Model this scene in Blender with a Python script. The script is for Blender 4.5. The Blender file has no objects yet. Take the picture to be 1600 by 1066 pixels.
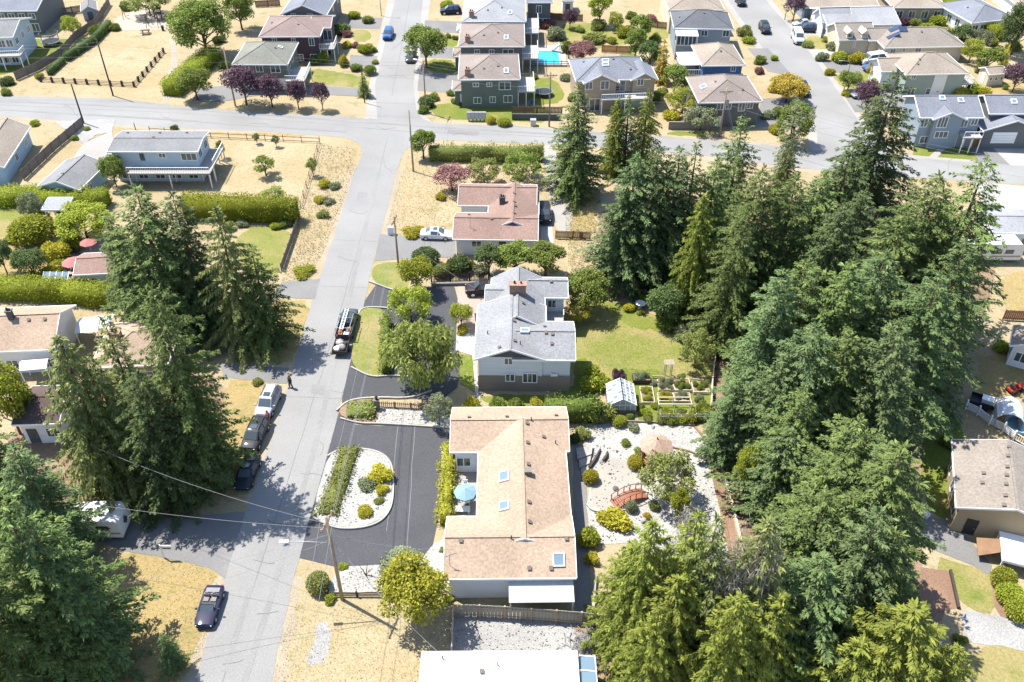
import bpy, bmesh, math, random
import numpy as np
from mathutils import Vector, Matrix
random.seed(7); rng = np.random.default_rng(7)
PI = math.pi; SC = bpy.context.scene; COL = SC.collection
# ---------------------------------------------------------------- camera
CAM_H, PITCH, FPX = 68.0, math.radians(39.0), 1400.0
cd = bpy.data.cameras.new('camera'); cam = bpy.data.objects.new('camera', cd); COL.objects.link(cam)
cam.location = (0, 0, CAM_H); cam.rotation_euler = (PI/2-PITCH, 0, 0)
cd.sensor_width = 36.0; cd.lens = 36.0*FPX/1600.0; cd.clip_start = 1.0; cd.clip_end = 3000.0
SC.camera = cam
# ---------------------------------------------------------------- sky and sun
SUN_EL, SUN_DIR = math.radians(62), Vector((-4.2, 2.5, 0)).normalized()
wd = bpy.data.worlds.new('World'); SC.world = wd; wd.use_nodes = True
nt = wd.node_tree; nt.nodes.clear()
sk = nt.nodes.new('ShaderNodeTexSky'); sk.sky_type = 'NISHITA'; sk.sun_disc = False
sk.sun_elevation = SUN_EL; sk.sun_rotation = math.atan2(SUN_DIR.x, SUN_DIR.y)
sk.air_density = 1.0; sk.dust_density = 0.6; sk.ozone_density = 1.0
bg = nt.nodes.new('ShaderNodeBackground'); bg.inputs[1].default_value = 0.13
wo = nt.nodes.new('ShaderNodeOutputWorld')
nt.links.new(sk.outputs[0], bg.inputs[0]); nt.links.new(bg.outputs[0], wo.inputs[0])
sl = bpy.data.lights.new('sun', 'SUN'); sl.energy = 4.6; sl.angle = math.radians(0.5); sl.color = (1.0, 0.955, 0.88)
so = bpy.data.objects.new('sun', sl); COL.objects.link(so)
so.rotation_euler = (-Vector((SUN_DIR.x*math.cos(SUN_EL), SUN_DIR.y*math.cos(SUN_EL), math.sin(SUN_EL)))).to_track_quat('-Z', 'Y').to_euler()
SC.view_settings.view_transform = 'Standard'; SC.view_settings.look = 'None'
SC.view_settings.exposure = 1.27; SC.view_settings.gamma = 1.0; SC.view_settings.use_curve_mapping = False
SC.cycles.max_bounces = 6; SC.cycles.transparent_max_bounces = 4
# ---------------------------------------------------------------- from the photograph's pixels to the ground
CT, ST = math.cos(PITCH), math.sin(PITCH)
def ray(px, py):
    dx = (px-800)/FPX; dy = (533-py)/FPX
    return Vector((dx, CT+ST*dy, -ST+CT*dy))
def G(px, py, z=0.0):
    r = ray(px, py); t = (z-CAM_H)/r.z
    return Vector((r.x*t, r.y*t, z))
def proj(p):
    z = p[2]-CAM_H; d = CT*p[1]-ST*z; u = ST*p[1]+CT*z
    return 800+FPX*p[0]/d, 533-FPX*u/d, FPX/d
def hit_plane(px, py, p0, n):
    r = ray(px, py); o = Vector((0, 0, CAM_H)); t = (Vector(p0)-o).dot(n)/r.dot(n)
    return o+r*t
def height_at(base, py):                       # height above a ground point at which the picture row is py
    lo, hi = 0.0, 40.0
    for _ in range(40):
        m = (lo+hi)/2
        if proj((base[0], base[1], m))[1] > py: lo = m
        else: hi = m
    return lo
# ---------------------------------------------------------------- materials
MATS = {}
def mat(name, rgb, rough=0.8, var=0.12, scale=1.5, fine=0.10, fscale=12.0, spec=0.25, metal=0.0, coat=0.0, world=False, bump=0.0, streak=None, alpha=None):
    if name in MATS: return MATS[name]
    m = bpy.data.materials.new(name); m.use_nodes = True; t = m.node_tree; N = t.nodes; L = t.links
    b = N['Principled BSDF']; b.inputs['Roughness'].default_value = rough; b.inputs['Specular IOR Level'].default_value = spec
    b.inputs['Metallic'].default_value = metal; b.inputs['Coat Weight'].default_value = coat; b.inputs['Coat Roughness'].default_value = 0.07
    if world: co = N.new('ShaderNodeNewGeometry').outputs['Position']
    else: co = N.new('ShaderNodeTexCoord').outputs['Object']
    if streak:
        mp = N.new('ShaderNodeMapping'); mp.inputs['Scale'].default_value = streak; L.new(co, mp.inputs[0]); co2 = mp.outputs[0]
    else: co2 = co
    n1 = N.new('ShaderNodeTexNoise'); n1.inputs['Scale'].default_value = scale/3.0; n1.inputs['Detail'].default_value = 5; L.new(co, n1.inputs['Vector'])
    n2 = N.new('ShaderNodeTexNoise'); n2.inputs['Scale'].default_value = fscale; n2.inputs['Detail'].default_value = 2; L.new(co2, n2.inputs['Vector'])
    def rng_(src, a):
        r = N.new('ShaderNodeMapRange'); r.inputs[1].default_value = 0.3; r.inputs[2].default_value = 0.7
        r.inputs[3].default_value = 1-a; r.inputs[4].default_value = 1+a; r.clamp = True; L.new(src, r.inputs[0]); return r.outputs[0]
    mu = N.new('ShaderNodeMath'); mu.operation = 'MULTIPLY'; L.new(rng_(n1.outputs[0], var), mu.inputs[0]); L.new(rng_(n2.outputs[0], fine), mu.inputs[1])
    vm = N.new('ShaderNodeVectorMath'); vm.operation = 'SCALE'; vm.inputs[0].default_value = rgb; L.new(mu.outputs[0], vm.inputs['Scale'])
    L.new(vm.outputs[0], b.inputs['Base Color'])
    if bump:
        bp = N.new('ShaderNodeBump'); bp.inputs['Strength'].default_value = bump; bp.inputs['Distance'].default_value = 0.05
        L.new(n2.outputs[0], bp.inputs['Height']); L.new(bp.outputs[0], b.inputs['Normal'])
    MATS[name] = m; return m
def grass(name, cols, scales=(0.06, 0.45, 3.5), fine=0.42, bump=0.35):
    """patchy turf: three colours mixed by three noises of position"""
    if name in MATS: return MATS[name]
    m = bpy.data.materials.new(name); m.use_nodes = True; t = m.node_tree; N = t.nodes; L = t.links
    b = N['Principled BSDF']; b.inputs['Roughness'].default_value = 0.95; b.inputs['Specular IOR Level'].default_value = 0.1
    co = N.new('ShaderNodeNewGeometry').outputs['Position']
    def noise(s, d=6, r=0.62):
        n = N.new('ShaderNodeTexNoise'); n.inputs['Scale'].default_value = s; n.inputs['Detail'].default_value = d; n.inputs['Roughness'].default_value = r
        L.new(co, n.inputs['Vector']); return n.outputs[0]
    def ramp(src, a, c):
        r = N.new('ShaderNodeMapRange'); r.inputs[1].default_value = a; r.inputs[2].default_value = c; r.interpolation_type = 'SMOOTHSTEP'; L.new(src, r.inputs[0]); return r.outputs[0]
    def mix(f, a, c):
        x = N.new('ShaderNodeMix'); x.data_type = 'RGBA'; L.new(f, x.inputs[0])
        for i, v in ((6, a), (7, c)):
            if isinstance(v, tuple): x.inputs[i].default_value = (*v, 1)
            else: L.new(v, x.inputs[i])
        return x.outputs[2]
    c = mix(ramp(noise(scales[0]), 0.38, 0.62), cols[0], cols[1])
    c = mix(ramp(noise(scales[1]), 0.50, 0.72), c, cols[2])
    f = noise(scales[2], 4); f2 = noise(14.0, 2)
    r = N.new('ShaderNodeMapRange'); r.inputs[1].default_value = 0.3; r.inputs[2].default_value = 0.7; r.inputs[3].default_value = 1-fine; r.inputs[4].default_value = 1+fine
    ad = N.new('ShaderNodeMath'); ad.operation = 'ADD'; L.new(f, ad.inputs[0]); L.new(f2, ad.inputs[1])
    hf = N.new('ShaderNodeMath'); hf.operation = 'MULTIPLY'; hf.inputs[1].default_value = 0.5; L.new(ad.outputs[0], hf.inputs[0]); L.new(hf.outputs[0], r.inputs[0])
    vm = N.new('ShaderNodeVectorMath'); vm.operation = 'SCALE'; L.new(c, vm.inputs[0]); L.new(r.outputs[0], vm.inputs['Scale']); L.new(vm.outputs[0], b.inputs['Base Color'])
    bp = N.new('ShaderNodeBump'); bp.inputs['Strength'].default_value = bump; bp.inputs['Distance'].default_value = 0.12; L.new(hf.outputs[0], bp.inputs['Height']); L.new(bp.outputs[0], b.inputs['Normal'])
    MATS[name] = m; return m
def foliage(name, dark, light, trans=0.3, hue=0.03):
    if name in MATS: return MATS[name]
    m = bpy.data.materials.new(name); m.use_nodes = True; t = m.node_tree; N = t.nodes; L = t.links
    b = N['Principled BSDF']; b.inputs['Roughness'].default_value = 0.6; b.inputs['Specular IOR Level'].default_value = 0.08
    at = N.new('ShaderNodeAttribute'); at.attribute_name = 'tint'
    mx = N.new('ShaderNodeMix'); mx.data_type = 'RGBA'; L.new(at.outputs['Fac'], mx.inputs[0]); mx.inputs[6].default_value = (*dark, 1); mx.inputs[7].default_value = (*light, 1)
    oi = N.new('ShaderNodeObjectInfo'); hs = N.new('ShaderNodeHueSaturation'); L.new(mx.outputs[2], hs.inputs['Color'])
    r1 = N.new('ShaderNodeMapRange'); r1.inputs[3].default_value = 0.5-hue*0.35; r1.inputs[4].default_value = 0.5+hue*0.3; L.new(oi.outputs['Random'], r1.inputs[0]); L.new(r1.outputs[0], hs.inputs['Hue'])
    r2 = N.new('ShaderNodeMapRange'); r2.inputs[3].default_value = 0.82; r2.inputs[4].default_value = 1.18; L.new(oi.outputs['Random'], r2.inputs[0]); L.new(r2.outputs[0], hs.inputs['Value'])
    L.new(hs.outputs[0], b.inputs['Base Color'])
    tr = N.new('ShaderNodeBsdfTranslucent'); L.new(hs.outputs[0], tr.inputs[0])
    ms = N.new('ShaderNodeMixShader'); ms.inputs[0].default_value = trans; L.new(b.outputs[0], ms.inputs[1]); L.new(tr.outputs[0], ms.inputs[2])
    L.new(ms.outputs[0], N['Material Output'].inputs['Surface'])
    MATS[name] = m; return m
def glassy(name, rgb, rough=0.08):
    return mat(name, rgb, rough, 0.05, 1, 0.02, 5, spec=0.9)
# palette
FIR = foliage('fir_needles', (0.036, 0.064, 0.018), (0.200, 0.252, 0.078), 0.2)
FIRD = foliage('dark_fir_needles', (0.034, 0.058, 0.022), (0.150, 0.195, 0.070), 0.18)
BLUE = foliage('blue_fir_needles', (0.036, 0.066, 0.025), (0.185, 0.245, 0.096), 0.18)
CEDAR = foliage('cedar_fronds', (0.085, 0.112, 0.020), (0.310, 0.345, 0.070), 0.32)
CEDARP = foliage('pale_cedar_fronds', (0.080, 0.102, 0.030), (0.270, 0.300, 0.105), 0.25)
HEDGEY = foliage('golden_hedge_leaves', (0.230, 0.230, 0.028), (0.430, 0.410, 0.055), 0.35, 0.012)
GREEN = foliage('green_leaves', (0.100, 0.140, 0.030), (0.250, 0.305, 0.068), 0.35)
DKGREEN = foliage('dark_leaves', (0.060, 0.095, 0.034), (0.150, 0.195, 0.066), 0.3)
LIME = foliage('lime_leaves', (0.190, 0.225, 0.026), (0.380, 0.405, 0.058), 0.4)
OLIVE = foliage('olive_leaves', (0.145, 0.172, 0.046), (0.320, 0.345, 0.105), 0.35)
BIRCH = foliage('birch_leaves', (0.165, 0.200, 0.046), (0.360, 0.385, 0.110), 0.4)
YELLOW = foliage('golden_leaves', (0.270, 0.250, 0.024), (0.490, 0.445, 0.060), 0.35, 0.012)
PURPLE = foliage('purple_leaves', (0.070, 0.038, 0.056), (0.165, 0.092, 0.120), 0.3, 0.01)
MAROON = foliage('red_leaves', (0.170, 0.085, 0.085), (0.340, 0.175, 0.165), 0.3, 0.01)
ORANGE = foliage('orange_leaves', (0.270, 0.195, 0.030), (0.460, 0.350, 0.065), 0.35, 0.015)
GREYG = foliage('grey_green_leaves', (0.140, 0.165, 0.088), (0.300, 0.325, 0.185), 0.3)
DEAD = foliage('bare_twigs', (0.260, 0.225, 0.180), (0.460, 0.410, 0.340), 0.1, 0.01)
BARK = mat('bark', (0.11, 0.075, 0.05), 0.95, 0.3, 4, 0.3, 20)
BARKP = mat('pale_bark', (0.26, 0.22, 0.17), 0.95, 0.3, 4, 0.3, 20)
DRY = grass('dry_grass', ((0.298, 0.243, 0.155), (0.268, 0.212, 0.124), (0.205, 0.182, 0.090)))
DRYL = grass('straw_lawn', ((0.310, 0.255, 0.162), (0.282, 0.226, 0.132), (0.220, 0.198, 0.098)), (0.14, 0.8, 5.0))
DRYP = grass('pale_dry_grass', ((0.310, 0.250, 0.158), (0.280, 0.218, 0.125), (0.225, 0.190, 0.098)), (0.09, 0.3, 2.2))
GOLD = grass('golden_grass', ((0.265, 0.200, 0.090), (0.232, 0.180, 0.082), (0.172, 0.155, 0.058)), (0.12, 0.6, 4.0))
LAWN = grass('green_lawn', ((0.105, 0.135, 0.024), (0.135, 0.150, 0.032), (0.19, 0.165, 0.06)), (0.10, 0.5, 4))
MIXL = grass('fading_lawn', ((0.150, 0.162, 0.042), (0.225, 0.190, 0.082), (0.112, 0.140, 0.028)), (0.13, 0.35, 4))
SOIL = grass('garden_soil', ((0.22, 0.15, 0.10), (0.17, 0.115, 0.075), (0.26, 0.19, 0.13)))
ROAD = mat('worn_asphalt', (0.205, 0.202, 0.195), 0.9, 0.11, 0.30, 0.13, 9, world=True, bump=0.15)
NEWASP = mat('new_asphalt', (0.055, 0.056, 0.061), 0.85, 0.10, 0.5, 0.18, 8, world=True, bump=0.15)
GREYASP = mat('grey_asphalt', (0.155, 0.152, 0.148), 0.9, 0.12, 0.5, 0.14, 8, world=True, bump=0.15)
CONC = mat('concrete', (0.258, 0.246, 0.226), 0.9, 0.08, 0.6, 0.08, 7, world=True)
CONCW = mat('pale_concrete', (0.295, 0.285, 0.268), 0.9, 0.08, 0.6, 0.08, 7, world=True)
CONCP = mat('pink_paving', (0.29, 0.225, 0.19), 0.9, 0.08, 0.6, 0.10, 7, world=True)
WROCK = mat('white_rock', (0.290, 0.281, 0.258), 0.95, 0.14, 1.0, 0.34, 6, world=True, bump=0.6)
GRAV = mat('grey_gravel', (0.25, 0.245, 0.235), 0.95, 0.13, 0.8, 0.24, 7, world=True, bump=0.5)
GRAVT = mat('tan_gravel', (0.27, 0.235, 0.19), 0.95, 0.12, 0.8, 0.22, 7, world=True, bump=0.5)
MULCH = mat('bark_mulch', (0.20, 0.125, 0.085), 0.95, 0.18, 0.8, 0.22, 7, world=True, bump=0.4)
SAND = mat('play_sand', (0.34, 0.285, 0.23), 0.95, 0.1, 0.6, 0.12, 5, world=True)
WHITE = mat('white_paint', (0.72, 0.72, 0.70), 0.5, 0.03, 1, 0.03, 8)
CREAM = mat('cream_paint', (0.52, 0.46, 0.36), 0.6, 0.06, 1, 0.05, 8)
BLACK = mat('black_metal', (0.025, 0.025, 0.028), 0.5, 0.1, 2, 0.1, 9)
DGREY = mat('dark_grey_paint', (0.075, 0.078, 0.085), 0.6, 0.08, 2, 0.06, 9)
MGREY = mat('grey_metal', (0.25, 0.255, 0.26), 0.45, 0.06, 2, 0.05, 9, spec=0.5)
PANE = glassy('window_glass', (0.055, 0.072, 0.085))
SKYPANE = glassy('skylight_glass', (0.13, 0.19, 0.23), 0.12)
WOODP = mat('weathered_pole', (0.27, 0.215, 0.155), 0.9, 0.12, 3, 0.15, 14, streak=(1, 1, 0.1))
WOOD = mat('brown_timber', (0.19, 0.115, 0.068), 0.85, 0.15, 3, 0.15, 10)
WOODO = mat('orange_timber', (0.36, 0.165, 0.06), 0.8, 0.12, 3, 0.12, 10)
WOODG = mat('grey_timber', (0.17, 0.145, 0.125), 0.9, 0.15, 3, 0.15, 10)
WOODD = mat('dark_timber', (0.055, 0.042, 0.038), 0.85, 0.15, 3, 0.15, 10)
REDWOOD = mat('red_stain', (0.235, 0.098, 0.06), 0.7, 0.12, 3, 0.1, 10)
BRICK = mat('chimney_brick', (0.28, 0.17, 0.13), 0.9, 0.2, 8, 0.2, 16)
RUBBER = mat('tyre_rubber', (0.022, 0.022, 0.023), 0.8, 0.1, 3, 0.1, 10)
CHROME = mat('chrome', (0.55, 0.55, 0.56), 0.25, 0.03, 2, 0.02, 9, metal=0.8)
LAMPW = mat('headlight_lens', (0.7, 0.72, 0.74), 0.15, 0.02, 2, 0.02, 9, spec=0.8)
LAMPR = mat('tail_light_lens', (0.35, 0.02, 0.02), 0.2, 0.02, 2, 0.02, 9, spec=0.8)
STONE = mat('field_stone', (0.25, 0.235, 0.215), 0.95, 0.25, 3, 0.15, 8)
WIRE = mat('wire_sheath', (0.20, 0.20, 0.20), 0.5, 0.02, 1, 0.02, 4)
def shingle(name, rgb): return mat('shingles_'+name, rgb, 0.92, 0.11, 0.7, 0.18, 4.4, spec=0.12, bump=0.35)
def siding(name, rgb): return mat('siding_'+name, rgb, 0.7, 0.05, 1, 0.05, 2.2, streak=(0.05, 0.05, 3.0))
def paint(name, rgb): return mat('car_paint_'+name, rgb, 0.5, 0.02, 1, 0.01, 3, spec=0.12, coat=0.3)
# ---------------------------------------------------------------- mesh building
class MB:
    def __init__(s): s.v = []; s.f = []; s.m = []
    def add(s, vs, fs, mi=0):
        o = len(s.v); s.v += [tuple(p) for p in vs]; s.f += [[i+o for i in f] for f in fs]; s.m += [mi]*len(fs); return s
    def quad(s, a, b, c, d, mi=0): return s.add([a, b, c, d], [[0, 1, 2, 3]], mi)
    def box(s, c, d, rz=0.0, mi=0, rx=0.0):
        x, y, z = d[0]/2, d[1]/2, d[2]/2
        vs = [Vector((i*x, j*y, k*z)) for k in (-1, 1) for j in (-1, 1) for i in (-1, 1)]
        R = Matrix.Rotation(rz, 3, 'Z') @ Matrix.Rotation(rx, 3, 'X'); c = Vector(c)
        return s.add([R @ v + c for v in vs], [[0, 2, 3, 1], [4, 5, 7, 6], [0, 1, 5, 4], [2, 6, 7, 3], [0, 4, 6, 2], [1, 3, 7, 5]], mi)
    def bb(s, x0, y0, z0, x1, y1, z1, mi=0): return s.box(((x0+x1)/2, (y0+y1)/2, (z0+z1)/2), (abs(x1-x0), abs(y1-y0), abs(z1-z0)), 0, mi)
    def bar(s, a, b, w, h=None, mi=0):
        a = Vector(a); b = Vector(b); d = (b-a); L = d.length
        if L < 1e-6: return s
        d.normalize(); h = h or w; up = Vector((0, 0, 1)) if abs(d.z) < 0.95 else Vector((0, 1, 0))
        x = d.cross(up).normalized(); y = x.cross(d).normalized()
        vs = [p+x*i*w/2+y*j*h/2 for p in (a, b) for i, j in ((-1, -1), (1, -1), (1, 1), (-1, 1))]
        return s.add(vs, [[0, 1, 2, 3][::-1], [4, 5, 6, 7], [0, 1, 5, 4], [1, 2, 6, 5], [2, 3, 7, 6], [3, 0, 4, 7]], mi)
    def tube(s, pts, rad, n=8, mi=0, cap=True):
        pts = [Vector(p) for p in pts]; o = len(s.v); k = len(pts)
        if not hasattr(rad, '__len__'): rad = [rad]*k
        for i, p in enumerate(pts):
            d = (pts[min(i+1, k-1)]-pts[max(i-1, 0)]).normalized(); up = Vector((0, 0, 1)) if abs(d.z) < 0.9 else Vector((1, 0, 0))
            x = d.cross(up).normalized(); y = x.cross(d)
            for j in range(n):
                a = 2*PI*j/n; s.v.append(tuple(p+(x*math.cos(a)+y*math.sin(a))*rad[i]))
        for i in range(k-1):
            for j in range(n):
                s.f.append([o+i*n+j, o+i*n+(j+1) % n, o+(i+1)*n+(j+1) % n, o+(i+1)*n+j]); s.m.append(mi)
        if cap:
            s.f.append([o+j for j in range(n)][::-1]); s.f.append([o+(k-1)*n+j for j in range(n)]); s.m += [mi, mi]
        return s
    def lathe(s, prof, c=(0, 0, 0), n=12, mi=0, ph=0.0):
        o = len(s.v)
        for r, z in prof:
            for j in range(n):
                a = ph+2*PI*j/n; s.v.append((c[0]+r*math.cos(a), c[1]+r*math.sin(a), c[2]+z))
        for i in range(len(prof)-1):
            for j in range(n):
                s.f.append([o+i*n+j, o+i*n+(j+1) % n, o+(i+1)*n+(j+1) % n, o+(i+1)*n+j]); s.m.append(mi)
        return s
    def prism(s, poly, z0, z1, mi=0):
        n = len(poly); return s.add([(p[0], p[1], z0) for p in poly]+[(p[0], p[1], z1) for p in poly],
            [list(range(n))[::-1], [n+i for i in range(n)]]+[[i, (i+1) % n, n+(i+1) % n, n+i] for i in range(n)], mi)
    def mesh(s, name, mats, smooth=False):
        me = bpy.data.meshes.new(name); me.from_pydata(s.v, [], s.f)
        for m in (mats if isinstance(mats, (list, tuple)) else [mats]): me.materials.append(m)
        if len(set(s.m)) > 1: me.polygons.foreach_set('material_index', s.m)
        if smooth: me.polygons.foreach_set('use_smooth', [True]*len(s.f))
        me.update(); return me
    def build(s, name, mats, parent=None, smooth=False):
        return link(name, s.mesh(name, mats, smooth), parent)
def link(name, me, parent=None, loc=(0, 0, 0), rz=0.0, sc=None):
    o = bpy.data.objects.new(name, me); COL.objects.link(o)
    if parent: o.parent = parent
    o.location = loc; o.rotation_euler = (0, 0, rz)
    if sc: o.scale = sc
    return o
def tag(o, label, cat, group=None):
    o['label'] = label; o['category'] = cat
    if group: o['group'] = group
    return o
def thing(name, label, cat, loc=(0, 0, 0), rz=0.0, group=None):
    o = bpy.data.objects.new(name, None); COL.objects.link(o); o.empty_display_size = 0.3
    o.location = loc; o.rotation_euler = (0, 0, rz); return tag(o, label, cat, group)
def struct(o): o['kind'] = 'structure'; return o
def stuff(o): o['kind'] = 'stuff'; return o
# ---------------------------------------------------------------- ground sheets
def smooth_poly(p, it):
    for _ in range(it):
        q = []
        for i in range(len(p)):
            a, b = p[i], p[(i+1) % len(p)]
            q += [a*0.75+b*0.25, a*0.25+b*0.75]
        p = q
    return p
def rough_poly(p, amp, step=0.8):
    q = []
    for i in range(len(p)):
        a, b = p[i], p[(i+1) % len(p)]; n = max(1, int((b-a).length/step)); d = (b-a).normalized(); nn = Vector((-d.y, d.x, 0))
        for k in range(n): q.append(a+(b-a)*(k/n)+nn*random.uniform(-amp, amp))
    return q
LAYER = [0.0]; LAID = []
def level(p):
    b = (min(q.x for q in p), min(q.y for q in p), max(q.x for q in p), max(q.y for q in p)); z = 0.0
    for c, zc in LAID:
        if b[0] < c[2] and c[0] < b[2] and b[1] < c[3] and c[1] < b[3]: z = max(z, zc)
    z += 0.004; LAID.append((b, z)); LAYER[0] = z; return z
def sheet(name, px, m, smooth=1, rough=0.0, thick=0.0, z=None):
    p = [G(x, y) for x, y in px]
    if z is None: z = level(p)
    if smooth: p = smooth_poly(p, smooth)
    if rough: p = rough_poly(p, rough)
    bm = bmesh.new(); vs = [bm.verts.new((q.x, q.y, z+thick)) for q in p]; f = bm.faces.new(vs)
    if f.normal.z < 0: f.normal_flip()
    bm.normal_update()
    if f.normal.z < 0: f.normal_flip()
    if thick:
        for i in range(len(vs)):
            a, b = vs[i], vs[(i+1) % len(vs)]
            c = bm.verts.new((b.co.x, b.co.y, z-0.02)); d = bm.verts.new((a.co.x, a.co.y, z-0.02)); bm.faces.new((a, b, c, d))
    bmesh.ops.triangulate(bm, faces=[f])
    me = bpy.data.meshes.new(name); bm.to_mesh(me); bm.free(); me.materials.append(m)
    return struct(link(name, me))
# ---------------------------------------------------------------- vegetation
def leafmesh(name, V, T, tint, m, extra=None):
    """V (n,3) vertices, T (k,3) triangles, tint per triangle"""
    me = bpy.data.meshes.new(name); n, k = len(V), len(T)
    me.vertices.add(n); me.vertices.foreach_set('co', np.asarray(V, dtype=np.float32).ravel())
    me.loops.add(k*3); me.loops.foreach_set('vertex_index', np.asarray(T, dtype=np.int32).ravel())
    me.polygons.add(k); me.polygons.foreach_set('loop_start', np.arange(0, k*3, 3, dtype=np.int32))
    a = me.attributes.new('tint', 'FLOAT', 'FACE'); a.data.foreach_set('value', np.asarray(tint, dtype=np.float32))
    me.materials.append(m); me.update(calc_edges=True); return me
def norm(a): return a/np.maximum(np.linalg.norm(a, axis=-1, keepdims=True), 1e-9)
def blades(P, D, U, Ln, W, bend, tint):
    """a bent pointed blade per row: root P, direction D, face normal U, length Ln, width W, downward bend"""
    S = norm(np.cross(D, U)); Ln = Ln[:, None]; W = W[:, None]; dn = np.array([0, 0, -1.0])
    mid = P+D*Ln*0.55+dn*(bend[:, None]*Ln*0.18); tip = P+D*Ln+dn*(bend[:, None]*Ln*0.6)
    V = np.stack([P, mid-S*W*0.5, mid+S*W*0.5, tip], 1).reshape(-1, 3)
    i = np.arange(len(P))*4
    T = np.concatenate([np.stack([i, i+1, i+2], 1), np.stack([i+1, i+3, i+2], 1)]); return V, T, np.concatenate([tint, tint])
def conifer(name, H, R, seed, style='fir', levels=46, gap=0.0):
    r = np.random.default_rng(seed); P = []; D = []; U = []; L = []; W = []; B = []; Tn = []
    zs = np.linspace(0.06, 0.985, int(levels*0.86))
    for li, t in enumerate(zs):
        z = H*t+r.uniform(-0.22, 0.22)
        if style == 'spruce': prof = min(1.0, (1-t)*1.35+0.02)**0.75
        elif style == 'cedar': prof = (1-t**1.6)**0.8
        else: prof = ((1-t)**0.52)*min(1, 0.62+t*2.2)*(1+0.12*math.sin(t*23+seed))
        rad = R*prof+0.12; nb = int(max(4, round((7.5+r.uniform(-1, 1.5))*(0.55+0.45*prof))))
        a0 = r.uniform(0, 2*PI); lob = r.uniform(0.75, 1.12)
        for b in range(nb):
            if r.random() < gap*(0.4+t): continue
            az = a0+2*PI*b/nb+r.uniform(-0.3, 0.3)
            Lb = rad*lob*r.uniform(0.66, 1.24)*(1+0.18*math.sin(3*az+seed)); bt = r.uniform(0.0, 1.0)
            d = np.array([math.cos(az), math.sin(az), 0]); sd = np.array([-d[1], d[0], 0])
            up0 = {'fir': 0.10, 'spruce': 0.05, 'cedar': 0.18}[style]+0.55*max(0, t-0.75)
            dr = {'fir': 0.42, 'spruce': 0.34, 'cedar': 0.85}[style]*(1-0.6*t)
            ns = max(2, int(Lb/(0.13 if style == 'cedar' else 0.16))); s = (np.arange(ns)+r.uniform(0.2, 0.9, ns))/ns; s = s[s > 0.16]
            if len(s) == 0: s = np.array([0.6])
            x = s*Lb; zz = z+x*up0-dr*x*s+(0.25*dr*Lb*np.maximum(0, s-0.75)*2.0)
            base = d[None, :]*x[:, None]+np.stack([0*x, 0*x, zz], 1)
            for sg in (-1, 1):
                k = len(s); ang = r.uniform(0.55, 1.15, k); ln = (0.22+0.15*Lb*(1-s*0.75))*r.uniform(0.5, 1.45, k); ln = np.minimum(ln, 0.55 if style == 'cedar' else 0.80)
                dd = norm(d[None, :]*np.cos(ang)[:, None]+sd[None, :]*(sg*np.sin(ang))[:, None]+np.stack([0*s, 0*s, r.uniform(-0.35, 0.12, k)-(0.75 if style == 'cedar' else 0.08)], 1))
                u = norm(np.array([0, 0, 1.0])[None, :]+r.normal(0, 0.38, (k, 3)))
                P.append(base); D.append(dd); U.append(u); L.append(ln); W.append(ln*0.20+0.04); B.append(r.uniform(0.2, 0.9, k)*(1.4 if style == 'cedar' else 0.8))
                Tn.append(np.clip(0.30*bt+0.7*r.random(k), 0, 1))
                # two needles fanned off each shoot break the outline
                for q in ((-0.7, 0.7) if style == 'cedar' else (-0.7, 0.7, 0.3)):
                    d2 = norm(dd+q*np.cross(u, dd)+r.normal(0, 0.12, (k, 3))); P.append(base+dd*(ln*r.uniform(.15, .6, k))[:, None]); D.append(d2); U.append(norm(u+r.normal(0, .3, (k, 3)))); L.append(ln*r.uniform(.4, .65, k)); W.append(ln*0.13+0.03); B.append(r.uniform(0.1, 0.8, k)); Tn.append(np.clip(0.30*bt+0.7*r.random(k), 0, 1))
            tip = d*Lb+np.array([0, 0, z+Lb*up0-dr*Lb*0.9]); k = 3
            P.append(np.repeat((tip-d*0.4)[None, :], k, 0)); D.append(norm(d[None, :]+r.normal(0, 0.35, (k, 3)))); U.append(norm(np.array([[0, 0, 1.0]]*k)+r.normal(0, 0.3, (k, 3))))
            L.append(np.full(k, 0.6)); W.append(np.full(k, 0.16)); B.append(np.full(k, 0.3)); Tn.append(0.4+0.6*r.random(k))
    k = 12; az = r.uniform(0, 2*PI, k)                                             # leader
    P.append(np.stack([0*az, 0*az, H*(1-r.uniform(0.0, 0.05, k))], 1)); D.append(norm(np.stack([np.cos(az), np.sin(az), r.uniform(0.4, 2.2, k)], 1)))
    U.append(norm(r.normal(0, 1, (k, 3)))); L.append(np.full(k, 0.6)); W.append(np.full(k, 0.16)); B.append(np.zeros(k)); Tn.append(r.random(k))
    P, D, U = (np.concatenate(q) for q in (P, D, U)); L, W, B, Tn = (np.concatenate(q) for q in (L, W, B, Tn))
    V, T, tt = blades(P, D, U, L, W, B, Tn); crown = leafmesh(name+'_crown', V, T, tt, FIR)
    tb = MB(); tb.tube([(0, 0, -0.3), (0.03, 0, H*0.3), (0, 0.04, H*0.7), (0, 0, H*0.985)], [H*0.019, H*0.014, H*0.007, 0.02], 8)
    for q in range(26):                                                            # bare inner limbs
        z = H*r.uniform(0.05, 0.6); az = r.uniform(0, 2*PI); l = R*0.6*(1-z/H); tb.tube([(0, 0, z), (math.cos(az)*l*0.5, math.sin(az)*l*0.5, z+l*0.05), (math.cos(az)*l, math.sin(az)*l, z-0.1*l)], [0.07, 0.05, 0.02], 5, cap=False)
    return crown, tb.mesh(name+'_trunk', BARK, True), H, R
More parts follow.
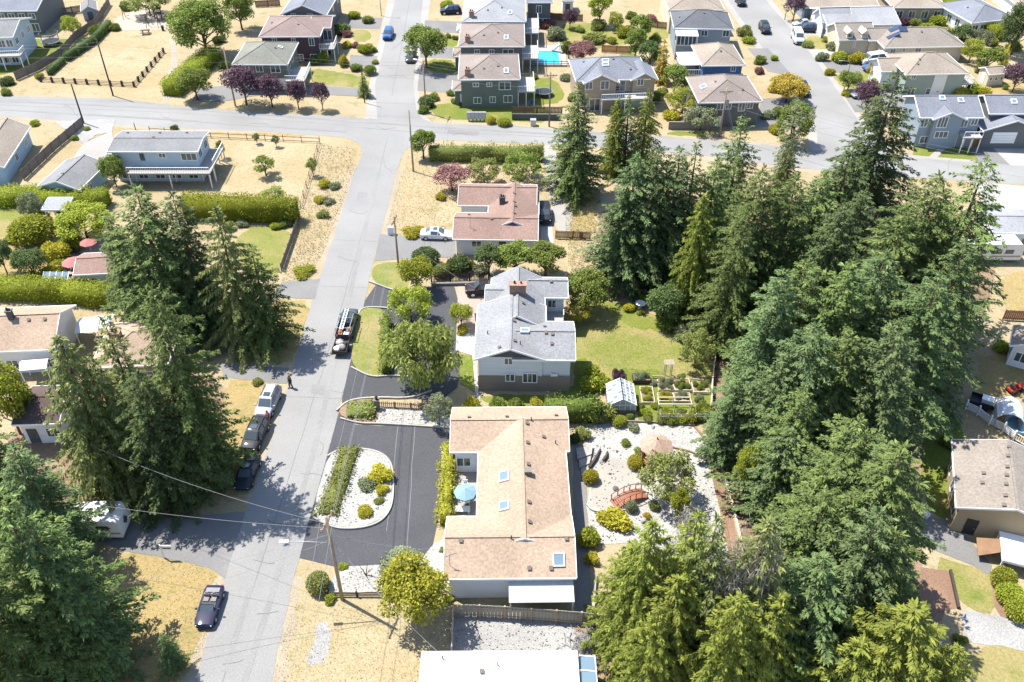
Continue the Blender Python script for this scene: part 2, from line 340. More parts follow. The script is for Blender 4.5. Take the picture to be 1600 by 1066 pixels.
def broadleaf(name, H, R, seed, nl=7000, leaf=0.30, lumps=34, low=0.28, shell=0.55, droop=0.0, trunkm=None, size=0.34, narrow=1.0):
    r = np.random.default_rng(seed); cz = H*(low+1)/2; hz = H*(1-low)/2
    C = norm(r.normal(0, 1, (lumps, 3))); rad = r.uniform(shell, 0.86, lumps)**0.8; C[:, 2] = np.where(C[:, 2] < -0.6, -C[:, 2], C[:, 2])
    cc = C*rad[:, None]*np.array([R, R, hz])+np.array([0, 0, cz]); cr = R*size*r.uniform(0.65, 1.25, lumps)
    w = cr**2; idx = r.choice(lumps, nl, p=w/w.sum()); n = norm(r.normal(0, 1, (nl, 3))+np.array([0, 0, 0.35])); q = r.uniform(0.45, 1.05, nl)**0.6
    P = cc[idx]+n*(cr[idx]*q)[:, None]*np.array([1, 1, 0.85]); P[:, 2] -= droop*r.random(nl)*R*0.5
    D = norm(n*0.5+r.normal(0, 0.7, (nl, 3))+np.array([0, 0, -0.15-droop*1.6])); U = norm(n+r.normal(0, 0.5, (nl, 3))+np.array([0, 0, 0.5]))
    L = leaf*r.uniform(0.6, 1.35, nl)*(1+droop*0.8); W = L*0.62*narrow; lt = r.random(lumps)
    V, T, tt = blades(P, D, U, L, W, r.uniform(0, 0.6, nl), np.clip(0.3*lt[idx]+0.7*r.random(nl), 0, 1)); crown = leafmesh(name+'_crown', V, T, tt, GREEN)
    tb = MB(); tb.tube([(0, 0, -0.2), (0.05, 0.02, H*0.2), (0, 0, H*0.45)], [H*0.03, H*0.022, H*0.016], 7)
    for i in range(min(lumps, 14)):
        c = cc[i]; a = np.array([0, 0, H*r.uniform(0.18, 0.45)]); m_ = (a+c)/2+np.array([0, 0, -0.1*R]); tb.tube([a, m_, c], [H*0.012, H*0.008, 0.015], 5, cap=False)
    return crown, tb.mesh(name+'_trunk', trunkm or BARK, True), H, R
def bush(name, seed, nl=2600, leaf=0.16, lumpy=0.18, k=1.0):
    """a leafy mound of radius 1, height about 1.7, on a core of the same leaves"""
    r = np.random.default_rng(seed); n = norm(r.normal(0, 1, (nl, 3))); n[:, 2] = np.where(n[:, 2] < -0.35, -n[:, 2], n[:, 2])
    ax = norm(r.normal(0, 1, (9, 3))); f = 1+lumpy*1.5*np.max(np.sin(2.2*(n @ ax.T)*2.0+r.uniform(0, 6, 9)), 1)*0.7-lumpy*0.6
    P = n*(f*r.uniform(0.80, 1.0, nl))[:, None]+np.array([0, 0, 0.8]); P[:, 2] = np.maximum(P[:, 2], 0.02)
    D = norm(n*0.7+r.normal(0, 0.6, (nl, 3))); U = norm(n+r.normal(0, 0.55, (nl, 3)))
    L = leaf*r.uniform(0.6, 1.4, nl); V, T, tt = blades(P, D, U, L, L*0.6*k, r.uniform(0, 0.4, nl), r.random(nl))
    bm = bmesh.new(); bmesh.ops.create_icosphere(bm, subdivisions=2, radius=0.74); v2 = np.array([v.co[:] for v in bm.verts])+np.array([0, 0, 0.8]); v2[:, 2] = np.maximum(v2[:, 2], 0.0)
    t2 = np.array([[v.index for v in f_.verts] for f_ in bm.faces])+len(V); bm.free()
    return leafmesh(name, np.concatenate([V, v2]), np.concatenate([T, t2]), np.concatenate([tt, r.random(len(t2))*0.5]), GREEN)
PROTO = {}
for k_, a_ in {'fir_a': (20, 5.0, 1, 'fir', 48), 'fir_b': (20, 4.6, 2, 'fir', 46), 'fir_c': (20, 5.2, 3, 'fir', 42, 0.12), 'spruce': (17, 4.2, 4, 'spruce', 50),
               'cedar_a': (18, 4.2, 5, 'cedar', 46), 'cedar_b': (18, 4.0, 6, 'cedar', 42, 0.1), 'thin_fir': (18, 3.2, 8, 'fir', 34, 0.22), 'sparse': (17, 3.6, 9, 'fir', 40, 0.30), 'young': (8, 2.0, 12, 'cedar', 26, 0.05)}.items():
    PROTO[k_] = conifer(k_, *a_)
PROTO['round'] = broadleaf('round', 6.5, 2.9, 21, 7000, 0.30, 30, 0.24)
PROTO['oval'] = broadleaf('oval', 7.5, 2.5, 22, 6000, 0.30, 30, 0.20)
PROTO['loose'] = broadleaf('loose', 6.0, 3.2, 23, 4200, 0.30, 26, 0.28, 0.7, size=0.28)
PROTO['weeping'] = broadleaf('weeping', 9.0, 4.2, 24, 7500, 0.30, 54, 0.20, 0.45, 0.8, BARKP, 0.21, 0.6)
PROTO['big'] = broadleaf('big', 10.0, 4.4, 25, 11000, 0.36, 52, 0.16, 0.5, size=0.27)
PROTO['ball_tree'] = broadleaf('ball_tree', 3.2, 1.3, 26, 3500, 0.17, 24, 0.35, 0.6, size=0.42)
PROTO['sapling'] = broadleaf('sapling', 3.5, 1.3, 27, 1500, 0.22, 16, 0.25, 0.6, size=0.32)
PROTO['twiggy'] = broadleaf('twiggy', 10.0, 2.6, 28, 3200, 0.42, 40, 0.3, 0.5, 0.3, BARKP, 0.3, 0.10)
def clump(name, seed, nl=2800, leaf=0.17, lobes=6):
    """an irregular shrub: several leafy lobes of different height grown into each other"""
    r = np.random.default_rng(seed); V = []; T = []; tt = []; o = 0
    for i in range(lobes):
        a = 2*PI*i/lobes+r.uniform(-.4, .4); d = 0.0 if i == 0 else r.uniform(.38, .66); rr = r.uniform(.34, .58); c = np.array([d*math.cos(a), d*math.sin(a), rr*r.uniform(.7, 1.0)+(0.45 if i == 0 else r.uniform(0, .4))])
        k = int(nl/lobes*(rr/.46)**2); n = norm(r.normal(0, 1, (k, 3))); P = c+n*(rr*r.uniform(.78, 1.12, k))[:, None]; P[:, 2] = np.maximum(P[:, 2], .02); D = norm(n*.7+r.normal(0, .6, (k, 3))+np.array([0, 0, .15])); L = leaf*r.uniform(.6, 1.5, k); lt = r.uniform(0, .35)
        v, t, q = blades(P, D, norm(n+r.normal(0, .55, (k, 3))), L, L*.55, r.uniform(0, .5, k), np.clip(lt+.65*r.random(k), 0, 1)); V.append(v); T.append(t+o); tt.append(q); o += len(v)
        bm = bmesh.new(); bmesh.ops.create_icosphere(bm, subdivisions=1, radius=rr*.8); v2 = np.array([w.co[:] for w in bm.verts])+c; v2[:, 2] = np.maximum(v2[:, 2], 0); t2 = np.array([[w.index for w in f_.verts] for f_ in bm.faces]); bm.free(); V.append(v2); T.append(t2+o); tt.append(r.random(len(t2))*.4); o += len(v2)
    return leafmesh(name, np.concatenate(V), np.concatenate(T), np.concatenate(tt), GREEN)
BUSH = [clump('bush_leaves', 31), clump('bush_leaves', 32, 2400, 0.20, 8), bush('bush_leaves', 33, 2600, 0.15, 0.10), bush('bush_leaves', 34, 1800, 0.24, 0.5, 0.45), clump('bush_leaves', 35, 2600, 0.18, 5), clump('bush_leaves', 36, 2200, 0.22, 7)]
def setmat(o, m):
    o.material_slots[0].link = 'OBJECT'; o.material_slots[0].material = m
def put_tree(kind, base, h, r, m, label, name='tree', cat='tree', group=None, bark=None):
    cm, tm, H0, R0 = PROTO[kind]; t = thing(name, label, cat, (base[0], base[1], 0), random.uniform(0, 6.28), group); s = (r/R0, r/R0, h/H0)
    c = link('crown', cm, t, sc=s); setmat(c, m); k = link('trunk', tm, t, sc=s)
    if bark: setmat(k, bark)
    return t
def tree_apex(kind, ax, ay, h, r, m, label, name='conifer', group=None, bark=None):
    b = G(ax, ay, h); return put_tree(kind, b, h, r, m, label, name, 'tree', group, bark)
def tree_box(kind, cx, cy, w, h, m, label, name='tree', group=None, bark=None):
    """crown centred at picture point, w picture pixels wide, h metres tall"""
    b = G(cx, cy, h*0.58); r = w/2/proj(b)[2]; return put_tree(kind, b, h, r, m, label, name, 'tree', group, bark)
def shrub(cx, cy, w, m, label, hk=0.85, v=None, name='shrub', group=None):
    r = w/2/proj(G(cx, cy, 0.6))[2]; z = 0.8*r*hk; b = G(cx, cy, z)
    ball = any(q in label for q in (' ball', 'clipped', 'dome', 'round ')); o = link(name, BUSH[2] if ball else random.choice((BUSH[0], BUSH[1], BUSH[4], BUSH[5])) if v is None else BUSH[v], None, (b.x, b.y, 0), random.uniform(0, 6.28), (r*random.uniform(.88, 1.15), r*random.uniform(.85, 1.1), r*hk*random.uniform(.9, 1.12))); setmat(o, m); return tag(o, label, 'shrub', group)
def hedge(path, wid, h, m, label, lumpy=0.13, dens=42, leaf=0.22, name='hedge', group=None, pix=True):
    """clipped hedge: leaves over a box that follows the path of its base centre line"""
    pts = [G(*p) for p in path] if pix else [Vector(p) for p in path]; r = np.random.default_rng(len(label)*7+int(path[0][0])); P = []; Nn = []; core = MB()
    for a, b in zip(pts, pts[1:]):
        d = (b-a); L = d.length; d.normalize(); n = Vector((-d.y, d.x, 0)); a0 = np.array(a); dv = np.array(d); nv = np.array(n)
        core.bar(a+Vector((0, 0, h*0.45)), b+Vector((0, 0, h*0.45)), wid*0.82, h*0.88)
        for (cnt, off, nrm, top) in ((int(L*wid*dens*1.2), 0, (0, 0, 1), 1), (int(L*h*dens), wid/2, nv, 0), (int(L*h*dens), -wid/2, -nv, 0)):
            s = r.uniform(-0.02, 1.02, cnt)*L; q = r.random(cnt)
            if top: p = a0+s[:, None]*dv+((q-0.5)*wid)[:, None]*nv+np.array([0, 0, h])
            else: p = a0+s[:, None]*dv+off*nv; p[:, 2] = q*h
            jit = lumpy*np.sin(s*1.9+r.uniform(0, 6))+r.normal(0, lumpy*0.8, cnt); P.append(p+jit[:, None]*np.array(nrm)); Nn.append(np.repeat(np.array([nrm], dtype=float), cnt, 0))
    for e, sg in ((0, -1), (-1, 1)):
        d = (pts[1]-pts[0]).normalized() if e == 0 else (pts[-1]-pts[-2]).normalized(); cnt = int(wid*h*dens); n = Vector((-d.y, d.x, 0))
        p = np.array(pts[e])+((r.random(cnt)-0.5)*wid)[:, None]*np.array(n); p[:, 2] = r.random(cnt)*h; P.append(p); Nn.append(np.repeat(np.array([sg*d]), cnt, 0))
    P = np.concatenate(P); Nn = np.concatenate(Nn); k = len(P); P[:, 2] = np.maximum(P[:, 2], 0.02)
    L = leaf*r.uniform(0.6, 1.4, k); V, T, tt = blades(P, norm(Nn*0.5+r.normal(0, 0.6, (k, 3))), norm(Nn+r.normal(0, 0.5, (k, 3))), L, L*0.6, r.uniform(0, 0.4, k), r.random(k))
    cv = np.array(core.v); ct = np.array([[f[0], f[1], f[2]] for f in core.f]+[[f[0], f[2], f[3]] for f in core.f])+len(V)
    me = leafmesh(name, np.concatenate([V, cv]), np.concatenate([T, ct]), np.concatenate([tt, np.full(len(ct), 0.2)]), m)
    return tag(link(name, me), label, 'hedge', group)
# ---------------------------------------------------------------- houses
def slab(mb, top, t, mt=0, ms=1):
    n = len(top); o = [Vector(p) for p in top]; lo = [p-Vector((0, 0, t)) for p in o]
    mb.add(o, [list(range(n))], mt); mb.add(lo, [list(range(n))[::-1]], ms)
    for i in range(n): mb.add([o[i], o[(i+1) % n], lo[(i+1) % n], lo[i]], [[0, 3, 2, 1]], ms)
VENT = mat('vent_metal', (.13, .105, .09), .7, .1)
class House:
    def __init__(s, label, A, B, C, eave, roof, wall, name='house', cat='house', trim=None, oh=0.45, group=None):
        a, b, c = G(*A, eave), G(*B, eave), G(*C, eave); s.a = Vector((a.x, a.y, 0)); u = (b-a); u.z = 0; s.W = u.length; s.u = u.normalized()
        s.v = Vector((-s.u.y, s.u.x, 0)); s.D = (c-a).dot(s.v); s.e = eave; s.roof = roof; s.wall = wall; s.trim = trim or WHITE; s.oh = oh; s.blocks = []
        s.rz = math.atan2(s.u.y, s.u.x); s.root = thing(name, label, cat, s.a, s.rz, group)
    def loc(s, px, py, z): p = G(px, py, z)-s.a; return p.dot(s.u), p.dot(s.v)
    def wpt(s, u, v, z=0): return s.a+s.u*u+s.v*v+Vector((0, 0, z))
    def blk(s, u0=0, v0=0, u1=None, v1=None, kind='gable', axis='u', rise=1.8, eave=None, oh=None, wall=None, roof=None, floor=0.0, px=None, gable_m=None, hipf=1.0, open_=False):
        e = eave or s.e; u1 = s.W if u1 is None else u1; v1 = s.D if v1 is None else v1
        if px: (u0, v0), (u1, v1) = s.loc(*px[0], e), s.loc(*px[1], e)
        i = len(s.blocks); oh = (s.oh if oh is None else oh)+0.011*i; t = 0.16; um, vm = (u0+u1)/2, (v0+v1)/2; mb = MB(); fb = MB(); wb = MB()
        if kind == 'gable' and axis == 'u':
            slab(mb, [(u0, v0, e), (u1, v0, e), (u1, vm, e+rise), (u0, vm, e+rise)], t); slab(mb, [(u1, v1, e), (u0, v1, e), (u0, vm, e+rise), (u1, vm, e+rise)], t)
            for v in (v0-0.03, v1+0.03): fb.bar((u0, v, e-0.08), (u1, v, e-0.08), 0.07, 0.22)
            for uu in (u0-0.025, u1+0.025):
                for v in (v0, v1): fb.bar((uu, v, e-0.07), (uu, vm, e+rise-0.07), 0.05, 0.22)
            hw = e+rise*oh/(vm-v0)-0.1; prof = [(v0+oh, floor), (v1-oh, floor), (v1-oh, hw), (vm, e+rise-0.12), (v0+oh, hw)]
            wb.add([(uu, p, z) for uu in (u0+oh, u1-oh) for p, z in prof], [[0, 1, 2, 3, 4], [9, 8, 7, 6, 5], [0, 5, 6, 1], [1, 6, 7, 2], [4, 9, 5, 0]])
            rf = lambda u, v: e+rise*(1-abs(v-vm)/(vm-v0))
        elif kind == 'gable':
            slab(mb, [(u0, v1, e), (u0, v0, e), (um, v0, e+rise), (um, v1, e+rise)], t); slab(mb, [(u1, v0, e), (u1, v1, e), (um, v1, e+rise), (um, v0, e+rise)], t)
            for u in (u0-0.03, u1+0.03): fb.bar((u, v0, e-0.08), (u, v1, e-0.08), 0.07, 0.22)
            for v in (v0-0.025, v1+0.025):
                for u in (u0, u1): fb.bar((u, v, e-0.07), (um, v, e+rise-0.07), 0.05, 0.22)
            hw = e+rise*oh/(um-u0)-0.1; prof = [(u0+oh, floor), (u1-oh, floor), (u1-oh, hw), (um, e+rise-0.12), (u0+oh, hw)]
            wb.add([(p, v, z) for v in (v0+oh, v1-oh) for p, z in prof], [[4, 3, 2, 1, 0], [5, 6, 7, 8, 9], [1, 6, 5, 0], [2, 7, 6, 1], [0, 5, 9, 4]])
            rf = lambda u, v: e+rise*(1-abs(u-um)/(um-u0))
        elif kind == 'hip':
            W, D = u1-u0, v1-v0; k = min(W, D)/2*hipf
            if W >= D: r0, r1 = (u0+k, vm, e+rise), (u1-k, vm, e+rise)
            else: r0, r1 = (um, v0+k, e+rise), (um, v1-k, e+rise)
            c = [(u0, v0, e), (u1, v0, e), (u1, v1, e), (u0, v1, e)]
            if W >= D: fs = [[c[0], c[1], r1, r0], [c[1], c[2], r1], [c[2], c[3], r0, r1], [c[3], c[0], r0]]
            else: fs = [[c[0], c[1], r0], [c[1], c[2], r1, r0], [c[2], c[3], r1], [c[3], c[0], r0, r1]]
            for f in fs: slab(mb, f, t)
            for p, q in ((0, 1), (1, 2), (2, 3), (3, 0)):
                P, Q = Vector(c[p]), Vector(c[q]); d = (Q-P).normalized(); o = Vector((d.y, -d.x, 0))*0.03; fb.bar(P+o-Vector((0, 0, 0.08)), Q+o-Vector((0, 0, 0.08)), 0.07, 0.22)
            hw = e-0.02; wb.prism([(u0+oh, v0+oh), (u1-oh, v0+oh), (u1-oh, v1-oh), (u0+oh, v1-oh)], floor, hw)
            def rf(u, v):
                a = min(u-u0, u1-u)/(k if W >= D else W/2); b = min(v-v0, v1-v)/(D/2 if W >= D else k); return e+rise*max(0, min(1, a, b))
        else:
            slab(mb, [(u0, v0, e), (u1, v0, e), (u1, v1, e+rise), (u0, v1, e+rise)], t)
            for v, zz in ((v0-0.03, e), (v1+0.03, e+rise)): fb.bar((u0, v, zz-0.08), (u1, v, zz-0.08), 0.07, 0.24)
            for uu in (u0-0.025, u1+0.025): fb.bar((uu, v0, e-0.08), (uu, v1, e+rise-0.08), 0.05, 0.24)
            wb.add([(uu, p, z) for uu in (u0+oh, u1-oh) for p, z in ((v0+oh, floor), (v1-oh, floor), (v1-oh, e+rise-0.15), (v0+oh, e-0.12))], [[0, 1, 2, 3], [7, 6, 5, 4], [0, 4, 5, 1], [1, 5, 6, 2], [3, 7, 4, 0]])
            rf = lambda u, v: e+rise*(v-v0)/(v1-v0)
        rm = roof or s.roof; r = mb.build('roof', [rm, s.trim], s.root); fb.build('fascia', s.trim, s.root)
        if not open_: wb.build('wall', wall or s.wall, s.root)
        cap = MB()
        if kind == 'gable':
            if axis == 'u': cap.bar((u0, vm, e+rise+0.02), (u1, vm, e+rise+0.02), 0.26, 0.07)
            else: cap.bar((um, v0, e+rise+0.02), (um, v1, e+rise+0.02), 0.26, 0.07)
        elif kind == 'hip':
            cap.bar(Vector(r0)+Vector((0, 0, .02)), Vector(r1)+Vector((0, 0, .02)), 0.26, 0.07)
            for P, Q in zip(c, (r0, r1, r1, r0) if W >= D else (r0, r0, r1, r1)): cap.bar(Vector(P)+Vector((0, 0, .02)), Vector(Q)+Vector((0, 0, .02)), 0.22, 0.06)
        if cap.v: cap.build('ridge_cap', rm, s.root)
        b = dict(u0=u0, v0=v0, u1=u1, v1=v1, e=e, oh=oh, rf=rf, roof=r); s.blocks.append(b); return s
    def zr(s, u, v): return max([b['rf'](u, v) for b in s.blocks if b['u0'] <= u <= b['u1'] and b['v0'] <= v <= b['v1']] or [s.e])
    def rpx(s, px, py):
        z = s.e+1
        for _ in range(12): u, v = s.loc(px, py, z); z = 0.5*z+0.5*s.zr(u, v)
        return u, v, s.zr(u, v)
    def wallpx(s, side, b, x, y):
        B = s.blocks[b]; oh = B['oh']
        if side in 'SN': v = B['v0']+oh if side == 'S' else B['v1']-oh; p = hit_plane(x, y, s.wpt(0, v), s.v)
        else: u = B['u0']+oh if side == 'W' else B['u1']-oh; p = hit_plane(x, y, s.wpt(u, 0), s.u)
        q = p-s.a; return (q.dot(s.u), q.dot(s.v), p.z)
    def opening(s, side, b, c, w, h, kind='window', m=None, mull=1):
        """c = (along, z of the sill): local point on the wall; opening facing out of that side"""
        B = s.blocks[b]; oh = B['oh']; a, z = c
        if side == 'S': M = Matrix.Translation((a, B['v0']+oh, z))
        elif side == 'N': M = Matrix.Translation((a, B['v1']-oh, z)) @ Matrix.Rotation(PI, 4, 'Z')
        elif side == 'W': M = Matrix.Translation((B['u0']+oh, a, z)) @ Matrix.Rotation(-PI/2, 4, 'Z')
        else: M = Matrix.Translation((B['u1']-oh, a, z)) @ Matrix.Rotation(PI/2, 4, 'Z')
        fr = MB(); x = w/2
        if kind in ('window', 'slider', 'patio_door'):
            t = 0.10
            fr.bb(-x-t, -0.06, -t, x+t, 0.01, 0); fr.bb(-x-t, -0.06, h, x+t, 0.01, h+t); fr.bb(-x-t, -0.055, 0, -x, 0.01, h); fr.bb(x, -0.055, 0, x+t, 0.01, h)
            for i in range(1, mull+1): mx = -x+w*i/(mull+1); fr.bb(mx-0.04, -0.05, 0, mx+0.04, 0.01, h)
            o = fr.build(kind if kind != 'slider' else 'window', m or s.trim, s.root); MB().bb(-x, -0.03, 0, x, 0.0, h).build('pane', PANE, o)
        elif kind == 'garage_door':
            t = 0.12; fr.bb(-x-t, -0.06, 0, -x, 0.01, h+t); fr.bb(x, -0.06, 0, x+t, 0.01, h+t); fr.bb(-x, -0.06, h, x, 0.01, h+t)
            o = fr.build('garage_door', s.trim, s.root); n = 4
            pm = MB()
            for i in range(n): pm.bb(-x, -0.035, h*i/n+0.02, x, 0.0, h*(i+1)/n-0.02)
            pm.build('door_panel', m or WHITE, o)
        else:
            fr.bb(-x-.08, -0.05, 0, -x, 0.01, h+.08); fr.bb(x, -0.05, 0, x+.08, 0.01, h+.08); fr.bb(-x, -0.05, h, x, 0.01, h+.08); fr.bb(-x, -0.04, 0.02, x, 0.0, h)
            o = fr.build('door', m or WHITE, s.root); MB().bb(x-0.16, -0.10, h*0.46, x-0.06, -0.045, h*0.46+0.06).build('handle', MGREY, o)
        o.matrix_local = M; return s
    def win(s, side, b, x0, y0, x1, y1, kind='window', m=None, mull=1):
        """opening spanning the picture rectangle (x0,y0)-(x1,y1)"""
        p = s.wallpx(side, b, (x0+x1)/2, y0); q = s.wallpx(side, b, (x0+x1)/2, y1); l = s.wallpx(side, b, x0, (y0+y1)/2); r = s.wallpx(side, b, x1, (y0+y1)/2)
        i = 0 if side in 'SN' else 1; w = abs(r[i]-l[i]); h = max(0.4, min(2.6, p[2]-q[2])); z = max(0.03, q[2]); return s.opening(side, b, (p[i], z), max(0.4, w-0.1), h, kind, m, mull)
    def row(s, side, b, z, n, w=1.2, h=1.1, skip=(), kind='window', mull=1):
        B = s.blocks[b]; lo, hi = (B['u0'], B['u1']) if side in 'SN' else (B['v0'], B['v1']); lo += B['oh']; hi -= B['oh']
        for i in range(n):
            if i not in skip: s.opening(side, b, (lo+(hi-lo)*(i+0.5)/n, z), w, h, kind, None, mull)
        return s
    def tilt(s, u, v):
        d = 0.3; return math.atan((s.zr(u+d, v)-s.zr(u-d, v))/(2*d)), math.atan((s.zr(u, v+d)-s.zr(u, v-d))/(2*d))
    def roofbit(s, px, py, kind='vent', w=None, d=None):
        u, v, z = s.rpx(px, py); ax, ay = s.tilt(u, v); R = Matrix.Translation((u, v, z)) @ Matrix.Rotation(-ax, 4, 'Y') @ Matrix.Rotation(ay, 4, 'X')
        if kind == 'vent': o = MB().bb(-.13, -.13, -.05, .13, .13, .13).bb(-.18, -.18, .13, .18, .18, .16).build('roof_vent', VENT, s.root)
        elif kind == 'pipe': o = MB().tube([(0, 0, -.1), (0, 0, .45)], 0.06, 8).build('vent_pipe', DGREY, s.root); R = Matrix.Translation((u, v, z))
        elif kind == 'skylight':
            w = w or 1.0; d = d or 1.1; mb = MB(); t = .1
            mb.bb(-w/2-t, -d/2-t, -.05, w/2+t, -d/2, .17).bb(-w/2-t, d/2, -.05, w/2+t, d/2+t, .17).bb(-w/2-t, -d/2, -.05, -w/2, d/2, .17).bb(w/2, -d/2, -.05, w/2+t, d/2, .17)
            o = mb.build('skylight', WHITE, s.root); MB().bb(-w/2, -d/2, -.02, w/2, d/2, .12).build('pane', SKYPANE, o)
        elif kind == 'solar':
            o = MB().bb(-w/2, -d/2, .06, w/2, d/2, .12).build('solar_panel', mat('solar_cells', (0.03, 0.045, 0.09), 0.2, 0.05, 3, 0.15, 5, spec=0.7), s.root)
        elif kind == 'chimney':
            w = w or 0.9; d = d or 0.7; R = Matrix.Translation((u, v, z)); o = MB().bb(-w/2, -d/2, -1.2, w/2, d/2, 1.0).bb(-w/2-.08, -d/2-.08, 1.0, w/2+.08, d/2+.08, 1.12).build('chimney', BRICK if w > .95 else DGREY, s.root)
            MB().lathe([(.13, 1.12), (.13, 1.42), (.1, 1.42), (.1, 1.2)], (-w/5, 0, 0), 8).lathe([(.11, 1.12), (.11, 1.36), (.08, 1.36), (.08, 1.2)], (w/5, 0, 0), 8).build('flue', WOODD, o)
        elif kind == 'flue_box': R = Matrix.Translation((u, v, z)); o = MB().bb(-.3, -.25, -.4, .3, .25, .45).bb(-.36, -.31, .45, .36, .31, .53).build('chimney', WOODG, s.root)
        elif kind == 'antenna':
            R = Matrix.Translation((u, v, z)); o = MB().tube([(0, 0, -.1), (0, 0, 1.5)], .025, 6).bar((-.35, 0, 1.35), (.35, 0, 1.35), .03).bar((-.2, 0, 1.15), (.2, 0, 1.15), .03).build('mast', MGREY, s.root)
        o.matrix_local = R; return s
    def deck(s, u0, v0, u1, v1, z, rail='SEW', post=WHITE, floor=None, h=1.0, glass=False):
        d = MB().bb(u0, v0, z-.22, u1, v1, z).build('deck', floor or CONC, s.root)
        if z > .6:
            pm = MB().bb(-.07, -.07, 0, .07, .07, z-.22).mesh('deck_post', post)
            for u in (u0+.1, (u0+u1)/2, u1-.1):
                for v in (v0+.1, v1-.1): link('deck_post', pm, d, (u, v, 0))
        r = MB()
        def run(a, b):
            a = Vector(a); b = Vector(b); r.bar(a+Vector((0, 0, h)), b+Vector((0, 0, h)), .08, .06); r.bar(a+Vector((0, 0, .1)), b+Vector((0, 0, .1)), .05, .05); n = max(2, int((b-a).length/(0.35 if not glass else 1.3)))
            for i in range(n+1): q = a.lerp(b, i/n); r.bar(q, q+Vector((0, 0, h)), .045)
        if 'S' in rail: run((u0, v0+.05, z), (u1, v0+.05, z))
        if 'N' in rail: run((u0, v1-.05, z), (u1, v1-.05, z))
        if 'W' in rail: run((u0+.05, v0, z), (u0+.05, v1, z))
        if 'E' in rail: run((u1-.05, v0, z), (u1-.05, v1, z))
        if r.v: r.build('railing', post, d)
        return s
    def awning(s, u0, v0, u1, v1, z, m=None, name='patio_cover', drop=0.25):
        mb = MB(); slab(mb, [(u0, v0, z-drop), (u1, v0, z-drop), (u1, v1, z), (u0, v1, z)], .08, 0, 0); o = mb.build(name, m or WHITE, s.root)
        for u in (u0+.12, u1-.12): MB().bb(u-.06, v0+.08, 0, u+.06, v0+.2, z-drop-.07).build('post', m or WHITE, o)
        return s
# ---------------------------------------------------------------- vehicles
CARS = {
 'sedan': dict(L=4.6, st=[(2.28,.60,.36,.52,.54,.45),(2.12,.80,.24,.66,.70,.6),(1.15,.89,.2,.84,.92,.68),(.35,.9,.2,.9,1.40,.58),(-.75,.9,.2,.92,1.42,.57),(-1.5,.88,.2,.95,1.04,.64),(-2.12,.82,.26,.9,.94,.62),(-2.28,.68,.4,.66,.68,.5)], ws=2, rs=4, side=(3,)),
 'suv': dict(L=4.8, st=[(2.38,.66,.42,.66,.68,.5),(2.22,.84,.3,.92,.96,.66),(1.25,.93,.28,1.02,1.1,.74),(.5,.94,.28,1.06,1.70,.68),(-.6,.94,.28,1.08,1.76,.68),(-1.75,.93,.28,1.1,1.74,.66),(-2.2,.9,.3,1.1,1.2,.74),(-2.38,.78,.42,.8,.82,.6)], ws=2, rs=5, side=(3, 4)),
 'van': dict(L=5.3, st=[(2.62,.7,.4,.8,.82,.6),(2.45,.92,.3,1.05,1.1,.75),(1.75,.98,.28,1.15,1.28,.8),(1.1,.99,.28,1.2,2.05,.78),(-.5,.99,.28,1.2,2.12,.8),(-2.4,.98,.28,1.2,2.1,.79),(-2.6,.95,.32,1.1,1.3,.8),(-2.65,.9,.4,.9,.95,.8)], ws=2, rs=5, side=(3, 4)),
 'pickup': dict(L=5.5, st=[(2.72,.7,.5,.78,.8,.55),(2.55,.92,.38,1.02,1.06,.7),(1.5,.97,.36,1.1,1.18,.78),(.85,.98,.36,1.14,1.82,.7),(-.1,.98,.36,1.14,1.84,.7),(-.55,.97,.36,1.14,1.22,.78)], ws=2, rs=4, side=(3,), bed=(-.55,-2.72)),
 'roadster': dict(L=4.2, st=[(2.08,.6,.32,.46,.48,.45),(1.92,.8,.2,.62,.66,.6),(.75,.88,.18,.80,.86,.66),(.2,.88,.18,.8,.82,.66),(-1.0,.88,.18,.82,.84,.66),(-1.35,.87,.18,.84,.92,.66),(-1.95,.78,.24,.8,.84,.6),(-2.1,.6,.36,.6,.62,.45)], ws=None, rs=None, side=()),
}
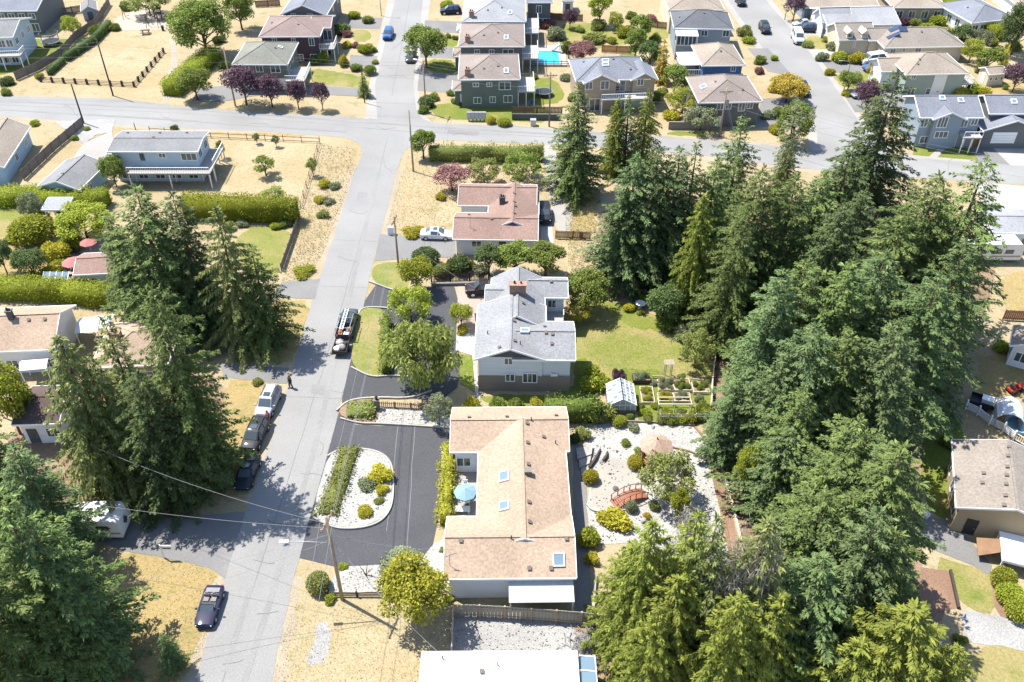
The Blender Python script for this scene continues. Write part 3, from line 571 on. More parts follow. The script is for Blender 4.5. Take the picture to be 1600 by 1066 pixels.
def car(front, rear, kind, rgb, pname, label, cat='car', name=None, group=None, z=0.03, extras=()):
    C = CARS[kind]; f, r = G(*front), G(*rear); d = f-r; rz = math.atan2(d.y, d.x); c = (f+r)/2; pm = paint(pname, rgb)
    t = thing(name or {'sedan': 'parked_car', 'suv': 'parked_suv', 'van': 'parked_van', 'pickup': 'pickup_truck', 'roadster': 'convertible_car'}[kind], label, cat, (c.x, c.y, z), rz, group)
    st = C['st']; mb = MB(); rings = []
    for x, w, zb, zl, zr, rw in st:
        h = [(0, zb), (w*.86, zb), (w, zb+.16), (w*1.0, zl-.14), (w*.96, zl), (rw, zr), (rw*.6, zr+.025), (0, zr+.035)]; rings.append([Vector((x, y, q)) for y, q in h]+[Vector((x, -y, q)) for y, q in h[-2:0:-1]])
    n = len(rings[0])
    for a, b in zip(rings, rings[1:]):
        for j in range(n): mb.add([a[j], a[(j+1) % n], b[(j+1) % n], b[j]], [[0, 1, 2, 3]])
    mb.add(rings[0], [list(range(n))]); mb.add(rings[-1], [list(range(n))[::-1]])
    if 'bed' in C:
        x0, x1 = C['bed']; mb.bb(x0-.02, -.97, .4, x1, -.88, 1.13).bb(x0-.02, .88, .4, x1, .97, 1.13).bb(x1, -.88, .4, x1+.08, .88, 1.1).bb(x0-.02, -.88, .5, x1+.08, .88, .62)
    body = mb.build('body', pm, t, True); bm = bmesh.new(); bm.from_mesh(body.data); bmesh.ops.remove_doubles(bm, verts=bm.verts, dist=.001); bmesh.ops.recalc_face_normals(bm, faces=bm.faces); bm.to_mesh(body.data); bm.free(); body.data.set_sharp_from_angle(angle=math.radians(38))
    def pane(nm, q, k=.9, off=.022):
        q = [Vector(p) for p in q]; ce = sum(q, Vector())/len(q); nn = (q[1]-q[0]).cross(q[2]-q[0])
        if nn.length < 1e-6: nn = (q[2]-q[0]).cross(q[3]-q[0])
        nn.normalize()
        if nn.dot(ce-Vector((ce.x*.6, 0, .8))) < 0: nn = -nn
        p = [ce+(v-ce)*k+nn*off for v in q]; MB().add(p+[v-nn*.018 for v in p], [[0, 1, 2, 3], [0, 1, 5, 4], [1, 2, 6, 5], [2, 3, 7, 6], [3, 0, 4, 7]]).build(nm, PANE, t)
    i5, o5 = 5, n-5
    if C['ws'] is not None:
        a, b = rings[C['ws']], rings[C['ws']+1]; pane('windscreen', [a[i5], a[o5], b[o5], b[i5]], .90, .055); a, b = rings[C['rs']], rings[C['rs']+1]; pane('rear_window', [a[i5], b[i5], b[o5], a[o5]], .86, .055)
        for i in C['side']:
            a, b = rings[i], rings[i+1]; pane('side_window', [a[4], a[5], b[5], b[4]], .84); pane('side_window', [a[n-4], b[n-4], b[n-5], a[n-5]], .84)
        a, b = rings[C['ws']], rings[C['ws']+1]
        for j, k in ((4, 5), (n-4, n-5)): pane('side_window', [a[j].lerp(b[j], .45), a[j].lerp(b[j], .45)+Vector((0, 0, .02)), b[k], b[j]], .8)
    wb = {'sedan': 1.38, 'suv': 1.45, 'van': 1.65, 'pickup': 1.75, 'roadster': 1.25}[kind]; R = .34 if kind in ('sedan', 'roadster') else .39; w = max(s_[1] for s_ in st)
    tm = MB().lathe([(R*.62, -.11), (R, -.1), (R, .1), (R*.62, .11), (R*.62, -.11)], (0, 0, 0), 14); rm = MB().lathe([(.02, .1), (R*.2, .115), (R*.62, .09), (R*.62, -.09), (.02, -.1)], (0, 0, 0), 10); tme, rme = tm.mesh('tyre', RUBBER), rm.mesh('rim', CHROME)
    for sx in (wb, -wb):
        for sy in (1, -1):
            o = link('wheel', tme, t, (sx, sy*(w-.09), R-.03)); o.rotation_euler = (-sy*PI/2, 0, 0); link('rim', rme, o)
    x, hw, _, zl, _, _ = st[1]
    for sy in (1, -1):
        MB().box((x-.02, sy*hw*.74, zl-.09), (.2, .26, .09), -sy*.25).build('headlight', LAMPW, t)
        xr = C['bed'][1] if 'bed' in C else st[-2][0]; zt = .95 if 'bed' in C else st[-2][3]-.1; hr = .9 if 'bed' in C else st[-2][1]
        MB().box((xr-.05, sy*hr*.84, zt), (.14, .2, .16)).build('tail_light', LAMPR, t)
        MB().box((st[2][0]-.25, sy*(w+.1), st[3][3]+.06), (.14, .2, .13)).build('mirror', pm, t)
    MB().bb(st[0][0]-.06, -st[0][1]*.8, st[0][2]+.03, st[0][0]+.015, st[0][1]*.8, st[0][3]-.04).build('grille', BLACK, t)
    if kind == 'roadster':
        MB().bb(-1.15, -.62, .80, .45, .62, .885).build('cockpit', BLACK, t)
        for sy in (.33, -.33): MB().box((-.45, sy, .93), (.5, .46, .12)).box((-.78, sy, 1.08), (.16, .46, .42)).box((-.83, sy, 1.34), (.1, .26, .16)).build('seat', mat('grey_leather', (.16, .15, .145), .6, .05), t)
        pane('windscreen', [(.72, .62, .86), (.72, -.62, .86), (.3, -.54, 1.22), (.3, .54, 1.22)], .97); MB().tube([(.74, .66, .86), (.3, .57, 1.24), (.3, -.57, 1.24), (.74, -.66, .86)], .03, 6).build('windscreen_frame', pm, t)
        MB().bb(-1.62, -.6, .9, -1.17, .6, .97).build('folded_roof', mat('grey_canvas', (.22, .22, .23), .9), t)
    if 'rack' in extras:
        for sy in (.6, -.6): MB().bar((.3, sy, st[3][4]+.1), (-1.6, sy, st[3][4]+.12), .05).build('roof_rail', BLACK if 'dark' not in pname else CHROME, t)
    if 'sunroof' in extras: MB().box((-.1, 0, st[3][4]+.085), (.6, .7, .04)).build('sunroof', PANE, t)
    return t
# ---------------------------------------------------------------- fences, poles, wires
def fence(path, h, m, label, name='fence', bw=0.14, gap=0.02, post=2.4, join=False, pm=None, rail=2, pw=0.1, cap=0.12, group=None, pix=True, horiz=False, thick=0.025, boards=True):
    pts = [G(*p) for p in path] if pix else [Vector(p) for p in path]; o = pts[0]; t = thing(name, label, 'fence', o, 0, group); pm = pm or m; segs = []
    for a, b in zip(pts, pts[1:]):
        L = (b-a).length; n = max(1, round(L/post)); segs += [(a.lerp(b, i/n)-o, a.lerp(b, (i+1)/n)-o) for i in range(n)]
    tot = sum((b-a).length for a, b in segs); cnt = int(tot/(bw+gap)) if not horiz else len(segs)*int(h/(bw+gap)); join = join or cnt > 300
    pmesh = MB().bb(-pw/2, -pw/2, -.1, pw/2, pw/2, h+cap).mesh('post', pm)
    for q in [s_[0] for s_ in segs]+[segs[-1][1]]: link('post', pmesh, t, q)
    rb = MB()
    for a, b in segs:
        for k in range(rail): z = h*(.22+.6*k/max(1, rail-1)); rb.bar(a+Vector((0, 0, z)), b+Vector((0, 0, z)), .05, .09)
    if rail: rb.build('rail', pm, t)
    if not boards: return t
    jb = MB(); bm_ = MB().bb(-bw/2, -thick/2, .06, bw/2, thick/2, h).mesh('board', m) if not horiz else None
    for a, b in segs:
        d = b-a; L = d.length; rz = math.atan2(d.y, d.x); nn = Vector((-d.y, d.x, 0)).normalized()*.055
        if horiz:
            k = int(h/(bw+gap))
            for i in range(k):
                z = .08+(i+.5)*(bw+gap)
                if join: jb.bar(a+nn+Vector((0, 0, z)), b+nn+Vector((0, 0, z)), thick, bw)
                else: MB().bar(a+nn+Vector((0, 0, z))-a, b+nn+Vector((0, 0, z))-a, thick, bw).build('board', m, t).location = a
        else:
            k = max(1, int(L/(bw+gap)))
            for i in range(k):
                q = a.lerp(b, (i+.5)/k)+nn+Vector((0, 0, random.uniform(-.03, .02)))
                if join: jb.box(q+Vector((0, 0, h/2+.03)), (bw, thick, h-.06), rz)
                else: link('board', bm_, t, q, rz)
    if join: stuff(jb.build('boards', m, t))
    return t
def utility_pole(base, topy, label, arm=True, lamp=None, r=0.15, m=None, trans=None, cross=0.0, group='utility poles along the streets', h=None):
    b = G(*base); h = h or height_at(b, topy); t = thing('utility_pole', label, 'utility pole', b, 0, group); MB().tube([(0, 0, -.3), (0, 0, h)], [r, r*.72], 10).build('pole', m or WOODP, t, True)
    if arm:
        a = MB(); c, s_ = math.cos(cross), math.sin(cross); a.bar((-1.1*c, -1.1*s_, h-.6), (1.1*c, 1.1*s_, h-.6), .12).bar((-.6*c, -.6*s_, h-.6), (0, 0, h-1.2), .05).bar((.6*c, .6*s_, h-.6), (0, 0, h-1.2), .05); ar = a.build('crossarm', WOOD, t)
        for k in (-1, -.5, .5, 1): MB().lathe([(.0, -.53), (.06, -.53), (.04, -.42), (.06, -.36), (.0, -.34)], (k*c, k*s_, h), 8).build('insulator', MGREY, ar)
    if trans: MB().lathe([(0, -.5), (.26, -.48), (.27, .4), (.2, .5), (0, .52)], (trans[0], trans[1], h*trans[2]), 12).bar((0, 0, h*trans[2]), (trans[0], trans[1], h*trans[2]), .08).build('transformer', MGREY, t, True)
    if lamp:
        dx, dy, fr = lamp; z = h*fr; l = MB().tube([(0, 0, z), (dx*.5, dy*.5, z+.35), (dx, dy, z+.5)], .05, 7).build('lamp_arm', MGREY, t, True); MB().box((dx*1.12, dy*1.12, z+.5), (.75, .28, .14), math.atan2(dy, dx)).build('lamp_head', WHITE, l)
    return t, b, h
def wire(a, b, label, sag=0.5, r=0.013, group='overhead wires', m=None, n=14, name='overhead_wire'):
    a = Vector(a); b = Vector(b); pts = [a.lerp(b, i/n)-Vector((0, 0, sag*4*(i/n)*(1-i/n)))-a for i in range(n+1)]; o = MB().tube(pts, r, 5).build(name, m or WIRE, None); o.location = a; return tag(o, label, 'wire', group)
def rock(cx, cy, w, label, m=None, flat=.7, group=None, name='boulder'):
    b = G(cx, cy); r = w/2/proj(b)[2]; rr = random.Random(int(cx*7+cy)); bm = bmesh.new(); bmesh.ops.create_icosphere(bm, subdivisions=2, radius=1)
    ks = [(Vector((rr.gauss(0, 1), rr.gauss(0, 1), rr.gauss(0, 1))).normalized(), rr.uniform(.55, .95)) for _ in range(9)]
    for v in bm.verts:
        for k, c in ks:
            q = v.co.dot(k)
            if q > c: v.co -= k*(q-c)
    me = bpy.data.meshes.new(name); bm.to_mesh(me); bm.free(); me.materials.append(m or STONE); o = link(name, me, None, (b.x, b.y, r*flat*.35), rr.uniform(0, 6), (r, r*.8, r*flat)); return tag(o, label, 'rock', group)
def person(feet, rz, label, shirt, trousers, lean=0.0, arms='down', z=.03, scale=1.0, hat=None):
    b = G(*feet); root = thing('person', label, 'person', (b.x, b.y, z), rz)
    J = {'pelvis': (0, 0, .95, .15, .12), 'waist': (0, 0, 1.12, .14, .11), 'chest': (0, .01, 1.34, .18, .12), 'neck': (0, 0, 1.50, .06, .06), 'head0': (0, .02, 1.58, .075, .085), 'head': (0, .03, 1.68, .085, .1), 'top': (0, .02, 1.76, .06, .07)}
    E = [('pelvis', 'waist'), ('waist', 'chest'), ('chest', 'neck'), ('neck', 'head0'), ('head0', 'head'), ('head', 'top')]
    for n, sg in (('l', -1), ('r', 1)):
        st = .13 if sg > 0 else -.08
        el, ha = ((sg*.27, -.02, 1.12), (sg*.27, .08, .86)) if arms == 'down' else ((sg*.27, .04, 1.12), (sg*.16, .28, 1.18))
        J.update({n+'hip': (sg*.10, 0, .90, .1, .1), n+'knee': (sg*.11, st*.5+.04, .50, .065, .065), n+'ank': (sg*.11, st-.03, .09, .045, .045), n+'toe': (sg*.13, st+.16, .035, .045, .03),
                  n+'sho': (sg*.19, 0, 1.42, .065, .06), n+'elb': (*el, .045, .045), n+'wri': (*ha, .03, .03)})
        E += [('pelvis', n+'hip'), (n+'hip', n+'knee'), (n+'knee', n+'ank'), (n+'ank', n+'toe'), ('chest', n+'sho'), (n+'sho', n+'elb'), (n+'elb', n+'wri')]
        w = Vector(ha); d = (Vector(ha)-Vector(el)).normalized(); side = Vector((0, 1, 0)) if arms == 'down' else Vector((1, 0, 0))
        J[n+'palm'] = (*(w+d*.07), .034, .022); E.append((n+'wri', n+'palm'))
        for i, ln in enumerate((.07, .085, .08, .06)):
            k = w+d*.09+side*(.024*(i-1.5)); J[f'{n}f{i}'] = (*(k+d*ln*.5), .009, .009); J[f'{n}g{i}'] = (*(k+d*ln+Vector((-sg*.02, 0, 0))), .008, .008); E += [(n+'palm', f'{n}f{i}'), (f'{n}f{i}', f'{n}g{i}')]
        J[n+'th'] = (*(w+d*.05+side*.05), .01, .01); J[n+'th2'] = (*(w+d*.09+side*.062), .009, .009); E += [(n+'palm', n+'th'), (n+'th', n+'th2')]
    ks = list(J); me = bpy.data.meshes.new('body'); bm = bmesh.new(); sk_ = bm.verts.layers.skin.verify(); vs = {}
    for k in ks: v = bm.verts.new(J[k][:3]); v[sk_].radius = J[k][3:5]; v[sk_].use_root = (k == 'pelvis'); vs[k] = v
    for p, q in E: bm.edges.new((vs[p], vs[q]))
    bm.to_mesh(me); bm.free(); o = link('body', me, root); o.modifiers.new('s', 'SKIN'); o.modifiers.new('u', 'SUBSURF').render_levels = 1; o.modifiers['u'].levels = 1
    bpy.context.view_layer.update(); dg = bpy.context.evaluated_depsgraph_get(); m2 = bpy.data.meshes.new_from_object(o.evaluated_get(dg)); o.modifiers.clear(); o.data = m2; m2.materials.clear(); m2.materials.append(mat('skin', (.36, .22, .16), .6, .05)); m2.polygons.foreach_set('use_smooth', [True]*len(m2.polygons))
    def V(k): return Vector(J[k][:3])
    sh = MB(); sh.tube([V('pelvis')+Vector((0, 0, -.03)), V('waist'), V('chest'), V('chest')+Vector((0, 0, .1)), V('neck')+Vector((0, 0, -.01))], [.185, .18, .205, .19, .085], 12)
    tr_ = MB()
    for n in 'lr': sh.tube([V(n+'sho')+(V('chest')-V(n+'sho'))*.3, V(n+'sho'), V(n+'sho').lerp(V(n+'elb'), .85)], [.09, .085, .07], 8); tr_.tube([V(n+'hip')+Vector((0, 0, .06)), V(n+'knee'), V(n+'ank')], [.125, .09, .075], 8); MB().box(V(n+'toe')*.5+V(n+'ank')*.5+Vector((0, .01, -.02)), (.1, .29, .1)).build('shoe', BLACK, root)
    sh.build('shirt', shirt, root, True); tr_.build('trousers', trousers, root, True)
    MB().lathe([(.0, 1.80), (.07, 1.785), (.102, 1.73), (.104, 1.67), (.098, 1.64)], (0, .005, 0), 10).build('hair' if not hat else 'cap', hat or mat('dark_hair', (.03, .02, .016), .8), root, True)
    MB().box((0, .135, 1.665), (.025, .03, .04)).box((.035, .122, 1.69), (.022, .012, .012)).box((-.035, .122, 1.69), (.022, .012, .012)).box((0, .12, 1.625), (.05, .012, .01)).build('face_features', mat('face_dark', (.16, .08, .06), .6), root); return root
def umbrella(cx, cy, z, wpx, m, label, seg=8, name='patio_umbrella'):
    b = G(cx, cy, z); r = wpx/2/proj(b)[2]; t = thing(name, label, 'umbrella', (b.x, b.y, 0.03)); MB().tube([(0, 0, 0), (0, 0, z+.25)], .03, 8).build('pole', CHROME, t)
    MB().lathe([(.28, 0), (.28, .06), (.06, .12)], (0, 0, 0), 12).build('base', DGREY, t); ca = MB(); 
    for k in range(seg):
        a, c = 2*PI*k/seg, 2*PI*(k+1)/seg; me = MB().add([(0, 0, z+.2), (r*math.cos(a), r*math.sin(a), z-.3), (r*math.cos(c), r*math.sin(c), z-.3), (r*math.cos(c)*1.0, r*math.sin(c), z-.42), (r*math.cos(a), r*math.sin(a), z-.42)], [[0, 1, 2], [1, 4, 3, 2]]); me.build('canopy_panel', m, t)
    return t
def chair(x, y, rz, m, label, group=None, z=.03):
    t = thing('patio_chair', label, 'chair', (x, y, z), rz, group); MB().box((0, 0, .42), (.5, .5, .06)).build('seat', m, t); MB().box((0, -.24, .68), (.48, .05, .5), 0, 0, -.15).build('backrest', m, t); lg = MB().bb(-.02, -.02, 0, .02, .02, .4).mesh('leg', m)
    for i in (-.2, .2):
        for j in (-.2, .2): link('leg', lg, t, (i, j, 0))
        MB().box((i*1.2, 0, .62), (.05, .5, .04)).build('armrest', m, t)
    return t
def table(x, y, r, h, m, label, z=.03, rect=None):
    t = thing('patio_table', label, 'table', (x, y, z))
    if rect: MB().box((0, 0, h), (rect[0], rect[1], .05)).build('tabletop', m, t)
    else: MB().lathe([(0, h-.02), (r, h-.02), (r, h+.02), (0, h+.02)], (0, 0, 0), 16).build('tabletop', m, t)
    w, d = (rect[0]*.42, rect[1]*.42) if rect else (r*.5, r*.5); lg = MB().bb(-.03, -.03, 0, .03, .03, h-.02).mesh('leg', m)
    for i in (-w, w):
        for j in (-d, d): link('leg', lg, t, (i, j, 0))
    return t
# ================================================================ THE GROUND
struct(MB().quad((-900, -300, 0), (900, -300, 0), (900, 1500, 0), (-900, 1500, 0)).build('ground', DRY))
sheet('park_lawn', [(60, 128), (165, 50), (190, 14), (262, 18), (268, 60), (275, 100), (262, 158), (180, 149), (60, 143)], DRYP, 1, .3)
sheet('play_area', [(170, 48), (188, 22), (230, 12), (270, 22), (275, 45), (240, 46)], SAND, 2, .2)
sheet('park_path', [(262, 60), (270, 60), (280, 95), (266, 130), (264, 162), (252, 160), (258, 125), (270, 92)], GRAVT, 2, .2)
sheet('yard_grass', [(60, 95), (30, 112), (-60, 130), (-60, 60), (60, 62), (85, 60), (120, 62)], LAWN, 1, .2)
sheet('yard_grass', [(235, 212), (330, 208), (500, 216), (505, 226), (470, 322), (330, 318), (190, 282), (185, 260)], DRYP, 1, .2)
sheet('verge_grass', [(500, 216), (560, 224), (552, 262), (522, 350), (497, 428), (484, 440), (440, 440), (470, 325)], DRY, 1, .3)
sheet('verge_grass', [(225, 199), (400, 206), (500, 214), (330, 212), (240, 208)], GOLD, 1, .2)
sheet('garden_lawn', [(368, 356), (462, 354), (442, 408), (430, 440), (380, 430)], MIXL, 1, .2)
sheet('garden_grass', [(-40, 330), (60, 330), (110, 370), (95, 440), (60, 455), (-40, 460)], GOLD, 1, .3)
sheet('garden_lawn', [(0, 300), (55, 300), (40, 360), (-30, 380)], MIXL, 1, .3)
sheet('terrace', [(62, 462), (100, 425), (120, 380), (155, 370), (175, 420), (140, 465)], CONCP, 0)
sheet('verge_grass', [(425, 468), (492, 470), (470, 538), (452, 572), (370, 552), (395, 500)], GOLD, 1, .3)
sheet('verge_grass', [(350, 588), (440, 600), (436, 640), (408, 700), (378, 770), (345, 795), (320, 700)], GOLD, 1, .3)
sheet('forest_floor', [(100, 560), (350, 560), (350, 800), (160, 830), (0, 840), (0, 700)], SOIL, 1, .4)
sheet('verge_grass', [(195, 858), (300, 870), (347, 905), (322, 1000), (290, 1100), (120, 1100), (150, 900)], GOLD, 1, .3)
sheet('verge_grass', [(634, 240), (850, 246), (848, 286), (718, 292), (702, 362), (598, 364), (612, 320)], DRYP, 1, .2)
sheet('verge_grass', [(583, 412), (640, 408), (640, 448), (618, 456), (580, 440)], MIXL, 1, .2)
sheet('front_lawn', [(462, 905), (512, 925), (700, 940), (708, 1000), (660, 1020), (650, 1120), (412, 1120), (425, 1060)], DRYL, 1, .15)
sheet('gravel_patch', [(496, 972), (514, 972), (516, 1030), (478, 1044), (482, 1025), (494, 1000)], GRAV, 1, .15)
sheet('meadow', [(876, 296), (930, 296), (932, 372), (870, 372), (888, 340)], GOLD, 1, .3)
sheet('meadow', [(874, 374), (940, 374), (940, 450), (896, 440), (880, 410)], DRYP, 1, .3)
sheet('gravel_path', [(846, 226), (868, 226), (884, 290), (898, 362), (866, 364), (858, 300)], CONC, 1, .15)
sheet('back_patio', [(844, 346), (862, 346), (866, 388), (846, 390)], CONCW, 0)
sheet('forest_floor', [(940, 300), (1180, 310), (1420, 330), (1560, 345), (1560, 420), (1480, 640), (1440, 800), (1440, 900), (1480, 960), (1400, 1100), (900, 1100), (1000, 880), (1180, 900), (1180, 720), (1110, 660), (1110, 500), (1000, 450), (930, 440)], SOIL, 1, .5)
sheet('back_lawn', [(892, 500), (905, 470), (955, 468), (1000, 485), (1058, 505), (1118, 560), (1112, 615), (1000, 602), (940, 610), (896, 612)], MIXL, 1, .2)
sheet('lawn_strip', [(940, 470), (985, 478), (1050, 510), (1020, 520), (960, 500)], LAWN, 1, .3)
sheet('lawn_strip', [(960, 575), (1035, 578), (1040, 592), (985, 596), (955, 590)], LAWN, 1, .3)
sheet('lawn_strip', [(898, 560), (920, 560), (940, 640), (760, 634), (742, 616), (896, 618)], LAWN, 1, .2)
sheet('vegetable_garden', [(985, 600), (1112, 604), (1112, 660), (1000, 660)], LAWN, 0, .1)
# beyond the cross street
sheet('front_lawn', [(664, 168), (700, 160), (800, 166), (862, 168), (862, 192), (800, 190), (690, 187)], LAWN, 1, .2)
sheet('front_lawn', [(478, 104), (560, 118), (582, 130), (575, 140), (480, 130)], MIXL, 1, .2)
sheet('front_lawn', [(548, 46), (582, 48), (578, 66), (550, 64)], MIXL, 1, .2)
sheet('front_lawn', [(664, 92), (718, 95), (714, 118), (668, 112)], LAWN, 1, .2)
sheet('front_lawn', [(690, 58), (716, 60), (714, 74), (690, 72)], LAWN, 1, .2)
sheet('back_lawn', [(862, 40), (935, 34), (945, 52), (945, 80), (880, 78)], MIXL, 1, .2)
sheet('back_lawn', [(942, 40), (1045, 40), (1044, 66), (940, 72)], MIXL, 1, .2)
sheet('back_lawn', [(820, 122), (870, 122), (888, 160), (822, 166)], LAWN, 1, .2)
sheet('back_lawn', [(960, 84), (1000, 84), (1015, 110), (990, 108)], LAWN, 1, .2)
sheet('verge_grass', [(1040, 205), (1110, 206), (1100, 216), (1045, 214)], LAWN, 1, .2)
sheet('front_lawn', [(1155, 56), (1182, 60), (1190, 74), (1160, 72)], MIXL, 1, .2)
sheet('front_lawn', [(1255, 58), (1300, 56), (1300, 76), (1275, 78)], MIXL, 1, .2)
sheet('front_lawn', [(1298, 114), (1380, 112), (1395, 138), (1318, 140)], MIXL, 1, .2)
sheet('front_lawn', [(1430, 226), (1468, 230), (1450, 246), (1425, 245)], LAWN, 0)
sheet('front_lawn', [(1480, 230), (1515, 232), (1530, 252), (1462, 250)], LAWN, 0)
sheet('back_lawn', [(1400, 18), (1480, 35), (1500, 52), (1470, 55), (1425, 40)], MIXL, 1, .2)
sheet('back_lawn', [(1525, 128), (1600, 130), (1600, 152), (1520, 150)], GOLD, 1, .2)
sheet('back_lawn', [(1560, 424), (1660, 424), (1660, 500), (1570, 492)], GOLD, 1, .3)
sheet('back_lawn', [(1535, 545), (1660, 545), (1660, 620), (1560, 622), (1520, 612)], GOLD, 1, .3)
sheet('back_lawn', [(1440, 625), (1505, 640), (1500, 830), (1470, 806), (1436, 790)], LAWN, 1, .3)
sheet('back_lawn', [(1450, 868), (1525, 884), (1560, 905), (1556, 965), (1508, 950)], MIXL, 1, .2)
sheet('back_lawn', [(1508, 1004), (1660, 1018), (1660, 1120), (1450, 1120)], MIXL, 1, .2)
sheet('mulch_bed', [(1438, 886), (1482, 892), (1500, 950), (1440, 960)], MULCH, 0, .1)
sheet('mulch_bed', [(1545, 905), (1562, 905), (1590, 965), (1640, 985), (1590, 980), (1556, 962)], MULCH, 1, .1)
sheet('gravel_drive', [(1496, 948), (1556, 962), (1660, 992), (1660, 1024), (1560, 1010), (1508, 1002)], GRAV, 1, .15)
sheet('side_path', [(1440, 806), (1488, 814), (1550, 884), (1545, 900), (1520, 884), (1440, 852)], GREYASP, 0)
# streets
SHOULDER = mat('dirt_shoulder', (0.265, 0.222, 0.160), .95, .12, .6, .2, 6, world=True)
sheet('road_shoulder', [(308, 1005), (338, 905), (352, 900), (330, 1005), (300, 1100), (270, 1100)], SHOULDER, 0, .35)
sheet('road_shoulder', [(548, 262), (572, 262), (520, 432), (494, 436), (520, 350)], SHOULDER, 0, .45)
sheet('road_shoulder', [(612, 266), (630, 266), (596, 402), (574, 406)], SHOULDER, 0, .35)
sheet('road_shoulder', [(410, 1110), (438, 1110), (456, 990), (472, 900), (450, 900)], SHOULDER, 0, .35)
sheet('road_shoulder', [(430, 640), (450, 600), (470, 600), (430, 700), (395, 790), (380, 790), (405, 705)], SHOULDER, 0, .4)
sheet('road_shoulder', [(0, 178), (225, 194), (400, 201), (400, 209), (225, 203), (0, 186)], SHOULDER, 0, .35)
sheet('road_shoulder', [(930, 224), (1250, 258), (1420, 272), (1420, 282), (1250, 268), (930, 234)], SHOULDER, 0, .35)
sheet('road_shoulder', [(900, 200), (1200, 222), (1280, 232), (1200, 232), (900, 208)], SHOULDER, 0, .3)
sheet('footpath', [(570, 186), (577, 133), (606, 0), (630, -90), (690, -90), (673, 0), (654, 133), (657, 174), (680, 196)], CONC, 0)
sheet('footpath', [(1262, 232), (1263, 205), (1258, 165), (1176, 70), (1128, 0), (1090, -60), (1160, -60), (1205, 0), (1262, 66), (1345, 180), (1362, 205), (1410, 244), (1300, 246)], CONC, 1)
sheet('footpath', [(1410, 240), (1440, 244), (1700, 264), (1700, 270), (1400, 249)], CONC, 0)
sheet('street', [(590, 190), (586, 133), (617, 0), (640, -90), (682, -90), (661, 0), (646, 133), (650, 170), (660, 186), (690, 196), (560, 200), (578, 184)], ROAD, 0)
sheet('street', [(1278, 240), (1276, 200), (1268, 168), (1190, 74), (1137, 0), (1100, -60), (1148, -60), (1196, 0), (1254, 66), (1336, 180), (1354, 208), (1395, 248), (1330, 262)], ROAD, 1)
sheet('street', [(-120, 147), (0, 150), (180, 154), (275, 166), (400, 175), (540, 182), (575, 186), (650, 186), (690, 193), (800, 197), (900, 204), (1040, 215), (1200, 227), (1280, 236), (1345, 240), (1440, 248), (1600, 260), (1720, 270), (1720, 300), (1600, 289), (1420, 277), (1250, 263), (1100, 243), (930, 229), (800, 223), (690, 219), (640, 226), (560, 224), (540, 215), (400, 205), (225, 198), (0, 181), (-120, 178)], ROAD, 0, .08)
sheet('street', [(262, 1200), (324, 999), (349, 908), (383, 800), (420, 700), (452, 596), (470, 530), (487, 473), (500, 432), (528, 350), (555, 266), (566, 240), (560, 215), (660, 215), (632, 236), (620, 266), (584, 406), (546, 574), (510, 717), (478, 850), (460, 898), (425, 1062), (388, 1200)], ROAD, 0, .07)
TAR = mat('tar_line', (0.150, 0.148, 0.144), 0.85, 0.1, 1, 0.1, 5, world=True)
def strip(name, px, w, m):
    p = [G(x, y) for x, y in px]; z = level(p); q = []
    for a, b in zip(p, p[1:]): n = max(1, int((b-a).length/2.5)); q += [a.lerp(b, i/n)+Vector((random.uniform(-.05, .05), 0, 0)) for i in range(n)]
    q.append(p[-1]); mb = MB()
    for a, b in zip(q, q[1:]): d = (b-a).normalized(); n = Vector((-d.y, d.x, 0))*w/2; mb.quad((a-n)+Vector((0, 0, z)), (a+n)+Vector((0, 0, z)), (b+n)+Vector((0, 0, z)), (b-n)+Vector((0, 0, z)))
    return struct(mb.build(name, m))
strip('road_joint', [(330, 1120), (400, 905), (455, 735), (510, 560), (545, 440), (590, 280), (606, 215)], .09, TAR)
strip('road_joint', [(566, 200), (640, 206), (800, 211), (1000, 224)], .10, TAR); strip('road_joint', [(0, 164), (300, 178), (540, 196)], .10, TAR)
strip('road_joint', [(612, 150), (630, 60), (640, 0)], .08, TAR)
for y, x0, x1 in ((447, 498, 572), (375, 522, 592), (160, 582, 650), (120, 592, 648), (620, 446, 532)): strip('road_joint', [(x0, y), (x1, y+3)], .07, TAR)
strip('road_joint', [(1230, 150), (1338, 186)], .08, TAR)
PATCH = mat('asphalt_patch', (0.178, 0.175, 0.170), .9, .12, .5, .15, 9, world=True); STAIN = mat('road_stain', (0.194, 0.191, 0.184), .9, .1, .5, .12, 7, world=True)
sheet('road_patch', [(488, 600), (512, 602), (508, 618), (486, 615)], PATCH, 0, .06); sheet('road_patch', [(560, 300), (574, 301), (571, 316), (556, 314)], PATCH, 0, .06); sheet('road_patch', [(700, 203), (748, 206), (746, 212), (698, 209)], PATCH, 0, .06); sheet('road_patch', [(602, 95), (618, 96), (616, 108), (601, 106)], STAIN, 1, .06)
strip('wheel_track', [(378, 1080), (432, 905), (486, 720), (524, 560), (560, 400), (592, 270)], .55, STAIN); strip('wheel_track', [(352, 1050), (408, 860)], .5, STAIN); strip('wheel_track', [(0, 158), (300, 171), (540, 189), (700, 200), (900, 212)], .6, STAIN); strip('wheel_track', [(0, 171), (300, 189), (540, 206)], .6, STAIN)
CRACK = mat('road_crack', (0.11, 0.108, 0.105), .9, .1, 1, .1, 5, world=True)
rk_ = random.Random(11)
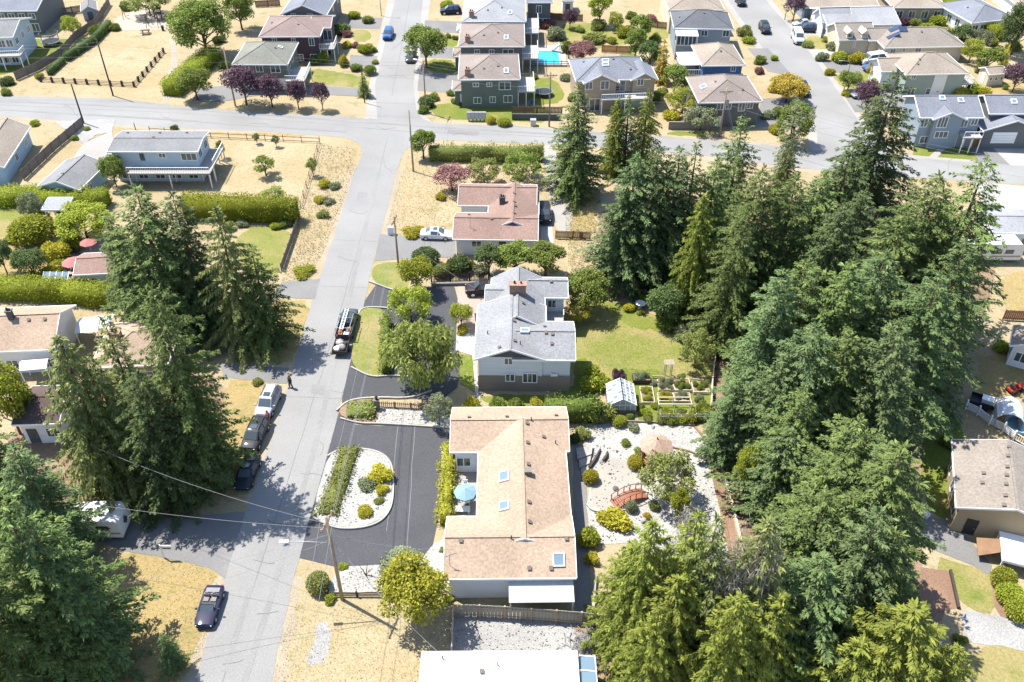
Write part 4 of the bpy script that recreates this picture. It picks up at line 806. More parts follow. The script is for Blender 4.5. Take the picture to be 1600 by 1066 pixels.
for (x, y) in ((430, 880), (452, 820), (470, 740), (500, 690), (515, 610), (535, 500), (560, 410), (575, 330), (600, 250), (620, 200), (605, 120), (630, 60), (100, 165), (250, 178), (420, 195), (740, 212), (980, 222), (1300, 200), (1260, 130), (400, 960), (380, 1030), (1480, 268)):
    p = [(x, y)]; a_ = rk_.uniform(0, 6.28)
    for _ in range(4): a_ += rk_.uniform(-.7, .7); p.append((p[-1][0]+math.cos(a_)*9, p[-1][1]+math.sin(a_)*6))
    strip('road_crack', p, .045, CRACK)
# drives and paths
sheet('driveway', [(440, 441), (500, 436), (492, 468), (425, 464)], GREYASP, 0, .08)
sheet('driveway', [(340, 568), (452, 575), (448, 600), (350, 590)], GREYASP, 0, .08)
sheet('driveway', [(140, 838), (200, 815), (384, 800), (352, 905), (335, 892), (300, 880), (190, 860)], GREYASP, 0, .08)
sheet('driveway', [(594, 366), (630, 369), (712, 366), (712, 402), (640, 404), (585, 408)], GREYASP, 0, .05)
sheet('driveway', [(130, 225), (175, 205), (182, 240), (165, 262), (110, 300), (80, 290), (112, 250)], CONC, 0, .05)
sheet('driveway', [(86, 190), (180, 186), (176, 206), (150, 212), (132, 226)], GRAV, 0, .2)
sheet('driveway', [(395, 130), (500, 134), (580, 140), (578, 152), (500, 148), (400, 150), (340, 160), (300, 158), (310, 138)], GREYASP, 0, .05)
sheet('driveway', [(548, 86), (590, 88), (586, 106), (545, 102)], GREYASP, 0); sheet('driveway', [(545, 28), (598, 28), (594, 46), (540, 44)], GREYASP, 0)
sheet('driveway', [(655, 112), (716, 116), (716, 146), (652, 142)], GREYASP, 0); sheet('driveway', [(664, 32), (722, 34), (718, 52), (662, 50)], GREYASP, 0)
sheet('driveway', [(658, 72), (714, 74), (712, 92), (656, 90)], GREYASP, 0)
sheet('driveway', [(1168, 76), (1200, 76), (1240, 120), (1200, 112)], GREYASP, 0); sheet('driveway', [(1190, 155), (1260, 150), (1268, 190), (1180, 200)], GREYASP, 0)
sheet('driveway', [(1240, 40), (1290, 40), (1296, 54), (1250, 56)], CONC, 0); sheet('driveway', [(1268, 78), (1372, 76), (1376, 84), (1275, 86)], CONCW, 0)
sheet('driveway', [(1282, 94), (1392, 92), (1392, 114), (1300, 114)], GREYASP, 0); sheet('driveway', [(1318, 148), (1400, 140), (1430, 170), (1336, 176)], GREYASP, 0)
sheet('driveway', [(1548, 228), (1600, 224), (1680, 228), (1700, 266), (1578, 258)], CONCW, 0); sheet('driveway', [(1468, 229), (1480, 229), (1462, 249), (1450, 248)], CONC, 0)
sheet('driveway', [(1516, 232), (1550, 230), (1578, 258), (1530, 253)], GREYASP, 0)
sheet('driveway', [(1520, 285), (1700, 300), (1700, 340), (1540, 332)], CONCW, 0)
sheet('driveway', [(577, 440), (622, 457), (690, 446), (717, 450), (712, 540), (722, 600), (690, 626), (650, 624), (590, 617), (550, 626), (530, 641), (546, 574)], NEWASP, 1)
sheet('parking_pad', [(716, 448), (764, 448), (766, 560), (713, 520)], CONCP, 0); sheet('footpath', [(713, 522), (742, 522), (744, 560), (748, 612), (752, 628), (744, 628), (738, 556), (712, 548)], CONCW, 0)
sheet('front_lawn', [(716, 552), (738, 556), (742, 614), (720, 600)], LAWN, 0, .1)
sheet('lawn_island', [(565, 482), (598, 484), (608, 500), (606, 586), (580, 589), (549, 574), (553, 530), (558, 496)], MIXL, 1, .08, .12)
sheet('driveway', [(530, 643), (556, 664), (592, 666), (680, 664), (709, 668), (706, 704), (690, 708), (687, 800), (676, 852), (650, 884), (560, 889), (524, 886), (468, 872), (484, 810), (510, 717)], NEWASP, 0)
strip('drive_seam', [(622, 664), (612, 760), (604, 830)], .06, TAR); strip('drive_seam', [(648, 664), (642, 760), (634, 880)], .06, TAR)
sheet('rock_bed', [(583, 638), (640, 640), (706, 645), (709, 668), (640, 664), (588, 661)], WROCK, 0, .06, .08)
sheet('planted_bed', [(528, 642), (545, 627), (590, 624), (594, 660), (562, 661), (536, 653)], SOIL, 1, .05, .1)
sheet('rock_island', [(514, 713), (532, 704), (562, 703), (592, 708), (608, 722), (613, 745), (612, 788), (600, 810), (580, 821), (550, 826), (520, 824), (490, 808), (497, 768)], WROCK, 1, .04, .14)
sheet('rock_bed', [(540, 886), (604, 884), (650, 885), (680, 850), (704, 850), (706, 925), (604, 925), (515, 928), (512, 912)], WROCK, 0, .06, .08)
sheet('footpath', [(682, 850), (697, 838), (708, 930), (690, 925), (668, 900)], CONCW, 0)
sheet('courtyard', [(690, 705), (752, 705), (752, 815), (688, 815)], CONC, 0)
sheet('gravel_pad', [(708, 962), (895, 962), (912, 975), (930, 985), (930, 1040), (700, 1040)], GRAV, 0, .1)
sheet('shade_path', [(895, 690), (925, 700), (918, 740), (918, 850), (930, 965), (900, 965), (896, 780)], GREYASP, 0, .08)
sheet('gravel_garden', [(905, 664), (1000, 660), (1085, 668), (1105, 692), (1146, 900), (1100, 900), (1000, 850), (926, 850), (917, 790), (925, 705), (912, 690)], WROCK, 0, .1)
sheet('dry_pond', [(922, 782), (932, 730), (950, 714), (985, 722), (992, 745), (1006, 762), (1015, 785), (990, 800), (930, 796)], mat('pond_floor', (0.27, 0.25, 0.215), .9, .12, .6, .12, 6, world=True), 1, .06)
sheet('side_path', [(1108, 722), (1128, 724), (1165, 900), (1146, 900)], MULCH, 0, .06); sheet('forest_path', [(1130, 722), (1180, 730), (1200, 800), (1180, 860), (1170, 900)], SOIL, 1, .2)
sheet('sunny_floor', [(890, 975), (940, 975), (990, 1020), (1010, 1080), (925, 1080), (925, 1010)], SOIL, 1, .2)
CURB = mat('kerb_stone', (0.30, 0.285, 0.26), .9, .1, 1, .1, 6, world=True)
def kerb(px, w=.18, h=.24, m=CURB, name='kerb'):
    p = [G(*q) for q in px]; mb = MB()
    for _ in range(2): p = [p[0]]+[x for a, b in zip(p, p[1:]) for x in (a.lerp(b, .25), a.lerp(b, .75))]+[p[-1]]
    for a, b in zip(p, p[1:]): mb.bar(a+Vector((0, 0, h/2)), b+Vector((0, 0, h/2)), w, h)
    return struct(mb.build(name, m))
kerb([(512, 714), (532, 703), (562, 702), (592, 707), (610, 721), (615, 745), (614, 788), (602, 811), (581, 823), (550, 828), (520, 826), (490, 810)])
kerb([(549, 575), (580, 591), (608, 588), (640, 590)]); kerb([(558, 496), (566, 481), (600, 482), (612, 484)]); kerb([(577, 441), (622, 458), (640, 454)])
kerb([(526, 643), (545, 626), (590, 622), (640, 624), (675, 612)]); kerb([(532, 655), (562, 663), (592, 663), (640, 666), (708, 670)])
kerb([(917, 790), (926, 800), (950, 802), (975, 798)]); kerb([(1085, 668), (1106, 692), (1128, 790), (1148, 900)], .2, .14, WOOD, 'timber_edging')
kerb([(1126, 724), (1148, 800), (1168, 900)], .2, .2, CREAM, 'timber_edging'); kerb([(905, 662), (1000, 659), (1085, 666)], .15, .25, WOODG, 'timber_edging'); kerb([(1050, 700), (1085, 708), (1108, 724)], .15, .2, WOOD, 'timber_edging')
# ================================================================ HOUSES
WALLW = siding('white', (.62, .63, .64)); WALLB = siding('pale_blue', (.40, .47, .52)); SAGE = siding('sage', (.30, .345, .30)); TAUPE = siding('taupe', (.20, .175, .15)); DSAGE = siding('dark_sage', (.13, .145, .125))
NAVY = siding('blue', (.055, .12, .25)); SLATE = siding('slate', (.12, .125, .13)); PLUM = siding('plum', (.075, .05, .06)); STEEL = siding('steel_blue', (.22, .26, .30)); TANW = siding('tan', (.33, .26, .19)); OCHRE = siding('ochre', (.30, .235, .15)); BLUEW = siding('sky_blue', (.30, .42, .52))
S_TAN = shingle('tan', (.305, .228, .168)); S_GREY = shingle('light_grey', (.205, .208, .212)); S_PINK = shingle('pink_brown', (.215, .145, .120)); S_PLUMR = shingle('plum_brown', (.195, .150, .135)); S_DG = shingle('dark_grey', (.10, .105, .115)); S_MG = shingle('mid_grey', (.17, .17, .172)); S_BEI = shingle('beige', (.235, .20, .165)); S_TAUPE = shingle('taupe', (.20, .168, .15)); S_PALE = shingle('pale_grey', (.235, .24, .25)); S_BRN = shingle('brown_grey', (.205, .180, .155)); S_DBRN = shingle('dark_brown', (.085, .062, .055)); S_WHITE = mat('white_membrane', (.62, .62, .62), .6, .04, 1, .04, 3); S_SLATE = shingle('slate_blue', (.155, .165, .19)); S_MOSS = shingle('mossy_grey', (.165, .165, .14))
# the long tan house
h = House('long low house with tan shingle roof in an H plan beside the dark asphalt drive', (693, 905), (902, 903), (709, 636), 3.4, S_TAN, WALLW)
h.blk(px=((693, 905), (893, 806)), rise=1.4); h.blk(px=((703, 707), (884, 636)), rise=1.4); b0, b1 = h.blocks; h.blk(h.loc(746, 760, 3.4)[0], (b0['v0']+b0['v1'])/2-.35, h.W-.12, (b1['v0']+b1['v1'])/2+.1, axis='v', rise=1.53)
h.roofbit(788, 745, 'skylight', .8, 1.05).roofbit(788, 791, 'skylight', .8, .85).roofbit(873, 875, 'skylight', .85, 1.0)
for p in ((733, 653), (792, 652), (869, 650), (823, 662), (824, 692), (825, 726), (826, 785), (827, 816), (720, 845), (885, 842), (827, 888), (861, 888)): h.roofbit(*p)
h.roofbit(849, 683).roofbit(825, 740, 'flue_box').roofbit(703, 884, 'antenna').roofbit(830, 657, 'pipe').roofbit(868, 693, 'pipe').roofbit(799, 842, 'pipe')
u0, u1 = h.loc(795, 930, 0)[0], h.loc(893, 930, 0)[0]; h.awning(u0, -1.8, u1, .42, 2.75, mat('off_white_sheet', (.46, .47, .48), .6, .05))
h.opening('S', 0, (8.2, .03), 1.8, 2.0, 'patio_door').opening('W', 2, (h.D*.52, .03), 2.0, 2.0, 'patio_door').opening('W', 2, (h.D*.38, .9), 1.4, 1.2).opening('S', 1, (1.2, 1.0), 1.3, 1.1).opening('W', 1, (h.D-2.5, 1.0), 1.4, 1.1).opening('W', 0, (2.8, 1.0), 1.4, 1.1).opening('E', 2, (h.D*.45, 1.0), 1.4, 1.1).opening('E', 2, (h.D*.6, .03), .9, 2.0, 'door')
HT = h
# the grey-roofed split level house
h = House('split level house with light grey shingle roof and blue white gable above taupe lower storey', (740, 561), (897, 563), (758, 436), 4.9, S_GREY, siding('bluish_white', (.56, .60, .62)))
h.blk(px=((740, 562), (853, 478)), axis='v', rise=1.55); h.blk(px=((763, 512), (851, 436)), axis='v', rise=1.75); h.blk(px=((800, 562), (896, 503)), rise=1.35, oh=.5); h.blk(px=((806, 465), (886, 434)), rise=1.1); h.blk(px=((757, 478), (806, 446)), rise=.9)
B = h.blocks[0]; MB().bb(B['u0']+B['oh']-.05, B['v0']+B['oh']-.07, 0, h.blocks[2]['u1']-h.blocks[2]['oh']+.05, B['v0']+B['oh']-.005, 2.25).build('lower_cladding', TAUPE, h.root)
MB().add([(B['u0']+.7, B['v0']+.38, 4.98), (B['u1']-.7, B['v0']+.38, 4.98), ((B['u0']+B['u1'])/2, B['v0']+.38, 6.24)]+[(B['u0']+.7, B['v0']+.46, 4.98), (B['u1']-.7, B['v0']+.46, 4.98), ((B['u0']+B['u1'])/2, B['v0']+.46, 6.24)], [[0, 1, 2], [0, 3, 4, 1], [1, 4, 5, 2], [2, 5, 3, 0]]).build('gable_panel', DGREY, h.root)
h.win('S', 0, 788, 560, 801, 569); BO = B['oh']; B['oh'] = BO-.075; h.win('S', 0, 790, 585, 804, 595).win('S', 0, 817, 584, 839, 597, mull=2)
B2 = h.blocks[2]; bo = B2['oh']; B2['oh'] = bo-.165; h.win('S', 2, 861, 585, 871, 607, 'door', WHITE); B2['oh'] = bo; B['oh'] = BO
h.roofbit(809, 455, 'chimney', 1.9, .8).roofbit(880-60, 517, 'skylight', .8, .5).roofbit(851, 511, 'vent').roofbit(813, 538, 'pipe').roofbit(762, 522, 'pipe').roofbit(771, 433, 'antenna')
for p in ((817, 474), (803, 502), (804, 533), (853, 520), (863, 522), (861, 440), (808, 444), (781, 543), (862, 537)): h.roofbit(*p)
E_ = h.blocks[1]['u1']-.3; v0, v1 = h.loc(860, 503, 2.4)[1], h.loc(860, 474, 2.4)[1]; h.deck(E_, v0, E_+2.6, v1, 2.5, 'E', WHITE, CONCW)
h.opening('E', 1, ((v0+v1)/2, 2.55), 2.2, 2.0, 'patio_door').opening('E', 3, ((h.blocks[3]['v0']+h.blocks[3]['v1'])/2, 3.0), 1.4, 1.1).opening('S', 3, (h.W-2.2, 3.2), .9, 1.0).opening('E', 2, (2.0, 3.0), 1.4, 1.1).opening('W', 0, (2.5, 3.0), 1.6, 1.1).opening('W', 0, (5.2, 3.0), 1.2, 1.1).opening('W', 1, (9.0, .05), 1.0, 2.0, 'door').opening('W', 4, ((h.blocks[4]['v0']+h.blocks[4]['v1'])/2, .05), 3.0, 2.2, 'garage_door')
# pink-brown house
h = House('low house with pink brown roof and white walls around a small garage court', (707, 374), (843, 376), (716, 289), 2.8, S_PINK, WALLW)
h.blk(px=((707, 374), (841, 334)), rise=1.35); h.blk(px=((715, 321), (839, 289)), rise=1.35); h.blk(px=((760, 360), (842, 300)), axis='v', rise=1.5)
h.win('S', 1, 727, 321, 759, 333, 'garage_door').win('S', 0, 737, 377, 752, 385, mull=1).win('S', 0, 780, 378, 790, 392, 'door', DGREY)
for p in ((803, 302), (803, 315), (803, 333), (805, 322), (733, 336), (768, 342)): h.roofbit(*p)
h.roofbit(785, 318, 'chimney', .8, .5).roofbit(735, 356, 'antenna').opening('W', 0, (2.2, 1.0), 1.4, 1.1).opening('E', 2, (h.D*.5, .05), 1.8, 2.0, 'patio_door').opening('E', 2, (h.D*.7, 1.0), 1.2, 1.0)
# blue white house with deck
h = House('two storey pale blue house with flat grey roof and long white railed deck', (167, 237), (309, 237), (190, 205), 5.3, S_MG, WALLB)
h.blk(rise=.55); h.deck(3.0, -1.9, h.W+1.7, .46, 2.6, 'S', WHITE, CONC).deck(h.W-.44, .47, h.W+1.7, h.D-.4, 2.6, 'E', WHITE, CONC)
h.win('S', 0, 218, 241, 224, 250, 'patio_door', DGREY).win('S', 0, 247, 240, 258, 246).win('S', 0, 282, 240, 306, 250, mull=2).row('S', 0, .6, 5, 1.3, 1.3); h.row('E', 0, 3.5, 2)
for p in ((200, 208), (250, 208), (292, 208), (240, 215)): h.roofbit(*p)
h = House('small garage with dark grey gabled roof and blue walls behind the pale drive', (57, 292), (124, 297), (98, 250), 2.6, S_MG, BLUEW, 'garage', 'garage'); h.blk(axis='v', rise=1.2).opening('E', 0, (1.4, .03), .9, 2.0, 'door').opening('E', 0, (3.2, 1.0), .9, .8).roofbit(98, 272)
h = House('house with pinkish roof and sky blue walls beside the long board fence', (-62, 266), (6, 262), (5, 200), 3.0, S_BEI, BLUEW); h.blk(axis='v', rise=1.7).opening('E', 0, (h.D*.45, 1.0), 1.0, 1.2).opening('E', 0, (h.D*.8, 1.0), 1.2, 1.0)
h = House('tall white house with grey roof and stacked white decks at the left edge', (-50, 60), (20, 58), (-40, 30), 5.6, S_MG, WALLB); h.blk(rise=1.5).deck(h.W*.3, -2.4, h.W+1.2, .46, 2.8, 'SE', WHITE).row('S', 0, 3.6, 5, 1.1, 1.3).row('S', 0, .5, 5, 1.1, 1.6).row('E', 0, 3.6, 3)
h = House('dark house with slate grey roof behind the trampoline yard', (-30, 18), (57, 17), (-20, -18), 5.0, S_SLATE, SLATE); h.blk(rise=1.8).row('S', 0, 3.2, 5).row('S', 0, .6, 5, 1.4, 1.6)
h = House('tiny grey garden shed with pointed roof beside the park fence', (126, 18), (152, 15), (133, 5), 2.2, S_MG, STEEL, 'shed', 'shed', oh=.25); h.blk(axis='v', rise=1.0).opening('S', 0, (h.W/2, .05), .9, 1.7, 'door', DGREY)
# left side of the far street
h = House('dark plum house with brown pink hip roof and white trimmed corner deck', (404, 58), (500, 57), (424, 25), 5.3, S_PLUMR, PLUM); h.blk(kind='hip', rise=1.9); h.blk(px=((484, 44), (524, 24)), rise=1.0, kind='gable', axis='u')
h.deck(h.W-.44, .2, h.W+2.4, h.blocks[1]['v0']+.4, 2.7, 'SE', WHITE).win('S', 0, 482, 60, 490, 71).win('S', 0, 455, 60, 461, 66).win('S', 0, 425, 60, 432, 66).opening('S', 1, (h.W+.6, 2.8), 1.6, 1.9, 'patio_door').row('S', 0, .5, 4)
for p in ((425, 36), (448, 25), (466, 38)): h.roofbit(*p)
h = House('grey green house with mossy hip roof and white trim behind purple trees', (362, 101), (449, 101), (385, 66), 5.2, S_MOSS, DSAGE); h.blk(kind='hip', rise=2.0).win('S', 0, 399, 103, 410, 112).win('S', 0, 422, 103, 437, 113).win('S', 0, 378, 103, 388, 112).row('S', 0, .3, 3, 2.4, 2.0, kind='garage_door')
h.deck(h.W-.44, -1.5, h.W+3.0, 5.0, 2.7, 'SE', WHITE, CONCW).opening('E', 0, (2.6, 2.75), 1.8, 2.0, 'patio_door').opening('E', 0, (6.0, 3.4), 1.2, 1.1).roofbit(430, 75).roofbit(438, 74, 'skylight', .6, .6)
h = House('grey gabled house at the top left of the far street', (438, 23), (510, 24), (452, -18), 5.0, S_SLATE, SLATE); h.blk(axis='v', rise=2.0).win('S', 0, 455, 22, 462, 27).win('S', 0, 480, 22, 488, 28).row('E', 0, 3.2, 3)
# right side of the far street: three alike
for (A, B_, C_, rf, wl, lb) in (((716, 125), (813, 124), (731, 85), S_TAUPE, DSAGE, 'nearest of three taupe hip roofed houses with grey green walls and white trim'), ((716, 73), (820, 73), (737, 37), S_TAUPE, SLATE, 'middle of three hip roofed houses between its two neighbours by the lime street tree'), ((722, 34), (822, 34), (735, -6), S_PALE, SLATE, 'farthest of three hip roofed houses with pale grey roof and parked dark car')):
    h = House(lb, A, B_, C_, 5.3, rf, wl, group='hip roofed houses on the right of the far street'); h.blk(kind='hip', rise=2.1); h.blk(-1.2, 1.0, 3.0, 5.5, kind='hip', rise=.9, eave=3.0)
    h.deck(h.W-.44, .5, h.W+2.6, h.D*.6, 2.8, 'SE', WHITE, CONCW).opening('E', 0, (3, 2.85), 1.8, 2.0, 'patio_door').opening('S', 0, (h.W*.28, 3.9), .9, .6).opening('S', 0, (h.W*.5, 3.9), .8, .6).opening('S', 0, (h.W*.75, 3.3), 1.9, 1.3).opening('S', 0, (h.W*.3, .8), 1.2, 1.0).opening('S', 0, (h.W*.55, .9), .9, 1.0).opening('S', 0, (h.W*.8, .9), 1.4, 1.2).opening('S', 1, (.7, .05), .9, 2.0, 'door')
    x, y = A; h.roofbit(x+40, y-18).roofbit(x+62, y-22).roofbit(x+75, y-14, 'skylight', .6, 1.0).roofbit(x+15, y-8, 'chimney', .96, .6)
h = House('tan stone house with slate roof, twin front gables and white balcony over garages', (900, 127), (1017, 123), (914, 92), 5.2, S_SLATE, TANW); h.blk(kind='hip', rise=2.2); h.blk(px=((912, 131), (957, 104)), axis='v', rise=1.5); h.blk(px=((986, 126), (1018, 104)), axis='v', rise=1.3)
h.win('S', 1, 915, 129, 926, 139).win('S', 1, 939, 127, 952, 139).win('S', 2, 996, 124, 1006, 133).opening('S', 0, (h.W*.6, 3.0), 1.8, 1.9, 'patio_door'); h.deck(h.blocks[1]['u1']-3.2, -2.6, h.W-.6, .4, 2.7, 'S', WHITE, CONCW)
h.opening('S', 2, (h.W-2.2, .03), 2.7, 2.1, 'garage_door', mat('sage_door', (.42, .47, .44), .6)).opening('S', 0, (h.W*.6, .03), 2.7, 2.1, 'garage_door', MATS['sage_door']).opening('S', 1, (3.4, .03), 1.8, 2.1, 'patio_door').opening('S', 1, (1.4, .9), 1.2, 1.2)
h.roofbit(946, 95, 'skylight', 1.0, .5).roofbit(946, 101, 'skylight', 1.0, .5).roofbit(912, 97).roofbit(958, 92).roofbit(985, 108)
h = House('steel blue house with charcoal hip roof and glazed sunroom', (1053, 44), (1147, 46), (1043, 18), 5.3, S_DG, STEEL); h.blk(kind='hip', rise=2.1).awning(.3, -2.6, 4.6, .42, 5.0).win('S', 0, 1096, 48, 1106, 56).win('S', 0, 1130, 48, 1140, 57).row('S', 0, .6, 5, 1.2, 1.5)
MB().bb(.5, -2.3, 0, 4.4, .4, 2.8).build('sunroom_base', STEEL, h.root); sw = MB()
for i in range(6): sw.bb(.5+i*.75, -2.36, 2.8, .62+i*.75, -2.24, 4.6)
sw.bb(.5, -2.36, 2.72, 4.4, -2.22, 2.85); fr = sw.build('sunroom_frame', WHITE, h.root); MB().bb(.56, -2.3, 2.85, 4.35, -2.26, 4.6).build('pane', PANE, fr)
for p in ((1062, 27), (1100, 20), (1090, 16)): h.roofbit(*p)
h = House('deep blue house with beige hip roof and white side cover', (1097, 103), (1165, 102), (1083, 70), 5.2, S_BEI, NAVY); h.blk(kind='hip', rise=1.9).win('S', 0, 1143, 103, 1150, 111).awning(-3.2, h.D*.25, .4, h.D*.8, 4.6).opening('E', 0, (3, 3.2), 1.0, 1.0).opening('S', 0, (2, .8), 1.2, 1.0).roofbit(1126, 80).deck(-3.0, h.D*.2, .4, h.D*.8, 2.6, 'SW', WHITE)
h = House('charcoal house with taupe hip roof and white windows behind the roadside wall', (1092, 161), (1192, 159), (1078, 120), 4.6, S_TAUPE, SLATE); h.blk(kind='hip', rise=2.2, hipf=.8); h.win('S', 0, 1121, 162, 1132, 171).win('S', 0, 1134, 162, 1143, 170).win('S', 0, 1155, 161, 1165, 173).win('S', 0, 1168, 161, 1177, 169).opening('S', 0, (3.2, .03), 2.4, 1.8, 'garage_door').opening('E', 0, (3, 2.6), 1.4, 1.2).opening('E', 0, (6, 2.6), 1.4, 1.2).roofbit(1099, 136, 'skylight', .8, 1.2).roofbit(1118, 128).roofbit(1160, 140)
h = House('beige roofed house at the top edge left of the right hand street', (1045, 16), (1133, 16), (1036, -20), 5.0, S_BEI, CREAM); h.blk(kind='hip', rise=2.0).row('S', 0, 3.2, 4)
h = House('dark walled house at the top edge behind the white decks', (822, 4), (864, 4), (828, -20), 5.2, S_SLATE, SLATE); h.blk(rise=1.8).win('S', 0, 838, 9, 846, 20).row('S', 0, .6, 3); h.row('E', 0, 3.2, 2)
h = House('small white shed at the top edge beside the dark walled house', (878, 2), (897, 2), (880, -8), 2.6, S_MG, WALLW, 'shed', 'shed', oh=.2); h.blk(rise=.8).opening('S', 0, (h.W*.5, .05), .9, 1.8, 'door', DGREY)
# right of the right hand street
h = House('house with beige roof and grey wall at the top by the purple tree', (1257, 12), (1374, 9), (1243, -18), 3.0, S_BEI, STEEL); h.blk(rise=1.6).row('S', 0, .9, 4)
h = House('white walled house with pale blue grey gabled roof behind the two parked cars', (1293, 41), (1408, 38), (1284, 12), 3.2, S_PALE, WALLW); h.blk(rise=1.8); h.blk(-.5, 2.0, 6.0, h.D*.7, rise=2.1, axis='u'); h.opening('W', 1, (h.D*.35, .03), 3.4, 2.2, 'garage_door').opening('W', 0, (1.8, .9), 1.2, 1.1).row('S', 0, .9, 4)
h = House('tan roofed house with two small dormers and dark solar panels', (1311, 63), (1370, 62), (1303, 40), 3.0, S_BRN, CREAM); h.blk(rise=2.0); h.blk(px=((1382, 75), (1478, 45)), kind='hip', rise=2.2); h.blk(px=((1358, 64), (1412, 46)), rise=1.5)
h.win('S', 0, 1313, 64, 1335, 75, 'garage_door', CREAM).win('S', 0, 1338, 64, 1361, 75, 'garage_door', CREAM).win('S', 1, 1411, 76, 1415, 81).win('S', 1, 1431, 75, 1440, 81).win('S', 1, 1392, 77, 1400, 84)
for x in (1326, 1349):
    u, v, z = h.rpx(x, 54); MB().bb(u-.6, v-.9, z-.6, u+.6, v+1.5, z+.55).add([(u-.8, v-1.1, z+.5), (u+.8, v-1.1, z+.5), (u, v-1.1, z+1.15), (u-.8, v+1.8, z+.5), (u+.8, v+1.8, z+.5), (u, v+1.8, z+1.15)], [[0, 1, 2], [0, 3, 5, 2], [1, 2, 5, 4]]).build('dormer', CREAM, h.root); MB().bb(u-.4, v-.94, z-.1, u+.4, v-.88, z+.45).build('dormer_window', PANE, h.root)
h.roofbit(1396, 56, 'solar', 2.4, 1.2).roofbit(1399, 45, 'solar', 2.4, 1.4).roofbit(1411, 46, 'solar', 1.6, 1.4).roofbit(1440, 50)
h = House('sage green house with broad tan hip roof and white deck stairs', (1416, 117), (1515, 115), (1389, 84), 4.4, S_BEI, SAGE); h.blk(kind='hip', rise=2.1); h.blk(-3.0, h.D*.35, 3.5, h.D-.5, axis='u', rise=1.4, eave=3.6, wall=WALLW)
h.win('S', 0, 1425, 117, 1432, 123).win('S', 0, 1470, 117, 1478, 125).opening('S', 0, (2.0, .5), 1.2, 1.0).opening('S', 0, (5.5, .5), 1.4, 1.0).opening('W', 1, (h.D*.65, .03), 3.2, 2.1, 'garage_door'); MB().bb(h.W*.48, .32, 0, h.W*.68, .438, 4.3).build('bay_panel', WHITE, h.root); h.deck(h.W-.44, .6, h.W+1.6, 4.5, 2.2, 'SE', WHITE, CONCW)
st_ = MB()
for i in range(8): st_.bb(h.W+1.6+i*.3, 1.0, 2.0-i*.25, h.W+1.92+i*.3, 2.4, 2.08-i*.25)
st_.bar((h.W+1.6, 1.0, 3.0), (h.W+4.0, 1.0, 1.0), .07).bar((h.W+1.6, 2.4, 3.0), (h.W+4.0, 2.4, 1.0), .07).bar((h.W+1.6, 1.05, 1.9), (h.W+4.0, 1.05, 0), .07, .2).bar((h.W+1.6, 2.35, 1.9), (h.W+4.0, 2.35, 0), .07, .2).build('stairs', WHITE, h.root)
for p in ((1434, 100), (1437, 93), (1466, 82)): h.roofbit(*p)
h = House('two storey steel blue house with white bay windows above the orange fence', (1438, 184), (1538, 184), (1411, 150), 5.3, S_SLATE, STEEL); h.blk(rise=1.9); h.blk(px=((1459, 187), (1491, 164)), axis='v', rise=1.2)
h.win('S', 1, 1468, 183, 1483, 199, mull=2).win('S', 0, 1441, 186, 1451, 198).win('S', 0, 1494, 186, 1500, 196).win('S', 0, 1504, 186, 1514, 198, 'patio_door').win('S', 0, 1519, 186, 1529, 195); h.win('S', 1, 1462, 206, 1482, 215, mull=2); h.opening('S', 0, (2, .6), 1.4, 1.2); h.deck(h.blocks[1]['u1']-.3, -2.0, h.W-.3, .4, 2.75, 'SE', WHITE, CONCW, glass=True)
h.roofbit(1472, 153, 'skylight', .7, .7).roofbit(1501, 157, 'skylight', .7, .7).roofbit(1529, 154).roofbit(1465, 143)
h = House('dark house with slate roof and white garage door at the right edge', (1546, 178), (1660, 178), (1532, 150), 5.2, S_SLATE, SLATE); h.blk(rise=1.7); h.blk(px=((1538, 204), (1606, 178)), axis='v', rise=1.7, eave=3.4); h.win('S', 1, 1553, 208, 1589, 224, 'garage_door'); h.roofbit(1584, 159, 'skylight', .7, .7); h.row('S', 0, 3.6, 5, skip=(0, 1, 2))
h = House('white house with slate blue hip roof beside the long green hedge', (1519, 36), (1590, 29), (1480, 4), 3.0, S_SLATE, WALLW); h.blk(kind='hip', rise=1.9, hipf=.8); h.row('S', 0, .6, 5, 1.3, 1.6).roofbit(1512, 12).row('W', 0, .7, 4, 1.3, 1.4)
h = House('beige roofed house at the top edge with shaded patio', (1396, 12), (1482, 12), (1386, -16), 3.0, S_BEI, TANW); h.blk(kind='hip', rise=1.6).row('S', 0, .5, 4, 1.3, 1.6)
h = House('beige roofed house at the far top right corner', (1590, 8), (1680, 8), (1570, -20), 3.0, S_BEI, WALLW); h.blk(kind='hip', rise=1.6).row('S', 0, .8, 4)
h = House('little cream garden shed on dry grass near the right edge', (1546, 117), (1574, 115), (1540, 105), 2.3, S_BEI, CREAM, 'shed', 'shed', oh=.2); h.blk(rise=.8); h.row('S', 0, 1.1, 3, .35, .5, mull=0).opening('W', 0, (h.D/2, .05), .9, 1.8, 'door')
h = House('low house with pale grey roof behind the white motorhome', (1552, 364), (1670, 366), (1532, 326), 3.0, S_PALE, WALLW); h.blk(rise=.8).row('S', 0, .8, 5)
h = House('white gabled cottage at the right edge beyond the dry lawn', (1578, 540), (1650, 560), (1562, 503), 3.0, S_BEI, WALLW); h.blk(axis='v', rise=1.2).opening('S', 0, (1.6, .9), 1.2, 1.2).opening('S', 0, (4.0, .05), 1.8, 2.0, 'patio_door').row('W', 0, .9, 2)
h = House('house with dusty red roof half hidden behind the roadside firs', (1290, 332), (1386, 326), (1282, 298), 3.0, S_PINK, REDWOOD); h.blk(rise=1.3).row('S', 0, .8, 4)
h = House('house with speckled brown grey roof and ochre wall above a white railed deck', (1494, 793), (1672, 834), (1505, 691), 3.6, S_BRN, OCHRE); h.blk(axis='v', rise=1.5)
